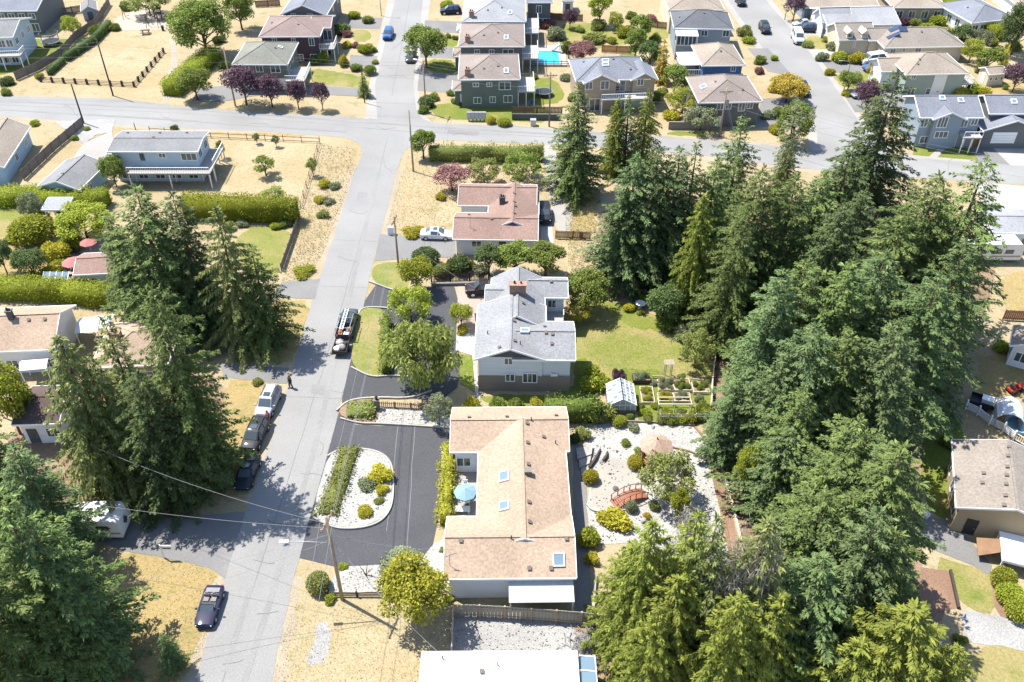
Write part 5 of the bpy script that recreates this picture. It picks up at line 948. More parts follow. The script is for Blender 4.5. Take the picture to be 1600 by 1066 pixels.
for p in ((1576, 699), (1575, 713), (1574, 730), (1573, 743), (1572, 757), (1571, 775), (1569, 790), (1537, 740), (1535, 755)): h.roofbit(*p)
h.opening('S', 0, (2.0, .03), .9, 2.0, 'door', BLACK).opening('S', 0, (8.0, .9), 1.4, 1.1).row('W', 0, 1.0, 3); h.deck(4.4, -3.2, 11.0, .4, 1.5, 'S', WHITE, WHITE); rp = MB(); slab(rp, [(2.6, -2.6, .75), (4.4, -2.2, 1.5), (4.4, -.6, 1.5), (2.6, -.4, .75)], .08, 0, 0); rp.build('ramp', WOOD, h.root)
h = House('house with tan roof and white gable end left of the clipped hedge', (-70, 553), (84, 546), (-45, 484), 3.6, S_TAN, WALLW); h.blk(rise=2.0); h.roofbit(18, 497, 'chimney', .6, .5).roofbit(45, 500).roofbit(70, 499).opening('E', 0, (2.4, .9), 1.2, 1.1).row('S', 0, .8, 5)
h = House('tan roofed house with brick chimney tucked behind the big firs', (140, 575), (262, 570), (158, 506), 3.2, S_TAN, TANW); h.blk(kind='hip', rise=1.8); h.roofbit(183, 530, 'chimney', 1.1, .9).row('S', 0, .8, 5)
h = House('small house with dark brown roof and white wall among the left trees', (18, 664), (92, 662), (36, 604), 3.2, S_DBRN, WALLW); h.blk(rise=1.2); h.opening('S', 0, (1.4, .05), .9, 2.0, 'door', DGREY).opening('S', 0, (3.6, 1.0), 1.3, 1.1)
h = House('white walled house with pink brown roof beside the red umbrella terrace', (114, 430), (190, 426), (134, 396), 3.0, S_PINK, WALLW); h.blk(rise=.9).opening('S', 0, (1.6, .05), 1.8, 2.0, 'patio_door').opening('W', 0, (h.D/2, .9), 1.2, 1.1)
h = House('open garden pavilion with pale flat roof between clipped shrubs', (64, 328), (103, 328), (74, 312), 2.6, S_PALE, WHITE, 'pavilion', 'pavilion', oh=.3); h.blk(kind='shed', rise=.35, open_=True); 
for a in (.3, h.W/2, h.W-.3):
    for b in (.3, h.D-.3): MB().bb(a-.07, b-.07, 0, a+.07, b+.07, 2.45).build('post', WHITE, h.root)
MB().bb(.3, h.D-.32, 0, h.W-.3, h.D-.2, 2.3).build('back_wall', DGREY, h.root)
h = House('long building with flat white roof and a glazed lean to at the bottom edge', (652, 1120), (908, 1118), (664, 1022), 3.2, S_WHITE, CREAM, 'flat_roofed_house'); h.blk(kind='shed', rise=.25, oh=.3); h.roofbit(692, 1030, 'pipe').roofbit(753, 1050).roofbit(778, 1040, 'pipe')
HW = h
for v in (h.D*.3, h.D*.62): MB().bar((.2, v, 3.2+.25*v/h.D+.012), (h.W-.2, v, 3.2+.25*v/h.D+.012), .09, .03).build('roof_seam', MGREY, h.root)
for u in (h.W*.33, h.W*.66): MB().bar((u, .2, 3.225), (u, h.D-.2, 3.45), .07, .03).build('roof_seam', MGREY, h.root)
lt = MB(); lt.bb(h.W+.03, 0, 0, h.W+1.5, .08, 2.8); lt.bb(h.W+1.42, 0, 0, h.W+1.5, h.D, 2.8)
for i in range(5): v = .1+i*(h.D-.2)/4; lt.bar((h.W+.03, v, 3.0), (h.W+1.5, v, 2.75), .09)
lt.bar((h.W+1.46, 0, 2.78), (h.W+1.46, h.D, 2.78), .1); f_ = lt.build('lean_to', WHITE, h.root)
for i in range(4): v = .18+i*(h.D-.2)/4; MB().bar((h.W+.75, v, 2.86), (h.W+.75, v+(h.D-.2)/4-.14, 2.86), 1.35, .03).build('pane', SKYPANE, f_)
# ================================================================ TREES
GF = 'conifers of the wood on the right'; GL = 'conifers on the left of the street'; GC = 'cedars at the bottom of the picture'
for a in (
 ('fir_a', 210, 290, 20, 6.3, FIR, 'broad dark fir with layered boughs above the red umbrella terrace', GL),
 ('fir_b', 268, 300, 19, 5.0, FIRD, 'dark fir standing close behind the broad layered fir by the terrace', GL),
 ('cedar_b', 336, 322, 19, 4.4, CEDARP, 'pale drooping cedar facing the street at the end of the tall hedge', GL),
 ('fir_c', 392, 384, 14, 4.0, FIR, 'shorter fir leaning out over the street side of the pale cedar', GL),
 ('fir_b', 168, 335, 14, 3.6, FIR, 'fir on the left flank of the broad layered fir', GL),
 ('fir_a', 236, 446, 24, 4.6, FIR, 'tall bright fir beside the parked cars, tallest on the left', GL),
 ('fir_c', 288, 600, 12, 3.4, FIR, 'fir whose boughs reach over the silver parked suv', GL),
 ('cedar_a', 88, 522, 20, 5.2, CEDARP, 'tan tinged cedar in front of the small dark brown roof', GL),
 ('sparse', 160, 496, 17, 3.6, CEDARP, 'thin brownish conifer with bare limbs beside the brick chimney', GL),
 ('cedar_b', 142, 560, 17, 4.4, CEDARP, 'olive cedar between the tall bright fir and the white walled cottage', GL),
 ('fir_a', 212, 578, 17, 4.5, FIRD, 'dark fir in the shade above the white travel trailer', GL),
 ('fir_b', 18, 698, 15, 4.2, BLUE, 'blue green fir at the left edge below the white wall', GL),
 ('fir_c', -8, 770, 21, 5.2, FIR, 'huge spreading fir filling the bottom left corner', GL),
 ('fir_a', 42, 820, 18, 4.5, FIRD, 'dark fir with boughs reaching toward the dark convertible', GL),
 ('fir_b', -60, 880, 18, 6.0, FIR, 'fir cut by the left edge near the bottom', GL),
 ('fir_c', 252, 992, 5, 1.3, FIRD, 'young fir top just in view at the bottom beside the street', GL),
 ('fir_b', -60, 640, 16, 4.5, FIR, 'fir cut by the left edge beside the dark brown roof', GL),
 # along the cross street
 ('spruce', 905, 131, 17.5, 4.4, FIR, 'dense cone shaped spruce by the gravel path at the cross street', GF),
 ('cedar_a', 966, 154, 12.5, 2.9, CEDAR, 'yellow green cedar just right of the dense cone shaped spruce', GF),
 ('thin_fir', 984, 150, 13, 2.4, FIR, 'slim darker conifer between the two yellow green cedars', GF),
 ('cedar_b', 1014, 140, 14, 3.4, CEDAR, 'yellow green cedar in front of the stone house garages', GF),
 ('fir_c', 1162, 182, 19, 4.0, FIR, 'narrow open fir standing up against the cross street near the guyed pole', GF),
 ('thin_fir', 1246, 160, 16, 2.6, GREYG, 'slender grey green conifer at the street corner', GF),
 ('cedar_b', 1238, 216, 13, 2.6, CEDARP, 'small pale conifer below the slender one at the street corner', GF),
 ('fir_c', 1404, 112, 22, 6.2, FIRD, 'great dark fir standing alone by the right hand street', GF),
 ('sparse', 1330, 235, 14, 4.2, FIRD, 'ragged dark conifer leaning left of the great lone fir', GF),
 # the wood
 ('fir_a', 1122, 246, 18, 4.0, FIR, 'fir beside the slim spire at the back of the grove', GF),
 ('fir_b', 1290, 268, 17, 4.4, FIR, 'fir left of the ragged leaning conifer', GF),
 ('fir_a', 1352, 296, 16, 4.2, FIRD, 'dark fir in front of the dusty red roof corner', GF),
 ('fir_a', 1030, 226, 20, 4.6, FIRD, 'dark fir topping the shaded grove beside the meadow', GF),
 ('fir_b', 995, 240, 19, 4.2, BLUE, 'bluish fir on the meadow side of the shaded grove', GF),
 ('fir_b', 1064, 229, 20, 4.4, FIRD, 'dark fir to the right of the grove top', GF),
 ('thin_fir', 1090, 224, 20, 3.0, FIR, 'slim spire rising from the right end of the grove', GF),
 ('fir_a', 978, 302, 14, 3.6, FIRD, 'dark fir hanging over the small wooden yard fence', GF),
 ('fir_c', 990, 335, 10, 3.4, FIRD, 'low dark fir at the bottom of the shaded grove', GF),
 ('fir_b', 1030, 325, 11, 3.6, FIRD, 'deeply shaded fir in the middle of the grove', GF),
 ('cedar_a', 1102, 302, 17, 3.6, CEDAR, 'light green drooping cedar between the grove and the main wood', GF),
 ('cedar_b', 1072, 385, 8, 2.4, CEDAR, 'smaller light cedar at the foot of the drooping cedar', GF),
 ('fir_a', 1194, 262, 21, 5.0, FIR, 'tall fir at the top left of the main wood', GF),
 ('fir_b', 1246, 272, 20, 4.6, FIR, 'tall fir next right of the one at the wood top left', GF),
 ('fir_c', 1166, 330, 19, 3.7, FIR, 'fir on the left edge of the main wood beside the drooping cedar', GF),
 ('fir_b', 1318, 318, 19, 4.6, FIRD, 'dark fir below the dusty red roof', GF),
 ('fir_b', 1224, 420, 20, 4.2, BLUE, 'blue green fir on the left side of the main wood', GF),
 ('fir_a', 1262, 405, 19, 4.8, FIR, 'mid green fir in the heart of the main wood', GF),
 ('fir_b', 1332, 408, 20, 4.8, FIR, 'olive green fir right of the heart of the wood', GF),
 ('fir_a', 1386, 392, 20, 4.8, BLUE, 'pale blue fir left of the very broad dark fir', GF),
 ('fir_c', 1542, 252, 24, 6.6, FIR, 'very broad fir with wide arms in front of the motorhome', GF),
 ('fir_a', 1470, 272, 23, 5.8, FIR, 'tall fir touching the broad armed fir on its left', GF),
 ('fir_b', 1418, 320, 21, 5.0, FIR, 'fir rising just right of the dusty red roof', GF),
 ('fir_c', 1510, 380, 20, 5.4, FIRD, 'dark shaded fir under the broad armed fir', GF),
 ('fir_b', 1470, 430, 20, 5.0, FIRD, 'dark fir along the right edge of the wood above the yard fence', GF),
 ('fir_a', 1276, 506, 19, 4.8, BLUE, 'broad blue green fir at the centre of the wood', GF),
 ('fir_b', 1408, 506, 20, 5.0, BLUE, 'blue tinged fir on the right side of the wood', GF),
 ('fir_a', 1330, 520, 18, 4.8, FIR, 'green fir between the two blue green firs', GF),
 ('fir_b', 1226, 560, 15, 3.8, BLUE, 'bluish fir overhanging the vegetable beds', GF),
 ('fir_c', 1256, 612, 15, 3.8, FIR, 'fir above the white gravel garden corner', GF),
 ('fir_b', 1152, 592, 11, 2.8, BLUE, 'lower bluish fir shading the gravel garden corner', GF),
 ('fir_a', 1345, 655, 18, 4.8, FIR, 'bright fir in the lower middle of the wood', GF),
 ('fir_b', 1238, 672, 12, 3.4, BLUE, 'blue green fir behind the lime green garden tree', GF),
 ('fir_c', 1392, 700, 17, 4.6, BLUE, 'grey blue fir in the lower right of the wood', GF),
 ('fir_b', 1414, 694, 20, 5.2, FIR, 'fir at the lower right edge facing the ochre house', GF),
 ('fir_a', 1292, 770, 16, 4.4, FIR, 'green fir beside the bare topped cedar', GF),
 ('fir_c', 1376, 800, 18, 4.8, BLUE, 'blue green fir overhanging the mulch bed', GF),
 ('fir_b', 1288, 870, 16, 4.6, FIRD, 'dark fir in the gap at the bottom of the wood', GF),
 ('fir_b', 1400, 830, 16, 4.6, FIR, 'fir with boughs spread over the side path by the ochre house', GF),
 # bottom cedars
 ('cedar_a', 1022, 812, 17, 4.1, CEDAR, 'full yellow green cedar nearest the tan house', GC),
 ('cedar_b', 985, 850, 13, 3.3, CEDAR, 'shorter yellow green cedar against the beige panel fence', GC),
 ('cedar_b', 1092, 800, 18, 4.4, CEDAR, 'yellow green cedar with a thin grey top by the gravel garden', GC),
 ('sparse', 1122, 806, 19, 3.2, CEDARP, 'grey half dead conifer spike between the cedars', GC),
 ('cedar_b', 1204, 812, 19, 5.0, CEDARP, 'cedar with a bare grey dying crown', GC),
 ('cedar_a', 1060, 900, 14, 4.2, CEDAR, 'yellow green cedar in the middle of the bottom row', GC),
 ('cedar_a', 1160, 930, 15, 4.4, CEDAR, 'yellow green cedar right of the middle of the bottom row', GC),
 ('cedar_b', 1225, 930, 14, 3.8, CEDAR, 'narrower cedar at the right end of the bottom row', GC),
 ('cedar_b', 1030, 950, 12, 3.0, CEDAR, 'low cedar above the boulder by the flat roofed building', GC),
 ('cedar_a', 1432, 948, 15, 6.4, CEDAR, 'wide golden green cedar at the bottom right', GC),
 ('cedar_b', 1350, 1000, 12, 4.6, CEDAR, 'golden green cedar left of the wide one at the bottom right', GC),
 ('cedar_a', 1500, 1010, 11, 3.4, CEDAR, 'small cedar at the right side of the wide golden green one', GC)):
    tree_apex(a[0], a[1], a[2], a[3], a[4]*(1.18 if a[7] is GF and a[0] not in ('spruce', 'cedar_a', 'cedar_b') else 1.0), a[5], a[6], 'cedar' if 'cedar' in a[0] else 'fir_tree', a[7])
def twigs(ax, ay, h, r, label): return tree_apex('twiggy', ax, ay, h, r, DEAD, label, 'bare_tree', None, BARKP)
twigs(1196, 818, 18, 2.4, 'leafless grey twigs crowning the dying cedar'); twigs(1092, 792, 15, 2.2, 'small leafless tree top beside the gravel path'); twigs(1150, 860, 15, 2.4, 'bare grey tree between the bottom cedars')
# broadleaf trees: kind, crown centre, width in picture pixels, height, leaves, label
GS = 'broadleaf garden trees'; GP = 'purple plum trees'
for a in (
 ('weeping', 657, 548, 122, 9.5, BIRCH, 'weeping birch with trailing green leaves between the two drives', 'birch_tree', GS),
 ('round', 650, 428, 52, 5.0, LIME, 'round yellow green tree beside the utility pole and dark drive', 'tree', GS),
 ('loose', 640, 474, 68, 5.0, LIME, 'bright lime tree at the mouth of the dark drive', 'tree', GS),
 ('round', 720, 492, 34, 3.2, LIME, 'small round lime tree on the pink parking pad', 'tree', GS),
 ('round', 646, 928, 104, 6.8, HEDGEY, 'dense yellow green maple on the front lawn beside the tan house', 'maple_tree', GS),
 ('oval', 634, 884, 58, 3.6, GREYG, 'grey green shrub tree just behind the yellow green maple', 'tree', GS),
 ('loose', 1046, 745, 84, 5.6, OLIVE, 'spreading olive tree beside the red garden bridge', 'tree', GS),
 ('oval', 1062, 790, 34, 5.0, LIME, 'narrow green tree below the spreading olive tree', 'tree', GS),
 ('round', 1168, 738, 40, 7.0, LIME, 'lime green garden tree at the edge of the wood', 'tree', GS),
 ('loose', 1090, 545, 52, 5.0, OLIVE, 'yellowing tree at the far corner of the back lawn', 'tree', GS),
 ('round', 1040, 475, 56, 5.4, DKGREEN, 'dark leafy tree at the wood edge beyond the back lawn', 'tree', GS),
 ('round', 916, 456, 64, 5.6, GREEN, 'round green tree behind the grey roofed house', 'tree', GS),
 ('loose', 902, 486, 42, 3.0, YELLOW, 'low golden tree beside the back deck of the grey roofed house', 'tree', GS),
 ('oval', 764, 404, 46, 4.6, DKGREEN, 'left of three dark leafy trees between the pink and grey roofs', 'tree', GS),
 ('oval', 806, 402, 60, 5.0, GREEN, 'middle of three leafy trees between the pink and grey roofs', 'tree', GS),
 ('oval', 853, 404, 62, 5.2, GREEN, 'right of three leafy trees between the pink and grey roofs', 'tree', GS),
 ('ball_tree', 706, 278, 50, 3.8, MAROON, 'round red leaved maple beside the pink brown roof', 'maple_tree', GS),
 ('loose', 756, 266, 50, 3.6, OLIVE, 'straggly olive tree behind the pink brown roof', 'tree', GS),
 ('loose', 815, 260, 62, 4.4, GREEN, 'green fruit tree at the end of the pink roofed house', 'tree', GS),
 ('oval', 660, 222, 38, 5.0, GREEN, 'green tree at the street corner next to the clipped yellow row', 'tree', GS),
 ('loose', 685, 640, 44, 4.0, GREYG, 'twisted grey green tree on the white rock bed', 'tree', GS),
 ('round', 174, 266, 36, 5.0, GREEN, 'round green tree beside the dark grey garage roof', 'tree', GS),
 ('round', 5, 622, 74, 9.0, LIME, 'bright green leafy tree at the left edge', 'tree', GS),
 ('big', 313, 38, 94, 11.0, GREEN, 'large leafy tree by the play area at the top', 'tree', GS),
 ('big', 372, 12, 50, 8.0, GREEN, 'leafy tree at the top edge right of the large play area tree', 'tree', GS),
 ('loose', 230, 4, 60, 5.0, OLIVE, 'pale tree at the top edge behind the play area', 'tree', GS),
 ('round', 303, 130, 54, 5.4, GREEN, 'dark round tree at the street end of the park hedge', 'tree', GS),
 ('round', 664, 70, 62, 7.6, GREEN, 'full green street tree on the far street', 'street_tree', GS),
 ('ball_tree', 379, 132, 52, 6.6, PURPLE, 'large purple plum beside the grey green house', 'plum_tree', GP),
 ('ball_tree', 421, 140, 40, 5.6, PURPLE, 'purple plum in front of the white van', 'plum_tree', GP),
 ('ball_tree', 463, 146, 30, 5.0, PURPLE, 'purple plum second from the street corner', 'plum_tree', GP),
 ('ball_tree', 501, 149, 24, 4.8, PURPLE, 'slim purple plum nearest the street corner', 'plum_tree', GP),
 ('ball_tree', 1243, 10, 30, 5.4, PURPLE, 'purple plum at the top beside the two parked cars', 'plum_tree', GP),
 ('ball_tree', 1358, 152, 42, 6.0, PURPLE, 'purple plum on the drive behind the great lone fir', 'plum_tree', GP),
 ('ball_tree', 1590, 120, 36, 5.0, PURPLE, 'purple plum at the right edge behind the cream shed', 'plum_tree', GP),
 ('oval', 938, 10, 38, 7.0, LIME, 'tall bright tree at the top edge in the back yards', 'tree', GS),
 ('oval', 994, 66, 34, 6.4, GREEN, 'green tree at the end of the brown yard fence', 'tree', GS),
 ('oval', 1016, 86, 36, 6.0, DKGREEN, 'dark tree behind the golden conifer', 'tree', GS),
 ('young', 1036, 92, 30, 8.0, ORANGE, 'golden orange conifer behind the stone house', 'tree', GS),
 ('oval', 1056, 122, 40, 5.6, GREEN, 'green tree between the stone house and the charcoal house', 'tree', GS),
 ('loose', 1068, 156, 50, 4.4, LIME, 'lime leaved tree beside the charcoal house', 'tree', GS),
 ('loose', 1096, 184, 54, 4.0, GREYG, 'grey green tree behind the roadside wall', 'tree', GS),
 ('oval', 1002, 42, 34, 5.4, GREEN, 'green tree in the middle of the back yards', 'tree', GS),
 ('loose', 962, 32, 24, 4.0, LIME, 'small lime tree in the back yards', 'tree', GS),
 ('round', 911, 80, 40, 4.0, MAROON, 'wide red leaved tree beside the blue pool', 'tree', GS),
 ('round', 891, 28, 22, 3.8, PURPLE, 'small dark purple tree against the brown yard fence', 'tree', GS),
 ('round', 1232, 138, 58, 4.6, ORANGE, 'spreading yellow and orange tree on the right hand street', 'tree', GS),
 ('big', 1244, 188, 56, 7.0, GREEN, 'big dense tree at the street corner', 'tree', GS),
 ('round', 1328, 126, 34, 3.8, GREEN, 'round green tree by the street lamp', 'tree', GS),
 ('loose', 1364, 110, 20, 3.0, ORANGE, 'small orange leaved tree in front of the blue car', 'tree', GS),
 ('oval', 1504, 55, 34, 5.0, DKGREEN, 'dark round tree below the long hedge', 'tree', GS),
 ('loose', 1535, 62, 34, 4.4, GREYG, 'blue grey tree at the end of the long hedge', 'tree', GS),
 ('loose', 1520, 78, 36, 4.4, LIME, 'yellow green tree in the garden behind the sage house', 'tree', GS),
 ('oval', 1545, 92, 40, 4.6, GREEN, 'green tree in front of the cream shed', 'tree', GS),
 ('young', 1572, 88, 18, 5.0, YELLOW, 'little golden cone tree above the cream shed', 'tree', GS),
 ('round', 1477, 58, 26, 3.6, DKGREEN, 'dark tree beside the tan roof with solar panels', 'tree', GS),
 ('big', 1596, 40, 60, 10.0, FIRD, 'dark tree at the top right edge', 'tree', GS),
 ('sapling', 413, 258, 36, 3.2, GREEN, 'small fruit tree on the dry yard', 'fruit_tree', GS),
 ('sapling', 427, 303, 36, 2.4, OLIVE, 'low spreading fruit tree above the tall hedge end', 'fruit_tree', GS),
 ('sapling', 487, 260, 18, 3.0, GREEN, 'slim young tree at the yard post fence', 'fruit_tree', GS),
 ('sapling', 343, 232, 16, 3.0, GREEN, 'small tree at the deck end of the pale blue house', 'fruit_tree', GS),
 ('sapling', 400, 216, 12, 1.8, DKGREEN, 'left of two saplings on the cross street verge', 'fruit_tree', GS),
 ('sapling', 430, 220, 13, 2.0, DKGREEN, 'right of two saplings on the cross street verge', 'fruit_tree', GS),
 ('young', 568, 130, 22, 4.4, OLIVE, 'ragged conifer at the far street corner lawn', 'tree', GS),
 ('round', 45, 412, 48, 4.4, DKGREEN, 'dark round tree in the left garden', 'tree', GS),
 ('loose', 46, 322, 36, 4.6, GREYG, 'grey green tree left of the open pavilion', 'tree', GS),
 ('big', 128, 345, 84, 5.4, LIME, 'broad bright green tree right of the open pavilion', 'tree', GS),
 ('round', 0, 400, 36, 5.0, DKGREEN, 'dark tree cut by the left edge above the clipped hedge', 'tree', GS),
 ('loose', 110, 40, 30, 4.4, LIME, 'pale bush like tree beside the trampoline', 'tree', GS),
 ('loose', 1005, 585, 30, 3.0, LIME, 'feathery lime tree behind the greenhouse', 'tree', None)):
    if a[6].startswith('feathery'): continue
    tree_box(a[0], a[1], a[2], a[3], a[4], a[5], a[6], a[7], a[8])
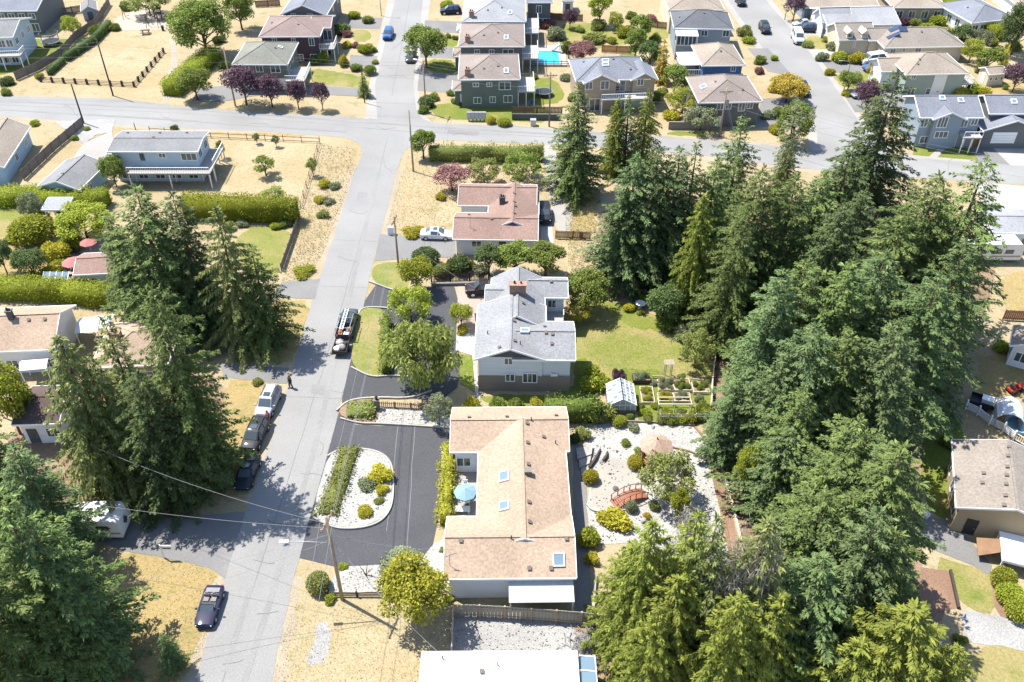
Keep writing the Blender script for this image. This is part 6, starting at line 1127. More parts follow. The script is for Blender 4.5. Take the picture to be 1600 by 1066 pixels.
# shrubs: centre, width in pixels, leaves, label, height factor
GSH = 'garden shrubs'
for a in (
 (665, 404, 36, DKGREEN, 'dark dome shrub left of the clipped yard below the white sedan'), (716, 412, 40, DKGREEN, 'wide dark shrub behind the picket fence by the grey roof'), (738, 412, 14, GREEN, 'narrow upright green shrub behind the picket fence', 1.7), (690, 424, 26, OLIVE, 'dry olive shrub between the two dark dome shrubs'), (750, 420, 22, GREYG, 'pale grey shrub at the end of the picket fence'),
 (645, 361, 30, YELLOW, 'yellow mound shrub on the verge by the white sedan', .6), (688, 305, 18, YELLOW, 'small golden shrub under the red leaved maple'), (720, 514, 20, YELLOW, 'low golden shrub on the pink parking pad'),
 (930, 592, 42, LIME, 'feathery lime shrub left of the white greenhouse', .9), (939, 642, 42, OLIVE, 'olive shrub below the white greenhouse'), (968, 658, 22, LIME, 'clipped lime shrub left of the blue grey shrub'), (984, 650, 12, GREEN, 'small green ball shrub above the blue grey shrub'), (990, 666, 16, GREYG, 'blue grey shrub on the white gravel'), (1012, 650, 10, LIME, 'little upright shrub at the vegetable garden gate', 1.5), (978, 691, 15, GREEN, 'small pine like shrub alone on the white gravel'),
 (908, 678, 24, OLIVE, 'straggly shrub against the tan house corner'), (898, 684, 18, DKGREEN, 'dark shrub in the shade of the tan house', 1.2), (993, 723, 24, YELLOW, 'bright yellow ball shrub beside the dry pond'), (1000, 706, 18, OLIVE, 'dull olive shrub in front of the shingled gazebo'), (923, 745, 24, YELLOW, 'round yellow ball shrub at the left rim of the dry pond', 1.0), (960, 807, 44, YELLOW, 'large spreading golden shrub below the red bridge', .7), (986, 792, 20, GREYG, 'grey green ball shrub just below the red bridge', 1.0), (1022, 790, 16, OLIVE, 'olive ball shrub right of the grey green ball', 1.0), (1011, 806, 12, ORANGE, 'little amber shrub below the olive ball'),
 (922, 838, 34, LIME, 'lime shrub at the lower end of the shaded path', 1.1), (925, 870, 20, YELLOW, 'yellow shrub squeezed between the tan house and the cedars', 1.3),
 (735, 630, 26, YELLOW, 'yellow shrub at the far eave left of the tan house'), (776, 628, 28, GREEN, 'left green shrub behind the tan roof ridge'), (806, 628, 26, GREEN, 'right green shrub behind the tan roof ridge'), (838, 630, 20, YELLOW, 'yellow shrub behind the tan roof next to the juniper hedge'),
 (592, 740, 36, YELLOW, 'golden leaved shrub on the white rock island'), (596, 764, 22, YELLOW, 'smaller golden shrub on the white rock island'), (574, 757, 24, GREYG, 'bare grey shrub on the white rock island'), (592, 782, 16, OLIVE, 'olive tuft shrub near the kerb of the rock island'), (586, 728, 10, LIME, 'tiny lime shrub at the top of the rock island'), (570, 798, 24, YELLOW, 'yellow flowering plant at the foot of the rock island'),
 (497, 912, 36, OLIVE, 'olive dome shrub at the street side of the utility pole'), (513, 935, 20, LIME, 'lime shrub at the utility pole foot'), (535, 884, 14, LIME, 'small shrub at the corner of the dark drive'), (700, 935, 16, LIME, 'small shrub at the corner of the tan house front'), (691, 860, 12, OLIVE, 'small shrub by the tan house entrance'),
 (666, 158, 24, DKGREEN, 'dark shrub cluster at the far street corner'), (676, 150, 20, OLIVE, 'olive shrub in the far street corner cluster'), (660, 170, 18, GREEN, 'front shrub of the far street corner cluster'), (767, 188, 15, YELLOW, 'yellow ball shrub beside the grey mail boxes'), (788, 191, 20, LIME, 'low lime shrub right of the yellow ball', .6), (704, 145, 12, GREEN, 'upper green shrub at the taupe house corner'), (711, 157, 12, GREEN, 'lower green shrub at the taupe house corner'),
 (543, 68, 16, YELLOW, 'yellow shrub at the plum house drive'), (570, 75, 22, LIME, 'lime shrub at the plum house street front'), (556, 70, 12, MAROON, 'small red shrub at the plum house street front'), (494, 92, 22, GREEN, 'left green shrub on the corner lawn'), (508, 88, 18, LIME, 'lime shrub on the corner lawn', 1.4), (537, 92, 18, YELLOW, 'tall golden shrub on the corner lawn', 1.5), (556, 104, 18, GREEN, 'green shrub near the street on the corner lawn'), (578, 110, 18, GREEN, 'round green shrub at the street edge of the corner lawn'), (530, 44, 26, DKGREEN, 'dark shrub at the corner of the plum house'), (540, 52, 16, MAROON, 'red brown shrub by the plum house'),
 (553, 22, 18, LIME, 'shrub at the top of the far street drives'), (575, 30, 16, OLIVE, 'olive shrub below the far street lamp'), (698, 6, 20, LIME, 'yellow green shrub at the top right of the far street'), (700, 55, 10, GREEN, 'left tiny shrub by the middle house'), (712, 58, 10, GREEN, 'right tiny shrub by the middle house'),
 (855, 35, 22, MAROON, 'red shrub at the pool yard fence'), (870, 52, 28, GREYG, 'grey green shrub at the pool yard fence'), (932, 36, 28, OLIVE, 'brownish shrub in the back yard'), (975, 48, 26, LIME, 'lime shrub in the back yard'), (925, 58, 34, OLIVE, 'long low flowering shrub in the back yard', .6), (888, 72, 18, GREEN, 'green shrub at the pool corner', 1.4), (1050, 178, 24, YELLOW, 'yellow shrub beside the lime leaved tree'), (1084, 98, 14, LIME, 'lime shrub beside the deep blue house'), (966, 182, 20, OLIVE, 'olive shrub by the stone house drive'),
 (1165, 48, 22, OLIVE, 'low shrub bed at the steel blue house'), (1172, 62, 16, LIME, 'lime shrub on the little front lawn'), (1186, 92, 20, GREEN, 'green shrub by the deep blue house drive'), (1188, 110, 16, MAROON, 'red shrub by the deep blue house drive'), (1215, 135, 26, YELLOW, 'yellow shrub beside the spreading orange tree'), (1214, 200, 24, YELLOW, 'yellow shrub below the big corner tree'), (1216, 176, 18, GREEN, 'clipped round shrub beside the big corner tree'), (1228, 122, 14, DKGREEN, 'dark pointed shrub behind the spreading orange tree', 1.4),
 (1275, 30, 22, LIME, 'lime shrub by the two parked cars'), (1263, 68, 18, OLIVE, 'olive shrub on the lawn by the white van', .7), (1300, 70, 22, GREYG, 'grey green shrub at the tan garage corner'), (1284, 88, 18, GREYG, 'blue grey shrub at the street end of the flower border'), (1312, 88, 24, LIME, 'lime shrub in the flower border'), (1338, 90, 24, YELLOW, 'yellow shrub in the flower border'), (1296, 112, 14, YELLOW, 'small yellow shrub on the lamp lawn'), (1322, 146, 14, YELLOW, 'yellow shrub at the foot of the street lamp'), (1378, 128, 30, LIME, 'lime shrub left of the sage house lawn', .6), (1403, 15, 22, YELLOW, 'golden shrub at the top beside the shaded patio'), (1412, 32, 18, PURPLE, 'purple shrub beside the pale blue grey roof'), (1430, 34, 18, OLIVE, 'olive shrub on the back lawn'), (1446, 44, 22, LIME, 'lime shrub on the back lawn'), (1466, 30, 20, LIME, 'green shrub below the shaded patio'),
 (1500, 142, 24, YELLOW, 'left golden shrub above the slate roof'), (1518, 138, 26, LIME, 'middle golden green shrub above the slate roof'), (1536, 144, 24, YELLOW, 'right golden shrub above the slate roof'), (1570, 136, 10, GREEN, 'tiny shrub on the dry lawn by the cream shed'), (1578, 112, 16, DKGREEN, 'dark shrub right of the cream shed', 1.3), (1560, 80, 26, OLIVE, 'shrub by the golden cone tree'),
 (1568, 905, 40, LIME, 'uppermost of three clipped lime shrubs at the right edge'), (1578, 928, 40, LIME, 'middle of three clipped lime shrubs at the right edge'), (1592, 950, 44, LIME, 'lowest of three clipped lime shrubs at the right edge'), (1494, 700, 16, YELLOW, 'yellow shrub at the brown roof corner'), (1482, 688, 22, LIME, 'lime shrub in the shaded lawn corner'), (1568, 540, 24, LIME, 'lime shrub at the white gabled cottage'), (1500, 1000, 20, CEDAR, 'small golden shrub by the gravel drive'),
 (48, 360, 64, LIME, 'broad clipped mound shrub on the left garden lawn', .7), (58, 336, 30, GREEN, 'green mound below the grey green tree', .7), (108, 378, 36, LIME, 'golden green shrub beside the upper red umbrella'), (82, 390, 44, YELLOW, 'yellow shrub left of the red umbrellas'), (74, 425, 34, YELLOW, 'yellow flowering shrub beside the glass frame'), (52, 434, 20, LIME, 'small lime shrub below the dark round tree'), (92, 414, 26, LIME, 'green shrub between the two red umbrellas'), (8, 446, 30, LIME, 'lime shrub above the clipped hedge at the left edge'),
 (430, 352, 16, LIME, 'lime shrub in the flower bed under the tall hedge'), (442, 350, 16, GREEN, 'green shrub in the flower bed under the tall hedge'), (452, 348, 14, GREYG, 'grey shrub in the flower bed under the tall hedge'), (378, 348, 18, GREYG, 'pale shrub at the left end of the flower bed'), (360, 352, 20, OLIVE, 'olive shrub beside the pale cedar'),
 (507, 286, 18, YELLOW, 'yellow broom shrub on the dry verge'), (522, 290, 16, GREYG, 'silver bush on the dry verge beside the yellow broom', .7), (499, 310, 18, YELLOW, 'lower yellow broom shrub on the dry verge', .7), (513, 313, 18, STONE and GREYG, 'silver bush beside the lower yellow broom', .7), (504, 334, 18, OLIVE, 'dry olive bush on the verge', .7), (474, 424, 34, LIME, 'low green weed patch at the foot of the verge', .35), (402, 596, 16, OLIVE, 'small bush on the verge near the standing person', .6), (135, 200, 10, OLIVE, 'small bush by the short street post'), (271, 199, 12, DKGREEN, 'bush on the verge behind the pale blue house'),
 (1008, 462, 22, LIME, 'low bush at the wood edge above the bird bath'), (983, 480, 18, YELLOW, 'yellow shrub on the back lawn', .8), (1000, 487, 12, LIME, 'small lime plant beside the white bird bath', .6), (1046, 500, 40, GREEN, 'green bush under the yellowing tree'), (1080, 520, 44, GREYG, 'grey green bush along the back lawn'),
 (388, 92, 16, GREEN, 'small shrub at the back corner of the grey green house'), (455, 128, 18, LIME, 'lime shrub below the grey green house deck'), (516, 66, 14, GREYG, 'grey shrub under the plum house deck corner'), (586, 96, 10, LIME, 'tiny shrub at the drive mouth on the far street'), (640, 20, 10, GREEN, 'tiny shrub at the top of the far street kerb') if False else (586, 78, 9, GREEN, 'tiny green shrub by the kerb of the far street'),
 (724, 160, 12, GREEN, 'shrub left of the taupe house wall'), (820, 132, 14, LIME, 'lime shrub under the nearest taupe house deck'), (835, 118, 14, GREEN, 'green shrub below the pool railing'), (884, 120, 16, GREYG, 'grey shrub on the trampoline lawn edge'), (896, 150, 18, OLIVE, 'olive shrub at the stone house side'), (1022, 150, 22, GREEN, 'green shrub by the stone house garages'), (1036, 142, 18, LIME, 'lime shrub behind the lime leaved tree'), (1076, 140, 16, YELLOW, 'golden shrub at the charcoal house side'), (956, 62, 16, LIME, 'lime clump in the middle back yard'), (1024, 58, 20, GREEN, 'green clump by the sunroom'), (906, 44, 16, OLIVE, 'olive clump in the pool neighbour yard'), (985, 22, 18, GREEN, 'green clump at the top of the back yards'), (1018, 28, 16, MAROON, 'red clump at the top of the back yards'),
 (1210, 90, 12, LIME, 'lime shrub on the drive verge of the right hand street'), (1200, 178, 20, GREYG, 'grey green shrub at the charcoal house drive'), (1226, 214, 16, LIME, 'lime shrub at the kerb of the street corner'), (1400, 128, 18, GREEN, 'green shrub at the sage house front'), (1418, 138, 18, YELLOW, 'golden shrub at the sage house front'), (1290, 60, 14, LIME, 'lime shrub at the tan garage drive'), (1466, 142, 16, LIME, 'lime shrub between the sage and steel blue houses'), (1486, 134, 16, YELLOW, 'yellow shrub between the sage and steel blue houses'), (1494, 24, 16, LIME, 'lime shrub at the hedge by the white house'), (1586, 70, 22, GREEN, 'green shrub under the dark corner tree'), (1550, 64, 20, LIME, 'lime shrub near the long hedge end'), (1480, 84, 20, GREEN, 'green shrub behind the tan hip roof'), (1532, 108, 16, OLIVE, 'olive shrub at the cream shed path'),
 (60, 118, 14, LIME, 'lime shrub on the park corner verge'), (178, 42, 16, GREEN, 'green shrub at the play area edge'), (196, 8, 20, GREEN, 'green shrub at the top of the park'), (268, 26, 20, GREEN, 'green shrub under the large leafy tree'), (340, 60, 20, DKGREEN, 'dark shrub at the foot of the large leafy tree'), (350, 100, 16, OLIVE, 'olive shrub beside the park hedge end'), (8, 142, 18, OLIVE, 'olive shrub on the left verge of the cross street'), (52, 192, 14, LIME, 'lime shrub by the pink roofed house drive'), (118, 214, 12, GREEN, 'green shrub at the board fence end'), (18, 372, 24, OLIVE, 'olive shrub on the left garden grass'), (30, 400, 20, LIME, 'lime shrub left of the dark round tree'), (128, 458, 18, GREEN, 'green shrub at the white terrace wall'), (112, 80, 20, DKGREEN, 'bush on the park fence line'), (150, 45, 20, GREEN, 'bush by the park corner'), (10, 125, 22, DKGREEN, 'bush at the left end of the park rail fence')):
    shrub(a[0], a[1], a[2], a[3], a[4], a[5] if len(a) > 5 else .85, None, 'shrub', GSH)
# hedges
hedge([(-20, 462), (100, 466), (178, 476)], 2.4, 2.6, LIME, 'long clipped lime hedge above the tan gabled house'); hedge([(292, 338), (466, 346)], 2.2, 3.6, LIME, 'tall clipped hedge with flat bright top below the dry yard')
hedge([(-20, 318), (60, 318), (170, 322)], 2.6, 2.4, LIME, 'wide shrubby hedge behind the open pavilion', .25); hedge([(268, 150), (336, 92)], 3.4, 2.6, LIME, 'clipped green hedge along the park path')
hedge([(672, 250), (770, 252), (848, 250)], 1.3, 2.6, OLIVE, 'row of clipped yellow green cedars along the cross street', .3, 30); hedge([(1478, 12), (1512, 36), (1562, 64)], 3.0, 2.6, LIME, 'long green hedge beside the white house at the top right')
hedge([(512, 806), (530, 756), (547, 703)], 2.1, .6, OLIVE, 'low olive hedge strip on the white rock island'); hedge([(696, 822), (697, 800), (699, 760), (702, 708)], 1.2, 1.6, HEDGEY, 'golden hedge between the dark drive and the courtyard', .2, 40)
hedge([(545, 645), (585, 645)], 2.3, .8, OLIVE, 'rounded olive hedge at the white rock bed end', .12); hedge([(852, 655), (935, 656)], 1.6, 2.8, GREEN, 'bluish green juniper hedge behind the tan house', .3, 30)
hedge([(603, 586), (604, 560), (604, 505)], .9, 1.7, GREEN, 'dark hedge along the drive island under the birch', .2); hedge([(606, 902), (606, 885), (640, 880)], 1.2, 1.2, GREYG, 'grey green hedge around the white rock bed', .15)
hedge([(104, 96), (150, 66), (172, 42)], 1.2, 1.6, DKGREEN, 'scrubby growth along the park board fence', .3, 20); hedge([(78, 118), (100, 98)], 1.0, 1.3, DKGREEN, 'scrub at the lower end of the park board fence', .3, 20)
# ================================================================ VEHICLES
car((322, 977), (337, 930), 'roadster', (.012, .014, .040), 'midnight', 'dark blue open top convertible parked half on the grass, nearest to the camera', 'car')
GK = 'cars parked along the left side of the street'
car((411, 657), (430, 615), 'suv', (.30, .31, .335), 'silver', 'silver suv with sunroof parked first behind the two people', 'suv', group=GK, extras=('rack', 'sunroof'))
car((391, 707), (410, 667), 'suv', (.020, .022, .028), 'black', 'black suv with chrome roof rails parked between two other cars', 'suv', group=GK, extras=('rack', 'sunroof'))
car((380, 766), (397, 722), 'sedan', (.016, .022, .030), 'charcoal', 'dark sedan at the near end of the parked row, half in tree shade', 'sedan', group=GK, extras=('sunroof',))
car((700, 372), (664, 371), 'sedan', (.66, .66, .66), 'white', 'white sedan on the drive of the pink brown roofed house', 'sedan', extras=('sunroof',))
car((604, 67), (610, 50), 'suv', (.03, .10, .28), 'bright_blue', 'bright blue car driving down the far street', 'car')
car((691, 22), (718, 21), 'suv', (.015, .02, .05), 'navy', 'navy suv parked on the drive at the top of the far street', 'suv')
car((640, 101), (645, 86), 'sedan', (.02, .02, .025), 'black', 'dark car parked under the full green street tree', 'car')
car((446, 140), (410, 134), 'van', (.60, .60, .60), 'white', 'white van parked behind the purple plum trees', 'van')
car((1160, 13), (1153, 0), 'suv', (.03, .035, .05), 'black', 'dark suv on the right hand street at the top edge', 'suv')
car((1198, 56), (1190, 42), 'suv', (.03, .032, .04), 'black', 'dark suv driving on the right hand street below the other one', 'suv')
car((1251, 77), (1240, 52), 'van', (.64, .64, .64), 'white', 'white van with roof bars parked at the kerb of the right hand street', 'van', extras=('rack',))
car((1246, 49), (1280, 50), 'suv', (.04, .05, .085), 'slate_blue', 'slate blue suv on the drive of the pale roofed house', 'suv')
car((1238, 42), (1270, 40), 'sedan', (.36, .40, .45), 'ice_blue', 'ice blue sedan beside the slate blue suv', 'sedan')
car((1340, 102), (1384, 97), 'van', (.64, .64, .65), 'white', 'white camper van on the drive of the sage green house', 'van')
car((1348, 112), (1384, 109), 'suv', (.06, .10, .20), 'dusk_blue', 'dusk blue suv in front of the white camper van', 'suv')
car((1257, 153), (1250, 138), 'suv', (.03, .03, .035), 'black', 'dark car half hidden behind the spreading orange tree', 'car')
car((1333, 153), (1362, 150), 'sedan', (.2, .22, .25), 'grey', 'grey car on the drive under the purple plum', 'car')
car((735, 459), (785, 457), 'pickup', (.020, .014, .016), 'black_maroon', 'near black pickup with pale sills tucked beside the grey roof', 'pickup')
car((852, 350), (850, 330), 'suv', (.02, .022, .03), 'black', 'black suv beside the pink roofed house on the gravel path', 'suv')
car((312, 45), (330, 44), 'sedan', (.3, .3, .3), 'grey', 'grey car under the large leafy tree by the play area', 'car') if False else None
# work truck and its trailer
t = car((549, 494), (538, 533), 'pickup', (.045, .062, .064), 'dusty_teal', 'dusty teal work truck with ladder rack parked at the right of the street', 'truck', 'work_truck')
rk = MB()
for sy in (-.85, .85):
    for x in (-.45, -2.5): rk.bar((x, sy, 1.1), (x, sy, 2.0), .06)
    rk.bar((-2.6, sy, 2.0), (.4, sy, 2.02), .06)
for x in (-.45, -2.5): rk.bar((x, -.85, 2.0), (x, .85, 2.0), .06)
rk.build('ladder_rack', CHROME, t); ld = MB()
for sy in (-.12, .26): ld.bar((-2.9, sy, 2.09), (1.2, sy, 2.09), .07)
for i in range(13): ld.bar((-2.75+i*.31, -.12, 2.09), (-2.75+i*.31, .26, 2.09), .045)
M_ = t.matrix_basis.copy(); lo_ = tag(ld.build('ladder', WHITE), 'white ladder lying on the rack of the teal work truck', 'ladder'); lo_.matrix_basis = M_
GJ = 'tools loaded in the work truck'
for i, (x, y, z, c, nm, lb, m) in enumerate(((-1.0, .45, .85, (.7, .5, .4), 'toolbox', 'dark toolbox behind the cab in the truck bed', DGREY), (-1.9, .5, .8, (.6, .4, .35), 'crate', 'rust coloured crate in the truck bed', ORANGE), (-1.6, -.5, .85, (.9, .5, .45), 'toolbox', 'brown box under the ladder in the truck bed', WOOD), (-2.3, -.35, .82, (.5, .6, .4), 'bucket', 'white bucket box at the tail of the truck', WHITE), (-2.35, .4, .8, (.45, .45, .35), 'crate', 'red crate at the tail of the truck', REDWOOD))):
    o = MB().bb(-c[0]/2, -c[1]/2, -c[2]/2, c[0]/2, c[1]/2, c[2]/2).bb(-c[0]/2-.02, -c[1]/2-.02, c[2]/2, c[0]/2+.02, c[1]/2+.02, c[2]/2+.05).build(nm, m if m is not ORANGE else mat('orange_plastic', (.26, .10, .05), .5)); o.matrix_basis = M_ @ Matrix.Translation((x, y, z)); tag(o, lb, nm, GJ)
b = G(534, 549); f = G(538, 535); tr = thing('trailer', 'small trailer piled with bags behind the teal work truck', 'trailer', (b.x, b.y, .03), math.atan2((f-b).y, (f-b).x))
MB().bb(-1.2, -.8, .5, 1.2, .8, .62).bb(-1.2, -.85, .62, 1.2, -.8, 1.0).bb(-1.2, .8, .62, 1.2, .85, 1.0).bb(-1.25, -.85, .5, -1.2, .85, 1.0).bar((1.2, 0, .55), (2.2, 0, .5), .1).build('body', WOODD, tr)
wm = MB().lathe([(.05, -.1), (.32, -.1), (.32, .1), (.05, .1)], (0, 0, 0), 12).mesh('wheel', RUBBER)
for sy in (-.95, .95): link('wheel', wm, tr, (0, sy, .32)).rotation_euler = (PI/2, 0, 0)
TM = tr.matrix_basis.copy()
for i, (x, y, s_, m, lb) in enumerate(((.5, .2, .5, MGREY, 'large grey bag on the front of the trailer'), (-.4, -.2, .5, STONE, 'brown sack on the middle of the trailer'), (-.6, .35, .42, WHITE, 'small white bag at the trailer tail'), (.3, -.4, .4, WOODD, 'dark bundle on the trailer'))):
    me = bpy.data.meshes['boulder'] if False else None
    bm = bmesh.new(); bmesh.ops.create_icosphere(bm, subdivisions=2, radius=s_)
    for v in bm.verts: v.co *= 1+.18*math.sin(v.co.x*9+i)*math.cos(v.co.y*8+i*2); v.co.z *= .7
    me = bpy.data.meshes.new('sack'); bm.to_mesh(me); bm.free(); me.materials.append(m); o = link('sack', me); o.matrix_basis = TM @ Matrix.Translation((x, y, .62+s_*.62)); tag(o, lb, 'sack', 'load on the trailer')
# travel trailer and motorhome
def caravan(px, L, W, H_, label, nm, side_windows, cat):
    b = G(*px); t = thing(nm, label, cat, (b.x-L/2, b.y+W/2, 0.03)); mb = MB(); r = .35; prof = [(-L/2, .55), (L/2-.1, .55), (L/2, .9), (L/2-.12, H_-r), (L/2-r-.2, H_), (-L/2+r, H_), (-L/2, H_-r)]; n = len(prof)
    mb.add([(x, y, z) for y in (-W/2, W/2) for x, z in prof], [list(range(n)), [n+i for i in range(n)][::-1]]+[[i, n+i, n+(i+1) % n, (i+1) % n] for i in range(n)]); mb.build('body', mat('caravan_shell', (.60, .60, .59), .35, .03, 1, .03, 6, spec=.5), t)
    MB().bb(-L/2+.02, -W/2-.015, 1.0, L/2-.2, -W/2-.002, 1.25).build('stripe', mat('caravan_stripe', (.30, .24, .18), .5), t)
    for x in side_windows: o = MB().bb(x-.55, -W/2-.03, 1.55, x+.55, -W/2-.003, 2.15).build('window', BLACK, t); MB().bb(x-.48, -W/2-.045, 1.61, x+.48, -W/2-.032, 2.09).build('pane', PANE, o)
    MB().add([(L/2-.03, -.42, 1.7), (L/2-.03, 0, 1.2), (L/2-.06, .42, 1.7), (L/2-.09, 0, 2.2), (L/2+.02, -.42, 1.7), (L/2+.02, 0, 1.2), (L/2+.0, .42, 1.7), (L/2-.03, 0, 2.2)], [[4, 5, 6, 7], [0, 1, 5, 4], [1, 2, 6, 5], [2, 3, 7, 6], [3, 0, 4, 7]]).build('end_window', PANE, t)
    MB().bb(-.5, -.35, H_, .1, .35, H_+.14).build('roof_vent', MGREY, t); MB().bb(-L*.35, -.5, H_, -L*.35+.8, .5, H_+.25).build('air_conditioner', WHITE, t)
    wm2 = MB().lathe([(.05, -.12), (.34, -.12), (.34, .12), (.05, .12)], (0, 0, 0), 14).mesh('wheel', RUBBER)
    for x in (-.4, .4):
        for sy in (-W/2+.1, W/2-.1): link('wheel', wm2, t, (x, sy, .31)).rotation_euler = (PI/2, 0, 0)
    return t
caravan((197, 846), 6.0, 2.5, 2.8, 'white travel trailer with dark diamond window under the left firs', 'travel_trailer', (-1.2, 1.3), 'trailer')
caravan((1592, 412), 7.0, 2.5, 3.0, 'white motorhome with dark windows behind the broad armed fir', 'motorhome', (-2, 0, 1.6), 'motorhome')
# ================================================================ PEOPLE
person((455, 606), 2.6, 'person in dark clothes standing alone on the street', mat('black_shirt', (.03, .03, .035), .8), mat('dark_trousers', (.035, .035, .045), .8))
person((421, 661), 1.9, 'person in a red top standing at the front corner of the silver suv', mat('red_shirt', (.30, .03, .06), .8), mat('dark_trousers', (.035, .035, .045), .8), arms='fwd')
# ================================================================ POLES AND WIRES
P1, B1, H1 = utility_pole((535, 937), 808, 'leaning brown utility pole with street lamp by the dark drive', True, (-3.4, -.2, .70), .17, cross=1.3, trans=None)
P2, B2_, H2 = utility_pole((623, 418), 338, 'utility pole on the verge below the white sedan', True, None, cross=1.4)
P3, B3, H3 = utility_pole((646, 268), 172, 'bare utility pole at the corner above the dry lot', False)
P4, B4, H4 = utility_pole((177, 150), 64, 'dark utility pole on the park verge', False, m=WOODD)
P5, B5, H5 = utility_pole((131, 193), 131, 'short dark pole by the fence of the pink roofed house', False, m=WOODD)
P6, B6, H6 = utility_pole((368, 166), 74, 'utility pole with crossarm beside the large purple plum', True, None, cross=.1)
P7, B7, H7 = utility_pole((666, 177), 94, 'utility pole with small lamp at the far street corner', True, (-1.2, .6, .93), cross=1.4)
P8, B8, H8 = utility_pole((858, 198), 113, 'grey utility pole in front of the brown board fence', True, None, m=WOODG, cross=.1)
P9, B9, H9 = utility_pole((1124, 214), 138, 'utility pole with transformer and guy wires by the roadside wall', True, None, trans=(.4, -.1, .72), cross=.1)
P10, B10, H10 = utility_pole((570, 161), 104, 'slim dark pole in the corner lawn conifer', False, m=WOODD, r=.1)
utility_pole((212, 203), 192, 'short post behind the pale blue house', False, m=WOODD, r=.08)
def lamp_post(base, top, d, label):
    b = G(*base); h = height_at(b, top); t = thing('street_lamp', label, 'street lamp', b, 0, 'street lamps'); MB().tube([(0, 0, 0), (0, 0, h*.9), (d*.2, 0, h*.98), (d, 0, h)], [.09, .06, .05, .04], 8).build('pole', MGREY, t, True); MB().box((d*1.15, 0, h-.02), (.6, .25, .12)).build('lamp_head', MGREY, t)
lamp_post((1318, 143), 95, -1.6, 'curved street lamp on the lawn of the sage green house'); lamp_post((596, 25), -12, 1.4, 'street lamp at the top of the far street'); lamp_post((1226, 31), -6, -1.4, 'street lamp by the purple plum at the top right')
def top(b, h, dx=0, dy=0, dz=0): return Vector((b.x+dx, b.y+dy, h+dz))
near = G(470, 1066, 9.0); near2 = G(428, 1200, 9.0); n2 = B1+(B1-B2_)*.55
for i, (off, dz) in enumerate(((-.5, -.4), (.5, -.4))):
    nm = ('left', 'right')[i]; a = top(B1, H1, off, 0, dz)
    wire(a, top(B2_, H2, off, 0, dz), f'{nm} of the two wires running up the street from the lamp pole', .7, .015); wire(top(B2_, H2, off, 0, dz), top(B3, H3, off*.6, 0, -.3), f'{nm} wire between the verge pole and the corner pole', .6)
    wire(top(B3, H3, off*.6, 0, -.3), top(B7, H7, off*.6, 0, -.3), f'{nm} wire crossing the junction to the far corner pole', .5); wire(a, (n2.x+off, n2.y, 10.0), f'{nm} of the two wires running toward the camera past the gravel patch', .5, .015)
wire(top(B1, H1, 0, 0, -1.6), top(B2_, H2, 0, 0, -1.6), 'lower cable under the two street wires', 1.0, .016)
for i, (q, z, hh) in enumerate((((150, 700), 9, .8), ((20, 940), 7, 2.2), ((60, 985), 6, 2.9), ((-20, 760), 8, 1.4))): wire(top(B1, H1, 0, 0, -hh), G(*q, z), ('upper', 'second', 'lowest', 'third')[i]+' service wire from the lamp pole to the left houses', .8, .013)
for i, (q, dz) in enumerate((((692, 1026), 3.6), ((694, 1027), 3.9))): wire(top(B1, H1, 0, 0, -2.6-i*.3), G(*q, dz), ('upper', 'lower')[i]+' service wire from the lamp pole to the flat roofed building', .7, .013)
wire(top(B1, H1, 0, 0, -2.2), top(HT.a, 4.6, .9, 2.2), 'service wire from the lamp pole to the tan roof', .6, .018)
LW = G(-60, 55, 11)
for i, dz in enumerate((-.3, -.9, -2.6)):
    nm = ('top', 'middle', 'low')[i]
    wire(top(B4, H4, 0, 0, dz), top(B6, H6, 0, 0, dz), nm+' wire between the park pole and the purple plum pole', .6); wire(top(B6, H6, 0, 0, dz), top(B7, H7, 0, 0, dz), nm+' wire from the purple plum pole to the far corner pole', .8)
    wire(top(B7, H7, 0, 0, dz), top(B8, H8, 0, 0, dz), nm+' wire from the far corner pole to the board fence pole', .6); wire(top(B8, H8, 0, 0, dz), top(B9, H9, 0, 0, dz), nm+' wire from the board fence pole to the guyed pole', .9)
    wire(top(B4, H4, 0, 0, dz), (LW.x, LW.y, 10+dz), nm+' wire from the park pole to the left edge', .5); e_ = G(1680, 262, 10); wire(top(B9, H9, 0, 0, dz), (e_.x, e_.y, 10+dz), nm+' wire from the guyed pole to the right edge', 1.2)
for i, q in enumerate(((1150, 226), (1146, 214))): wire(top(B9, H9, 0, 0, -1-i), G(*q), ('outer', 'inner')[i]+' guy wire of the transformer pole', 0, .03)
wire(top(B2_, H2, 0, 0, -1.8), G(707, 352, 3.4), 'service wire from the verge pole to the pink roof', .5); wire(top(B2_, H2, 0, 0, -2.1), G(742, 450, 5), 'service wire from the verge pole to the grey roof', .5)
# ================================================================ FENCES AND WALLS
fence([(172, 8), (150, 42), (120, 62), (95, 90), (62, 110), (26, 126)], 1.7, WOODG, 'grey brown board fence along the left side of the park', join=True, bw=.16)
fence([(64, 128), (210, 136), (256, 83)], 1.0, WOODD, 'dark post and rail fence around the park corner', boards=False, rail=3, post=2.4, pw=.34, cap=.05)
fence([(38, 282), (84, 238), (131, 198)], 1.7, WOODG, 'long board fence beside the pink roofed house', bw=.18)
fence([(235, 208), (330, 216), (500, 224), (488, 265), (470, 325)], 1.1, WOOD, 'thin post and wire fence around the dry yard', boards=False, rail=2, post=3.0, pw=.09)
fence([(466, 350), (440, 424)], 1.2, WOODG, 'grey board fence closing the flower garden', bw=.15)
fence([(674, 444), (764, 440)], 1.5, WOODD, 'dark picket fence behind the grey roofed house drive', bw=.10, gap=.07)
fence([(868, 373), (922, 375)], 1.3, WOOD, 'small brown yard fence beside the meadow', bw=.12, gap=.04)
fence([(938, 464), (1008, 466)], 1.4, WOODG, 'grey picket fence in the shade of the grove', bw=.12, gap=.06)
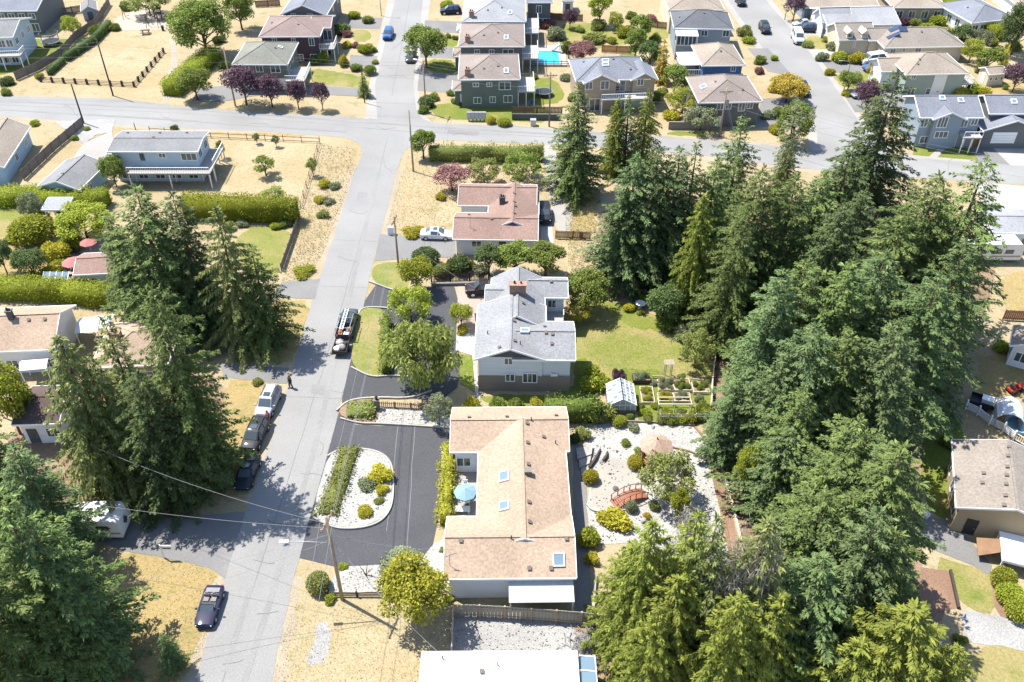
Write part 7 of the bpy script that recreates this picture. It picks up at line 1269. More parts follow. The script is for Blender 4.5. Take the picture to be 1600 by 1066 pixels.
fence([(1120, 536), (1112, 600), (1110, 640)], 1.0, CREAM, 'pale low fence along the edge of the wood', bw=.3, gap=.05)
fence([(592, 638), (668, 642)], 1.0, WOOD, 'brown garden picket fence on the white rock bed', bw=.09, gap=.13, post=1.8)
fence([(512, 932), (604, 933)], .7, WOODD, 'low dark timber rail at the front of the rock bed', boards=False, rail=3, post=2.2, pw=.14)
PAN = mat('fence_panel', (.30, .29, .25), .8, .08, 2, .06, 6)
fence([(710, 964), (750, 965), (789, 967), (830, 970), (869, 973), (908, 976), (932, 979)], 1.75, PAN, 'beige panel fence with tan posts behind the gravel pad', bw=.29, gap=.012, post=2.15, pm=mat('tan_post', (.36, .26, .17), .8), pw=.14, thick=.04)
fence([(708, 966), (706, 1022)], 1.1, CREAM, 'narrow cream side fence left of the gravel pad', bw=.3, gap=.01, post=2.0)
fence([(1507, 640), (1526, 649), (1544, 664), (1566, 675), (1582, 688)], 1.3, BLACK, 'black wire fence with white posts below the small canopy', boards=False, rail=5, post=20, pm=WHITE, pw=.16)
fence([(1582, 688), (1640, 722)], 1.3, WOODG, 'slatted timber fence at the corner of the ochre house', bw=.1, gap=.12, pm=WHITE)
fence([(1438, 222), (1476, 229), (1550, 229), (1552, 210)], 1.25, WOODO, 'orange cedar fence below the steel blue house', bw=.2)
fence([(822, 30), (910, 34)], 1.5, WOOD, 'brown fence behind the pool yard', bw=.2, join=True); fence([(1008, 42), (1046, 47)], 1.5, WOOD, 'brown fence beside the steel blue house', bw=.2)
fence([(940, 82), (986, 84)], 1.5, WOODO, 'golden brown fence below the red leaved tree', bw=.2); fence([(800, 178), (878, 178)], 1.3, WOOD, 'brown board fence above the grey retaining wall', bw=.2)
fence([(830, 104), (889, 104), (884, 64)], 1.2, BLACK, 'dark railing around the blue pool', boards=False, rail=3, post=1.5, pw=.07)
fence([(1566, 500), (1640, 504)], 1.5, REDWOOD, 'dark red fence behind the white gabled cottage', bw=.2); fence([(400, 12), (438, 10)], 1.5, WOOD, 'brown fence at the top left back yards', bw=.2)
fence([(100, 24), (128, 20)], 1.6, WOODG, 'short fence behind the grey garden shed', bw=.2)
def wall(path, h, w, m, label):
    p = [G(*q) for q in path]; mb = MB()
    for a, b in zip(p, p[1:]): d = (b-a).normalized()*.002; mb.bar(a-p[0]+Vector((0, 0, h/2)), b-p[0]-d+Vector((0, 0, h/2)), w, h)
    o = mb.build('retaining_wall', m); o.location = p[0]; return tag(o, label, 'wall')
wall([(800, 187), (876, 188)], 1.1, .3, DGREY, 'dark grey retaining wall below the brown board fence'); wall([(1044, 202), (1110, 203)], 1.4, .3, TAUPE, 'taupe roadside wall under the grey green tree'); wall([(674, 447), (758, 445)], .45, .3, GREYASP, 'low concrete wall under the dark picket fence')
wall([(926, 962), (930, 900)], .5, .25, STONE, 'low stone wall beside the shaded path'); wall([(1497, 952), (1484, 893)], .35, .2, WOODD, 'dark timber edge of the mulch bed')
# ================================================================ GARDEN THINGS
# arched red bridge
a, b = G(958, 790), G(1008, 772); d = b-a; L = d.length; br = thing('garden_bridge', 'red arched wooden garden bridge over the dry pond', 'bridge', (a+b)/2, math.atan2(d.y, d.x)); hw, rise = .62, .55
def arc(x, k=0): return rise*(1-(2*x/L)**2)+.1+k
n = 18; pm = MB().box((0, 0, 0), (L/n*.86, hw*2, .05)).mesh('plank', REDWOOD)
for i in range(n): x = -L/2+(i+.5)*L/n; o = link('plank', pm, br, (x, 0, arc(x))); o.rotation_euler = (0, math.atan(8*rise*x/L/L), 0)
for sy in (-hw, hw):
    rl = MB(); xs = [-L/2+i*L/12 for i in range(13)]; rl.tube([(x, sy, arc(x, .75)) for x in xs], .045, 6); rl.build('handrail', REDWOOD, br); MB().tube([(x, sy, arc(x, -.05)) for x in xs], .07, 6).build('beam', REDWOOD, br); pp = MB().bb(-.035, -.035, 0, .035, .035, .76).mesh('post', REDWOOD)
    for i in range(6): x = -L/2+.12+i*(L-.24)/5; link('post', pp, br, (x, sy, arc(x)))
# gazebo
g = G(1026, 694, 2.6); z0 = thing('gazebo', 'octagonal gazebo with tan shingled roof in the gravel garden', 'gazebo', (g.x, g.y, .03)); R = 1.75; GR = shingle('gazebo', (.32, .225, .17))
for k in range(8):
    p0, p1 = [(R*math.cos(PI/8+PI*q/4), R*math.sin(PI/8+PI*q/4)) for q in (k, k+1)]; mb = MB(); slab(mb, [(0, 0, 3.35), (*p0, 2.35), (*p1, 2.35)], .07, 0, 0); mb.build('roof_panel', GR, z0); MB().bb(p0[0]*.86-.06, p0[1]*.86-.06, 0, p0[0]*.86+.06, p0[1]*.86+.06, 2.4).build('post', WOOD, z0)
    if k not in (5,): r_ = MB(); q0, q1 = Vector((p0[0]*.86, p0[1]*.86, .8)), Vector((p1[0]*.86, p1[1]*.86, .8)); r_.bar(q0, q1, .07).bar(q0-Vector((0, 0, .6)), q1-Vector((0, 0, .6)), .05); r_.build('railing', WOOD, z0)
MB().lathe([(.09, 3.3), (.06, 3.5), (0, 3.65)], (0, 0, 0), 8).build('finial', WOOD, z0); MB().prism([(R*.95*math.cos(PI/8+PI*q/4), R*.95*math.sin(PI/8+PI*q/4)) for q in range(8)], 0, .12).build('floor', WOOD, z0)
# greenhouse
g = G(950, 648); gh = thing('greenhouse', 'white framed glass greenhouse with pitched roof beside the vegetable garden', 'greenhouse', (g.x, g.y, .03)); W_, D_, E1, E2 = 3.0, 3.5, 1.35, 2.25; PC = mat('greenhouse_glazing', (.30, .34, .35), .15, .12, 2, .12, 5, spec=.7)
MB().bb(0, 0, 0, W_, .12, .6).bb(0, D_-.12, 0, W_, D_, .6).bb(0, .12, 0, .12, D_-.12, .6).bb(W_-.12, .12, 0, W_, D_-.12, .6).build('base_wall', WOODG, gh)
fr = MB(); ny = 7
for i in range(ny+1):
    y = .04+i*(D_-.08)/ny
    for x in (.04, W_-.04): fr.bar((x, y, .6), (x, y, E1), .06)
    fr.bar((-.08, y, E1-.04), (W_/2, y, E2), .07); fr.bar((W_+.08, y, E1-.04), (W_/2, y, E2), .07)
for s_ in (0, W_):
    for fz in (0, .36, .68, 1): x = abs(s_-fz*W_/2); z = E1+(E2-E1)*fz; fr.bar((x, 0, z+.02), (x, D_, z+.02), .07)
for y in (.02, D_-.02):
    for i in range(1, 5): x = i*W_/5; fr.bar((x, y, .6), (x, y, E1+(E2-E1)*(1-abs(x-W_/2)/(W_/2))), .06)
    fr.bar((0, y, E1), (W_, y, E1), .06)
fr.build('frame', WHITE, gh)
for i in range(ny):
    y0, y1 = .04+i*(D_-.08)/ny+.04, .04+(i+1)*(D_-.08)/ny-.04
    for sx in (0, 1):
        for k in range(3): f0, f1 = k/3+.02, (k+1)/3-.02; xa, xb = [W_/2*f if not sx else W_-W_/2*f for f in (f0, f1)]; za, zb = E1+(E2-E1)*f0, E1+(E2-E1)*f1; MB().add([(xa, y0, za), (xb, y0, zb), (xb, y1, zb), (xa, y1, za), (xa, y0, za-.02), (xb, y0, zb-.02), (xb, y1, zb-.02), (xa, y1, za-.02)], [[0, 1, 2, 3], [4, 5, 6, 7], [0, 1, 5, 4], [2, 3, 7, 6]]).build('pane', PC if (i*5+k*3+sx) % 4 else SKYPANE, gh)
MB().bb(.06, .035, .6, W_-.06, .06, E1).add([(.1, .05, E1), (W_-.1, .05, E1), (W_/2, .05, E2-.08), (.1, .06, E1), (W_-.1, .06, E1), (W_/2, .06, E2-.08)], [[0, 1, 2], [3, 4, 5]]).build('end_glazing', PC, gh); MB().bb(.05, .12, .6, .07, D_-.12, E1).build('side_glazing', PC, gh); MB().bb(W_-.07, .12, .6, W_-.05, D_-.12, E1).build('side_glazing', PC, gh)
# raised beds
def raised_bed(x0, y0, x1, y1, label, m=GREEN, h=.4, frame=None, k=9):
    a, b = G(x0, y1), G(x1, y0); w, d_ = b.x-a.x, b.y-a.y; t = thing('raised_bed', label, 'planter', (a.x, a.y, .04), 0, 'raised vegetable beds'); f = frame or CREAM
    for q in ((0, 0, w, .06), (0, d_-.06, w, d_), (0, .06, .06, d_-.06), (w-.06, .06, w, d_-.06)): MB().bb(q[0], q[1], 0, q[2], q[3], h).build('board', f, t)
    MB().bb(.06, .06, 0, w-.06, d_-.06, h-.07).build('soil', SOIL, t)
    for i in range(k):
        s_ = random.uniform(.16, .30); o = link('plant', BUSH[random.choice((1, 3))], t, (random.uniform(.25, w-.25), random.uniform(.25, max(.3, d_-.25)), h-.08), random.uniform(0, 6), (s_, s_, s_*random.uniform(.7, 1.3))); setmat(o, m)
raised_bed(1029, 597, 1050, 613, 'raised bed of grey green plants at the upper left of the vegetable garden', GREYG, k=16); raised_bed(1054, 596, 1076, 614, 'raised bed with bare soil at its near end in the top row', GREEN, k=11); raised_bed(1083, 601, 1105, 617, 'raised bed of dense green plants at the upper right of the vegetable garden', GREEN, k=14)
raised_bed(1029, 616, 1051, 629, 'raised bed of yellow flowers in the second row', YELLOW, .2, k=14); raised_bed(1054, 617, 1077, 630, 'raised bed of pale herbs in the second row', GREYG, .3, k=13); raised_bed(1003, 607, 1019, 632, 'long raised bed beside the greenhouse', LIME, .3, k=12); raised_bed(989, 590, 1014, 601, 'dark planter of broad pale leaves at the garden corner', GREYG, .6, WOODD, 12); raised_bed(958, 584, 976, 598, 'purple flowering planter behind the greenhouse', PURPLE, .4, WOODD, 12)
g = G(1028, 645); w = G(1079, 645).x-g.x; tl = thing('growing_trellis', 'pale timber growing frame across the lower vegetable garden', 'trellis', (g.x, g.y, .03))
for x in (0, w/2, w):
    for y in (0, 1.1): MB().bb(x-.05, y-.05, 0, x+.05, y+.05, 1.2).build('post', CREAM, tl)
for y in (0, 1.1): MB().bar((0, y, 1.24), (w, y, 1.24), .09).build('rail', CREAM, tl)
for x in (0, w): MB().bar((x, 0, 1.15), (x, 1.1, 1.15), .08).build('rail', CREAM, tl)
for i, (x, y, c, m) in enumerate(((1036, 653, 20, OLIVE), (1052, 655, 20, GREEN), (1066, 654, 20, LIME), (1080, 652, 22, LIME), (1092, 650, 22, GREEN), (1042, 642, 16, LIME), (1064, 642, 16, OLIVE))): shrub(x, y, c, m, ('first', 'second', 'third', 'fourth', 'fifth', 'sixth', 'seventh')[i]+' leafy crop clump counted from the left of the lower vegetable garden' if i < 5 else ('left' if i == 5 else 'right')+' crop clump inside the timber growing frame', .9, None, 'vegetable_plant', 'crops in the vegetable garden')
g = G(1043, 592); ar = thing('garden_arbor', 'narrow timber arbor at the top of the vegetable garden', 'arbor', (g.x, g.y, .03))
for x in (-.35, .35):
    for y in (0, .7): MB().bb(x-.05, y-.05, 0, x+.05, y+.05, 2.1).build('post', CREAM, ar)
for i in range(5): MB().bar((-.55, i*.175, 2.15), (.55, i*.175, 2.15), .06).build('slat', CREAM, ar)
for i, (p, q) in enumerate((((1018, 591), (1036, 592)), ((1052, 593), (1108, 598)))): o = MB().tube([G(*p)-G(*p)+Vector((0, 0, .35)), G(*q)-G(*p)+Vector((0, 0, .35))], .1, 7).build('log_rail', WOODP); o.location = G(*p); tag(o, ('short', 'long')[i]+' log rail along the top of the vegetable garden', 'log')
# courtyard
umbrella(727, 766, 2.3, 37, mat('umbrella_blue', (.17, .27, .32), .8, .05), 'pale blue patio umbrella in the courtyard of the tan house')
cp = G(728, 775); GCh = 'courtyard chairs'; table(cp.x, cp.y, .65, .72, WHITE, 'round white table under the pale blue umbrella')
for (dx, dy, rz, lb) in ((-1.0, .2, -PI/2, 'white chair on the hedge side of the umbrella table'), (.95, .1, PI/2, 'white chair on the house side of the umbrella table'), (-.1, 1.1, PI, 'white chair behind the pale blue umbrella'), (.2, -1.0, 0, 'white chair on the near side of the umbrella table')): chair(cp.x+dx, cp.y+dy, rz, WHITE, lb, GCh)
q = G(722, 800); table(q.x, q.y, .5, .45, WHITE, 'white rectangular bench table at the lower courtyard', rect=(1.6, .7)); q = G(733, 728); table(q.x, q.y, .5, .5, MGREY, 'grey bench table beside the courtyard wall', rect=(1.3, .7))
shrub(724, 718, 16, GREEN, 'green plant in the courtyard shade'); shrub(712, 714, 12, LIME, 'pale plant in the courtyard corner')
rock(562, 753, 9, 'reddish boulder on the white rock island', mat('red_stone', (.26, .16, .12), .9, .2)); rock(600, 648, 12, 'pale boulder on the white rock bed', STONE)
for i, (x, y, w, lb) in enumerate(((939, 722, 9, 'stone at the upper rim of the dry pond'), (962, 765, 12, 'dark rock heap in the middle of the dry pond'), (953, 741, 6, 'small dark stone in the upper dry pond'), (944, 752, 5, 'tiny stone left in the dry pond'), (991, 770, 6, 'stone at the right end of the red bridge'), (955, 800, 6, 'stone at the left end of the red bridge'), (943, 686, 5, 'stone on the white gravel near the shrub'), (964, 706, 6, 'dark stone on the white gravel'), (985, 722, 7, 'stone by the yellow ball at the pond'), (1066, 668, 6, 'left stone under the garden edging'), (1078, 669, 6, 'right stone under the garden edging'), (1020, 668, 8, 'stone below the vegetable garden edging'), (1006, 815, 14, 'red brown rock below the little amber shrub'))):
    rock(x, y, w, lb, mat('dark_stone', (.10, .09, .085), .9, .2) if 'dark' in lb else STONE, .7, 'stones in the gravel garden')
for (p, q, lb) in (((921, 733), (938, 704), 'long dark driftwood log beside the stone steps'), ((943, 722), (949, 708), 'short dark log at the pond rim')):
    a, b = G(*p), G(*q); o = MB().tube([Vector((0, 0, .2)), (b-a)*.5+Vector((.1, 0, .3)), b-a+Vector((0, 0, .2))], [.2, .16, .1], 7).build('driftwood_log', WOODD, None, True); o.location = a; tag(o, lb, 'log')
for i in range(3):
    p = [G(900+i*4, 705+i*12), G(926-i*2, 700+i*13), G(924-i*3, 714+i*13), G(902+i*3, 722+i*12)]; mb = MB().prism([(v.x-p[0].x, v.y-p[0].y) for v in p], 0, .45-i*.15); o = mb.build('stone_step', STONE); o.location = p[0]; tag(o, ('upper', 'middle', 'lower')[i]+' curved stone step in the shade of the tan house', 'step', 'garden steps')
b = G(1000, 482); t = thing('bird_bath', 'white round bird bath on the back lawn', 'bird bath', (b.x, b.y, .03)); MB().lathe([(.3, 0), (.28, .06), (.1, .12), (.09, .6), (.2, .7)], (0, 0, 0), 12).build('pedestal', WHITE, t, True); MB().lathe([(.1, .68), (.62, .74), (.68, .84), (.6, .82), (.0, .76)], (0, 0, 0), 16).build('bowl', WHITE, t, True)
b = G(590, 640); t = thing('gate_pillar', 'stone pillar with lantern at the end of the garden picket fence', 'pillar', (b.x, b.y, .03)); MB().bb(-.25, -.25, 0, .25, .25, 1.4).bb(-.32, -.32, 1.4, .32, .32, 1.5).build('pillar', WOODG, t); MB().lathe([(.06, 1.5), (.15, 1.55), (.17, 1.8), (.2, 1.82), (0, 1.98)], (0, 0, 0), 8).build('lantern', BLACK, t)
# ================================================================ YARD THINGS
def bin_(px, m, label, s=1.0):
    b = G(*px); t = thing('wheelie_bin', label, 'bin', (b.x, b.y, .03), .1, 'bins'); MB().add([(-.22*s, -.25*s, .08), (.22*s, -.25*s, .08), (.22*s, .2*s, .08), (-.22*s, .2*s, .08), (-.28*s, -.33*s, 1.0*s), (.28*s, -.33*s, 1.0*s), (.28*s, .28*s, 1.0*s), (-.28*s, .28*s, 1.0*s)], [[0, 1, 5, 4], [1, 2, 6, 5], [2, 3, 7, 6], [3, 0, 4, 7], [0, 3, 2, 1]]).build('body', m, t); MB().box((0, 0, 1.03*s), (.62*s, .7*s, .07)).build('lid', m, t)
    for x in (-.22, .22): link('wheel', MB().lathe([(.02, -.03), (.1, -.03), (.1, .03), (.02, .03)], (0, 0, 0), 10).mesh('wheel', RUBBER), t, (x*s, .26*s, .1)).rotation_euler = (0, PI/2, 0)
bin_((746, 503), BLACK, 'black bin on the parking pad, left one'); bin_((753, 501), BLACK, 'black bin on the parking pad, right one'); BL = mat('blue_plastic', (.03, .10, .30), .5); bin_((763, 501), BL, 'blue bin beside the black bins'); bin_((724, 392), BL, 'blue bin at the wall of the pink roofed house'); bin_((731, 393), WHITE, 'white bin next to the blue bin at the pink roofed house', .7); bin_((908, 372), BLACK, 'black bin by the small brown yard fence', .8); bin_((1064, 110), mat('green_plastic', (.02, .2, .06), .5), 'green bin beside the deep blue house'); bin_((831, 163), BL, 'dark blue bin at the sage wall', .8)
b = G(730, 190); t = thing('mail_boxes', 'bank of grey community mail boxes at the street corner', 'mail boxes', (b.x, b.y, .03))
for i in range(5): o = MB().bb(i*.66, 0, .35, i*.66+.62, .5, 1.6).bb(i*.66+.2, .15, 0, i*.66+.42, .35, .35).build('cabinet', MGREY, t); [MB().bb(i*.66+.04, -.02, .5+k*.26, i*.66+.58, -.003, .72+k*.26).build('box_door', mat('pale_grey_paint', (.4, .41, .42), .5), o) for k in range(4)]
b = G(611, 366); t = thing('utility_box', 'white utility box beside the verge pole', 'box', (b.x, b.y, .03)); MB().bb(-.4, -.3, 0, .4, .3, 1.1).build('cabinet', WHITE, t); MB().bb(-.44, -.34, 1.1, .44, .34, 1.16).build('lid', MGREY, t)
b = G(833, 196); t = thing('utility_box', 'pale green utility box on the roadside verge', 'box', (b.x, b.y, .03)); MB().bb(-.45, -.4, 0, .45, .4, 1.0).build('cabinet', CREAM, t); MB().bb(-.5, -.45, 1.0, .5, .45, 1.08).build('lid', MGREY, t)
b = G(257, 872); t = thing('sale_sign', 'white real estate sign post with hanging board on the left verge', 'sign', (b.x, b.y, .03)); MB().bb(-.05, -.05, 0, .05, .05, 1.9).build('post', WHITE, t); MB().bb(.05, -.04, 1.72, 1.0, .04, 1.80).build('arm', WHITE, t); o = MB().bb(.15, -.02, 1.2, .95, .02, 1.62).build('board', WHITE, t); MB().bb(.17, -.026, 1.32, .93, -.021, 1.5).build('printed_band', DGREY, o)
def trampoline(px, r, label, net):
    b = G(*px); t = thing('trampoline', label, 'trampoline', (b.x, b.y, .03)); MB().lathe([(0, .8), (r*.88, .8), (r*.88, .78), (0, .78)], (0, 0, 0), 24).build('mat', BLACK, t); MB().lathe([(r*.88, .80), (r, .82), (r, .76), (r*.88, .76)], (0, 0, 0), 24).build('pad', mat('pad_blue', (.12, .17, .22), .7), t)
    for k in range(6):
        a = k*PI/3; MB().bar((r*.95*math.cos(a), r*.95*math.sin(a), 0), (r*.95*math.cos(a), r*.95*math.sin(a), 2.4 if net else .78), .06).build('leg', MGREY, t)
    if net: MB().lathe([(r*.95, 2.38), (r*.98, 2.40), (r*.95, 2.42)], (0, 0, 0), 24).build('ring', MGREY, t)
trampoline((81, 70), 1.9, 'round trampoline in the yard of the tall white house', True); trampoline((850, 149), 1.6, 'dark round trampoline behind the taupe house', False)
# pool
p = [G(834, 103), G(872, 103), G(873, 82), (G(834, 82))]; LAYER[0] += .01; struct(MB().prism([(G(x, y).x, G(x, y).y) for x, y in ((829, 104), (886, 104), (883, 72), (829, 72))], 0, .18).build('pool_deck', CONCW)); x0, y0, x1, y1 = G(838, 103).x, G(840, 102).y, G(873, 90).x, G(840, 82).y
struct(MB().quad((x0, y0, .2), (x1, y0, .2), (x1, y1, .2), (x0, y1, .2)).build('pool_water', mat('pool_water', (.03, .30, .46), .05, .06, 1, .10, 1.2, spec=.6, world=True))); cp_ = MB()
for q in ((x0-.3, y0-.3, x1+.3, y0), (x0-.3, y1, x1+.3, y1+.3), (x0-.3, y0, x0, y1), (x1, y0, x1+.3, y1)): cp_.bb(q[0], q[1], .15, q[2], q[3], .26)
struct(cp_.build('pool_coping', CONCW)); sl_ = thing('water_slide', 'small white slide at the corner of the blue pool', 'slide', (G(875, 84).x, G(875, 84).y, .18), 2.6); MB().tube([(0, 0, 1.7), (.6, 0, 1.3), (1.2, 0, .6), (1.9, 0, .35)], [.3, .28, .28, .28], 6).build('chute', WHITE, sl_); MB().bar((-.1, -.25, 0), (0, -.25, 1.7), .06).bar((-.1, .25, 0), (0, .25, 1.7), .06).build('ladder', MGREY, sl_)
# play area
def swing(px, label, n=2, w=4.0):
    b = G(*px); t = thing('swing_set', label, 'swing', (b.x, b.y, .03), .1)
    for x in (-w/2, w/2):
        for y in (-1, 1): MB().bar((x, y, 0), (x, 0, 2.6), .1).build('leg', WOODD, t)
    MB().bar((-w/2-.2, 0, 2.6), (w/2+.2, 0, 2.6), .12).build('top_beam', WOODD, t)
    for i in range(n):
        x = -w/2+w*(i+.5)/n; s_ = MB().box((x, 0, .5), (.5, .2, .05)).build('seat', BLACK, t); MB().bar((x-.22, 0, .5), (x-.22, 0, 2.55), .03).bar((x+.22, 0, .5), (x+.22, 0, 2.55), .03).build('chain', MGREY, s_)
swing((213, 28), 'dark swing frame on the left of the play area', 3, 5.0); swing((240, 42), 'smaller dark swing frame in front of the play area', 1, 2.4)
b = G(248, 30); t = thing('climbing_frame', 'dark climbing frame with slide at the back of the play area', 'climbing frame', (b.x, b.y, .03), .3)
for x in (-.7, .7):
    for y in (-.7, .7): MB().bb(x-.07, y-.07, 0, x+.07, y+.07, 2.4).build('post', WOODD, t)
MB().bb(-.75, -.75, 1.2, .75, .75, 1.28).build('platform', WOOD, t); MB().bar((.75, 0, 1.25), (2.8, 0, .2), .6, .06).build('slide', WOODO, t); rr_ = MB(); slab(rr_, [(-.95, -.95, 2.35), (.95, -.95, 2.35), (0, 0, 3.0)], .05, 0, 0); slab(rr_, [(.95, -.95, 2.35), (.95, .95, 2.35), (0, 0, 3.0)], .05, 0, 0); slab(rr_, [(.95, .95, 2.35), (-.95, .95, 2.35), (0, 0, 3.0)], .05, 0, 0); slab(rr_, [(-.95, .95, 2.35), (-.95, -.95, 2.35), (0, 0, 3.0)], .05, 0, 0); rr_.build('roof', WOODD, t)
b = G(228, 53); t = thing('picnic_table', 'dark picnic table on the dry park grass', 'table', (b.x, b.y, .03), .2); MB().box((0, 0, .74), (1.8, .75, .06)).build('tabletop', WOODD, t)
for y in (-.75, .75): MB().box((0, y, .44), (1.8, .28, .05)).build('bench', WOODD, t)
for x in (-.6, .6): MB().bar((x, -.8, .0), (x, .25, .72), .09).bar((x, .8, 0), (x, -.25, .72), .09).bar((x, -.85, .4), (x, .85, .4), .08).build('frame', WOODD, t)
b = G(255, 48); t = thing('litter_bin', 'dark litter bin beside the play area', 'bin', (b.x, b.y, .03)); MB().lathe([(.25, 0), (.3, .9), (.27, .9), (.22, .1)], (0, 0, 0), 12).build('drum', BLACK, t); MB().lathe([(.32, .9), (.3, 1.0), (.1, 1.05)], (0, 0, 0), 12).build('lid', WOODD, t)
# left terrace
umbrella(137, 376, 2.4, 27, mat('umbrella_red', (.34, .125, .115), .8, .05), 'upper of two faded red patio umbrellas on the left terrace'); umbrella(112, 407, 2.4, 33, MATS['umbrella_red'], 'lower of two faded red patio umbrellas on the left terrace')
for i, (x, y, rz, lb) in enumerate(((108, 393, 0, 'first of three dark lounge chairs between the red umbrellas'), (115, 395, .2, 'second of three dark lounge chairs between the red umbrellas'), (122, 397, .1, 'third of three dark lounge chairs between the red umbrellas'), (104, 432, 2, 'dark chair at the near edge of the terrace'))): q = G(x, y); chair(q.x, q.y, rz, BLACK, lb, 'terrace chairs')
q = G(113, 421); table(q.x, q.y, .5, .72, WOODD, 'dark round table under the lower red umbrella'); q = G(110, 438); table(q.x, q.y, .5, .72, WOODD, 'small dark table at the terrace edge', rect=(.9, .6))
b = G(66, 462); t = thing('glass_cover', 'low glazed conservatory frame at the edge of the left terrace', 'glass frame', (b.x, b.y, .03), .0); W_ = G(106, 462).x-b.x
for i in range(4): MB().bar((i*W_/4+.04, 0, .9), (i*W_/4+.04, 2.2, 2.2), .07).bar((i*W_/4+.04, 0, 0), (i*W_/4+.04, 0, .9), .07).bar((i*W_/4+.04, 2.2, 0), (i*W_/4+.04, 2.2, 2.2), .07).build('frame', WHITE, t); MB().add([(i*W_/4+.1, .02, .92), ((i+1)*W_/4-.02, .02, .92), ((i+1)*W_/4-.02, 2.18, 2.2), (i*W_/4+.1, 2.18, 2.2)], [[0, 1, 2, 3]]).add([(i*W_/4+.1, .02, .90), ((i+1)*W_/4-.02, .02, .90), ((i+1)*W_/4-.02, 2.18, 2.18), (i*W_/4+.1, 2.18, 2.18)], [[0, 1, 2, 3]]).build('pane', SKYPANE, t)
MB().bar((W_, 0, .9), (W_, 2.2, 2.2), .07).bar((W_, 0, 0), (W_, 0, .9), .07).build('frame', WHITE, t)
for (px, w, d_, lb) in (((126, 545), 2.6, 3.0, 'left white canvas canopy between the two tan roofs'), ((152, 538), 2.2, 2.6, 'right white canvas canopy between the two tan roofs'), ((40, 604), 3.0, 2.0, 'flat white canopy behind the dark brown roof')):
    b = G(*px); t = thing('canvas_canopy', lb, 'canopy', (b.x, b.y, .03), .15)
    for x in (.1, w-.1):
        for y in (.1, d_-.1): MB().bb(x-.04, y-.04, 0, x+.04, y+.04, 2.3).build('post', WHITE, t)
    mb = MB(); slab(mb, [(0, 0, 2.3), (w, 0, 2.3), (w, d_/2, 2.75), (0, d_/2, 2.75)], .03, 0, 0); slab(mb, [(w, d_, 2.3), (0, d_, 2.3), (0, d_/2, 2.75), (w, d_/2, 2.75)], .03, 0, 0); mb.build('cover', mat('white_canvas', (.6, .61, .63), .7, .06), t)
# right yard
b = G(1551, 668); t = thing('canopy_shelter', 'small white arched canopy shelter inside the wire fence', 'shelter', (b.x, b.y, .03), -.35); W_, D_ = 2.6, 3.0; mb = MB(); pr = [(0, 0), (0, 1.5), (W_*.18, 2.0), (W_*.5, 2.3), (W_*.82, 2.0), (W_, 1.5), (W_, 0)]
for i in range(6): a_, c_ = pr[i], pr[i+1]; mb.quad((a_[0], 0, a_[1]), (c_[0], 0, c_[1]), (c_[0], D_, c_[1]), (a_[0], D_, a_[1])); mb.quad((a_[0]*.98+.02, 0, a_[1]*.985), (c_[0]*.98+.02, 0, c_[1]*.985), (c_[0]*.98+.02, D_, c_[1]*.985), (a_[0]*.98+.02, D_, a_[1]*.985))
mb.build('cover', MATS['white_canvas'], t); MB().tube([(x, .02, z) for x, z in pr], .03, 5).build('hoop', MGREY, t); MB().tube([(x, D_-.02, z) for x, z in pr], .03, 5).build('hoop', MGREY, t)
b = G(1538, 636); t = thing('utility_trailer', 'dark open trailer in the shade beside the canopy shelter', 'trailer', (b.x, b.y, .03), -.5); MB().bb(-1.6, -.8, .45, 1.6, .8, .55).bb(-1.6, -.85, .55, 1.6, -.8, .95).bb(-1.6, .8, .55, 1.6, .85, .95).build('body', BLACK, t); MB().bar((1.6, 0, .5), (2.8, 0, .45), .1).build('drawbar', BLACK, t); [setattr(link('wheel', wm, t, (0, sy, .32)), 'rotation_euler', (PI/2, 0, 0)) for sy in (-.95, .95)]
q = G(1540, 634); o = MB().box((0, 0, .8), (1.2, .9, .45)).box((0, 0, 1.05), (1.26, .96, .06)).build('storage_box', WHITE); o.location = (q.x, q.y, .03); o.rotation_euler.z = -.5; tag(o, 'white box lying on the dark open trailer', 'box')
b = G(1584, 612); t = thing('ride_on_mower', 'red ride on mower on the dry lawn', 'mower', (b.x, b.y, .03), .4); RD = mat('mower_red', (.36, .04, .03), .4); MB().box((.55, 0, .6), (.8, .6, .4)).box((-.45, 0, .5), (.9, .75, .25)).build('body', RD, t); MB().box((-.45, 0, .75), (.45, .45, .1)).box((-.7, 0, .98), (.1, .45, .4)).build('seat', BLACK, t); MB().tube([(.2, 0, .8), (0, 0, 1.1)], .03, 6).lathe([(.16, 1.1), (.2, 1.12), (.16, 1.14)], (0, 0, 0), 10).build('steering_wheel', BLACK, t)
for x, y, r in ((.75, .4, .24), (.75, -.4, .24), (-.5, .48, .34), (-.5, -.48, .34)): link('wheel', MB().lathe([(.05, -.1), (r, -.1), (r, .1), (.05, .1)], (0, 0, 0), 12).mesh('wheel', RUBBER), t, (x, y, r)).rotation_euler = (PI/2, 0, 0)
b = G(1590, 668); t = thing('paddling_pool', 'pale blue folded pool cover at the right edge', 'pool cover', (b.x, b.y, .03), -.4); MB().lathe([(1.3, 0), (1.4, .5), (1.2, .5), (1.1, .1), (0, .1)], (0, 0, 0), 18).build('wall', mat('pale_blue_vinyl', (.16, .30, .38), .4), t)
q = G(1490, 812); o = MB().lathe([(.0, 0), (.28, 0), (.36, .45), (.3, .45), (.24, .1)], (0, 0, 0), 12).build('plant_pot', WOODD); o.location = (q.x, q.y, .03); tag(o, 'dark pot at the corner post of the ochre house', 'pot')
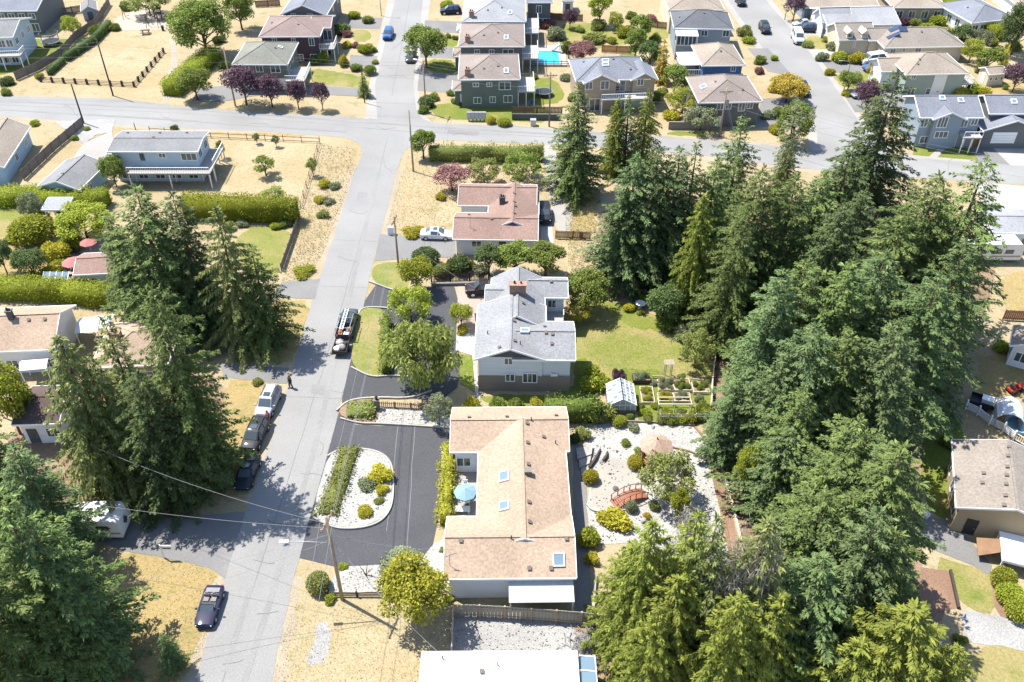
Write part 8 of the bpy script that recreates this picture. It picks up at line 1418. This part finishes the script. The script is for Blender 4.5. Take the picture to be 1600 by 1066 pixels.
q = G(1444, 806); o = MB().lathe([(.0, 0), (.4, 0), (.5, .3), (.42, .3), (.36, .08), (0, .08)], (0, 0, 0), 14).build('garden_bowl', WHITE); o.location = (q.x, q.y, .03); tag(o, 'white bowl at the shaded end of the side path', 'bowl')
# front right corner of the flat roofed building
rock(974, 1034, 40, 'large pale boulder beside the flat roofed building', mat('pale_boulder', (.33, .29, .25), .95, .2), .75); rock(945, 1048, 12, 'small stone beside the large pale boulder', STONE)
rs = random.Random(3); br_ = MB()
for i in range(420):
    p = G(rs.gauss(925, 16), rs.gauss(1010, 12)); a_ = rs.uniform(0, PI); l = rs.uniform(.3, 1.2); z = rs.uniform(.06, .5)*math.exp(-((p.x-G(925, 1010).x)**2)*.6); br_.bar((p.x-math.cos(a_)*l/2, p.y-math.sin(a_)*l/2, z+.05), (p.x+math.cos(a_)*l/2, p.y+math.sin(a_)*l/2, z+rs.uniform(0, .2)+.05), rs.uniform(.02, .06))
o = stuff(br_.build('brush_pile', mat('grey_sticks', (.20, .19, .19), .9, .4, 6, .3, 9))); tag(o, 'heap of grey cut branches beside the gravel pad', 'brush pile')
a = G(935, 1030); o = MB().bar((0, 0, .08), (1.5, -.05, .08), .14, .08).build('timber_plank', WOODO); o.location = a; tag(o, 'loose timber plank beside the brush pile', 'plank')
sx = G(572, 900); t = thing('driftwood_sculpture', 'thin bare branch ornament on the white rock bed', 'branch', (sx.x, sx.y, .05))
for k, (dx, dy, h_) in enumerate(((-.5, .1, 1.4), (.3, .2, 1.6), (.7, -.1, 1.2), (-.1, -.3, 1.0))): MB().tube([(0, 0, 0), (dx*.4, dy*.4, h_*.5), (dx, dy, h_)], [.06, .04, .015], 6).build('branch', BARK, t)
# fine weeds and tufts scattered on the dry ground: uncountable
def tufts(name, poly, n, m, hgt, seed, label=None):
    r = np.random.default_rng(seed); xs = [p[0] for p in poly]; ys = [p[1] for p in poly]; P = []
    def inside(x, y):
        c = False; j = len(poly)-1
        for i in range(len(poly)):
            if (poly[i][1] > y) != (poly[j][1] > y) and x < (poly[j][0]-poly[i][0])*(y-poly[i][1])/(poly[j][1]-poly[i][1])+poly[i][0]: c = not c
            j = i
        return c
    while len(P) < n:
        x, y = r.uniform(min(xs), max(xs)), r.uniform(min(ys), max(ys))
        if inside(x, y): P.append(G(x, y)[:])
    P = np.array(P); k = len(P); P[:, 2] = LAYER[0]*0+.1; D = norm(r.normal(0, .6, (k, 3))+np.array([0, 0, .8])); V, T, tt = blades(P, D, norm(r.normal(0, 1, (k, 3))), hgt*r.uniform(.5, 1.5, k), hgt*.35*r.uniform(.5, 1.5, k), r.uniform(.2, 1, k), r.random(k))
    return stuff(link(name, leafmesh(name, V, T, tt, m)))
STRAW = foliage('straw', (.33, .26, .13), (.48, .40, .23), .35, .02)
tufts('grass_tufts', [(462, 942), (700, 950), (706, 1000), (655, 1020), (650, 1075), (425, 1075), (440, 1000)], 2500, STRAW, .16, 5); tufts('grass_tufts', [(440, 440), (484, 438), (525, 350), (556, 262), (556, 232), (505, 226), (470, 330)], 3500, STRAW, .3, 6); tufts('grass_tufts', [(215, 870), (300, 880), (345, 905), (320, 1000), (290, 1080), (150, 1080)], 1400, STRAW, .18, 7)
tufts('grass_tufts', [(636, 245), (840, 250), (840, 285), (716, 296), (700, 360), (600, 362)], 3500, STRAW, .25, 8); tufts('grass_tufts', [(900, 510), (1050, 510), (1110, 560), (1090, 600), (940, 605)], 9000, LIME, .12, 9); tufts('grass_tufts', [(880, 300), (930, 300), (935, 440), (890, 436)], 3000, STRAW, .3, 10)

PEB = mat('pebbles', (.25, .24, .215), .9, .3, 5, .2, 9)
def scatter_stones(name, poly, n, s0, s1, m, seed):
    rs = random.Random(seed); xs = [p[0] for p in poly]; ys = [p[1] for p in poly]; mb = MB(); k = 0
    def inside(x, y):
        c = False; j = len(poly)-1
        for i in range(len(poly)):
            if (poly[i][1] > y) != (poly[j][1] > y) and x < (poly[j][0]-poly[i][0])*(y-poly[i][1])/(poly[j][1]-poly[i][1])+poly[i][0]: c = not c
            j = i
        return c
    while k < n:
        x, y = rs.uniform(min(xs), max(xs)), rs.uniform(min(ys), max(ys))
        if inside(x, y): p = G(x, y); s = rs.uniform(s0, s1); mb.box((p.x, p.y, .06+s*.3), (s, s*rs.uniform(.6, 1), s*.6), rs.uniform(0, 3)); k += 1
    return stuff(mb.build(name, m))
scatter_stones('pebbles', [(912, 668), (1085, 672), (1105, 696), (1140, 890), (1110, 890), (1000, 845), (930, 845), (920, 790)], 450, .05, .15, PEB, 1); scatter_stones('pebbles', [(716, 966), (905, 966), (925, 1020), (712, 1020)], 250, .04, .12, PEB, 2)
o = scatter_stones('pebbles', [(545, 890), (604, 888), (604, 920), (520, 924)], 80, .05, .13, PEB, 3); o.location.z = .08
o = scatter_stones('pebbles', [(594, 642), (704, 648), (704, 662), (594, 658)], 80, .05, .13, PEB, 3); o.location.z = .08
o = scatter_stones('pebbles', [(560, 708), (606, 730), (608, 790), (560, 820), (520, 820)], 140, .05, .14, PEB, 4); o.location.z = .14

for x, y, w, m, lb in ((1008, 643, 16, LIME, 'lime crop clump by the garden gate'), (1000, 634, 14, GREEN, 'green crop clump beside the greenhouse corner'), (1012, 654, 14, OLIVE, 'olive crop clump at the near left of the vegetable garden'), (1098, 634, 20, GREEN, 'green crop clump at the wood side of the timber frame'), (1092, 622, 14, GREYG, 'grey herb clump right of the second row beds'), (1104, 644, 18, LIME, 'lime crop clump at the near right of the vegetable garden'), (1022, 598, 12, GREYG, 'pale clump left of the garden arbor'), (1066, 590, 14, GREEN, 'green clump right of the garden arbor'), (1024, 634, 12, LIME, 'lime clump left of the timber growing frame')): shrub(x, y, w, m, lb, .95, None, 'vegetable_plant', 'crops in the vegetable garden')
g = G(1030, 660); w = G(1100, 660).x-g.x; t = thing('bean_trellis', 'low wire and post trellis along the near edge of the vegetable garden', 'trellis', (g.x, g.y, .03))
for i in range(6): MB().bb(i*w/5-.04, -.04, 0, i*w/5+.04, .04, 1.3).build('post', CREAM, t)
for z in (.5, .85, 1.2): MB().bar((0, 0, z), (w, 0, z), .03).build('wire', MGREY, t)
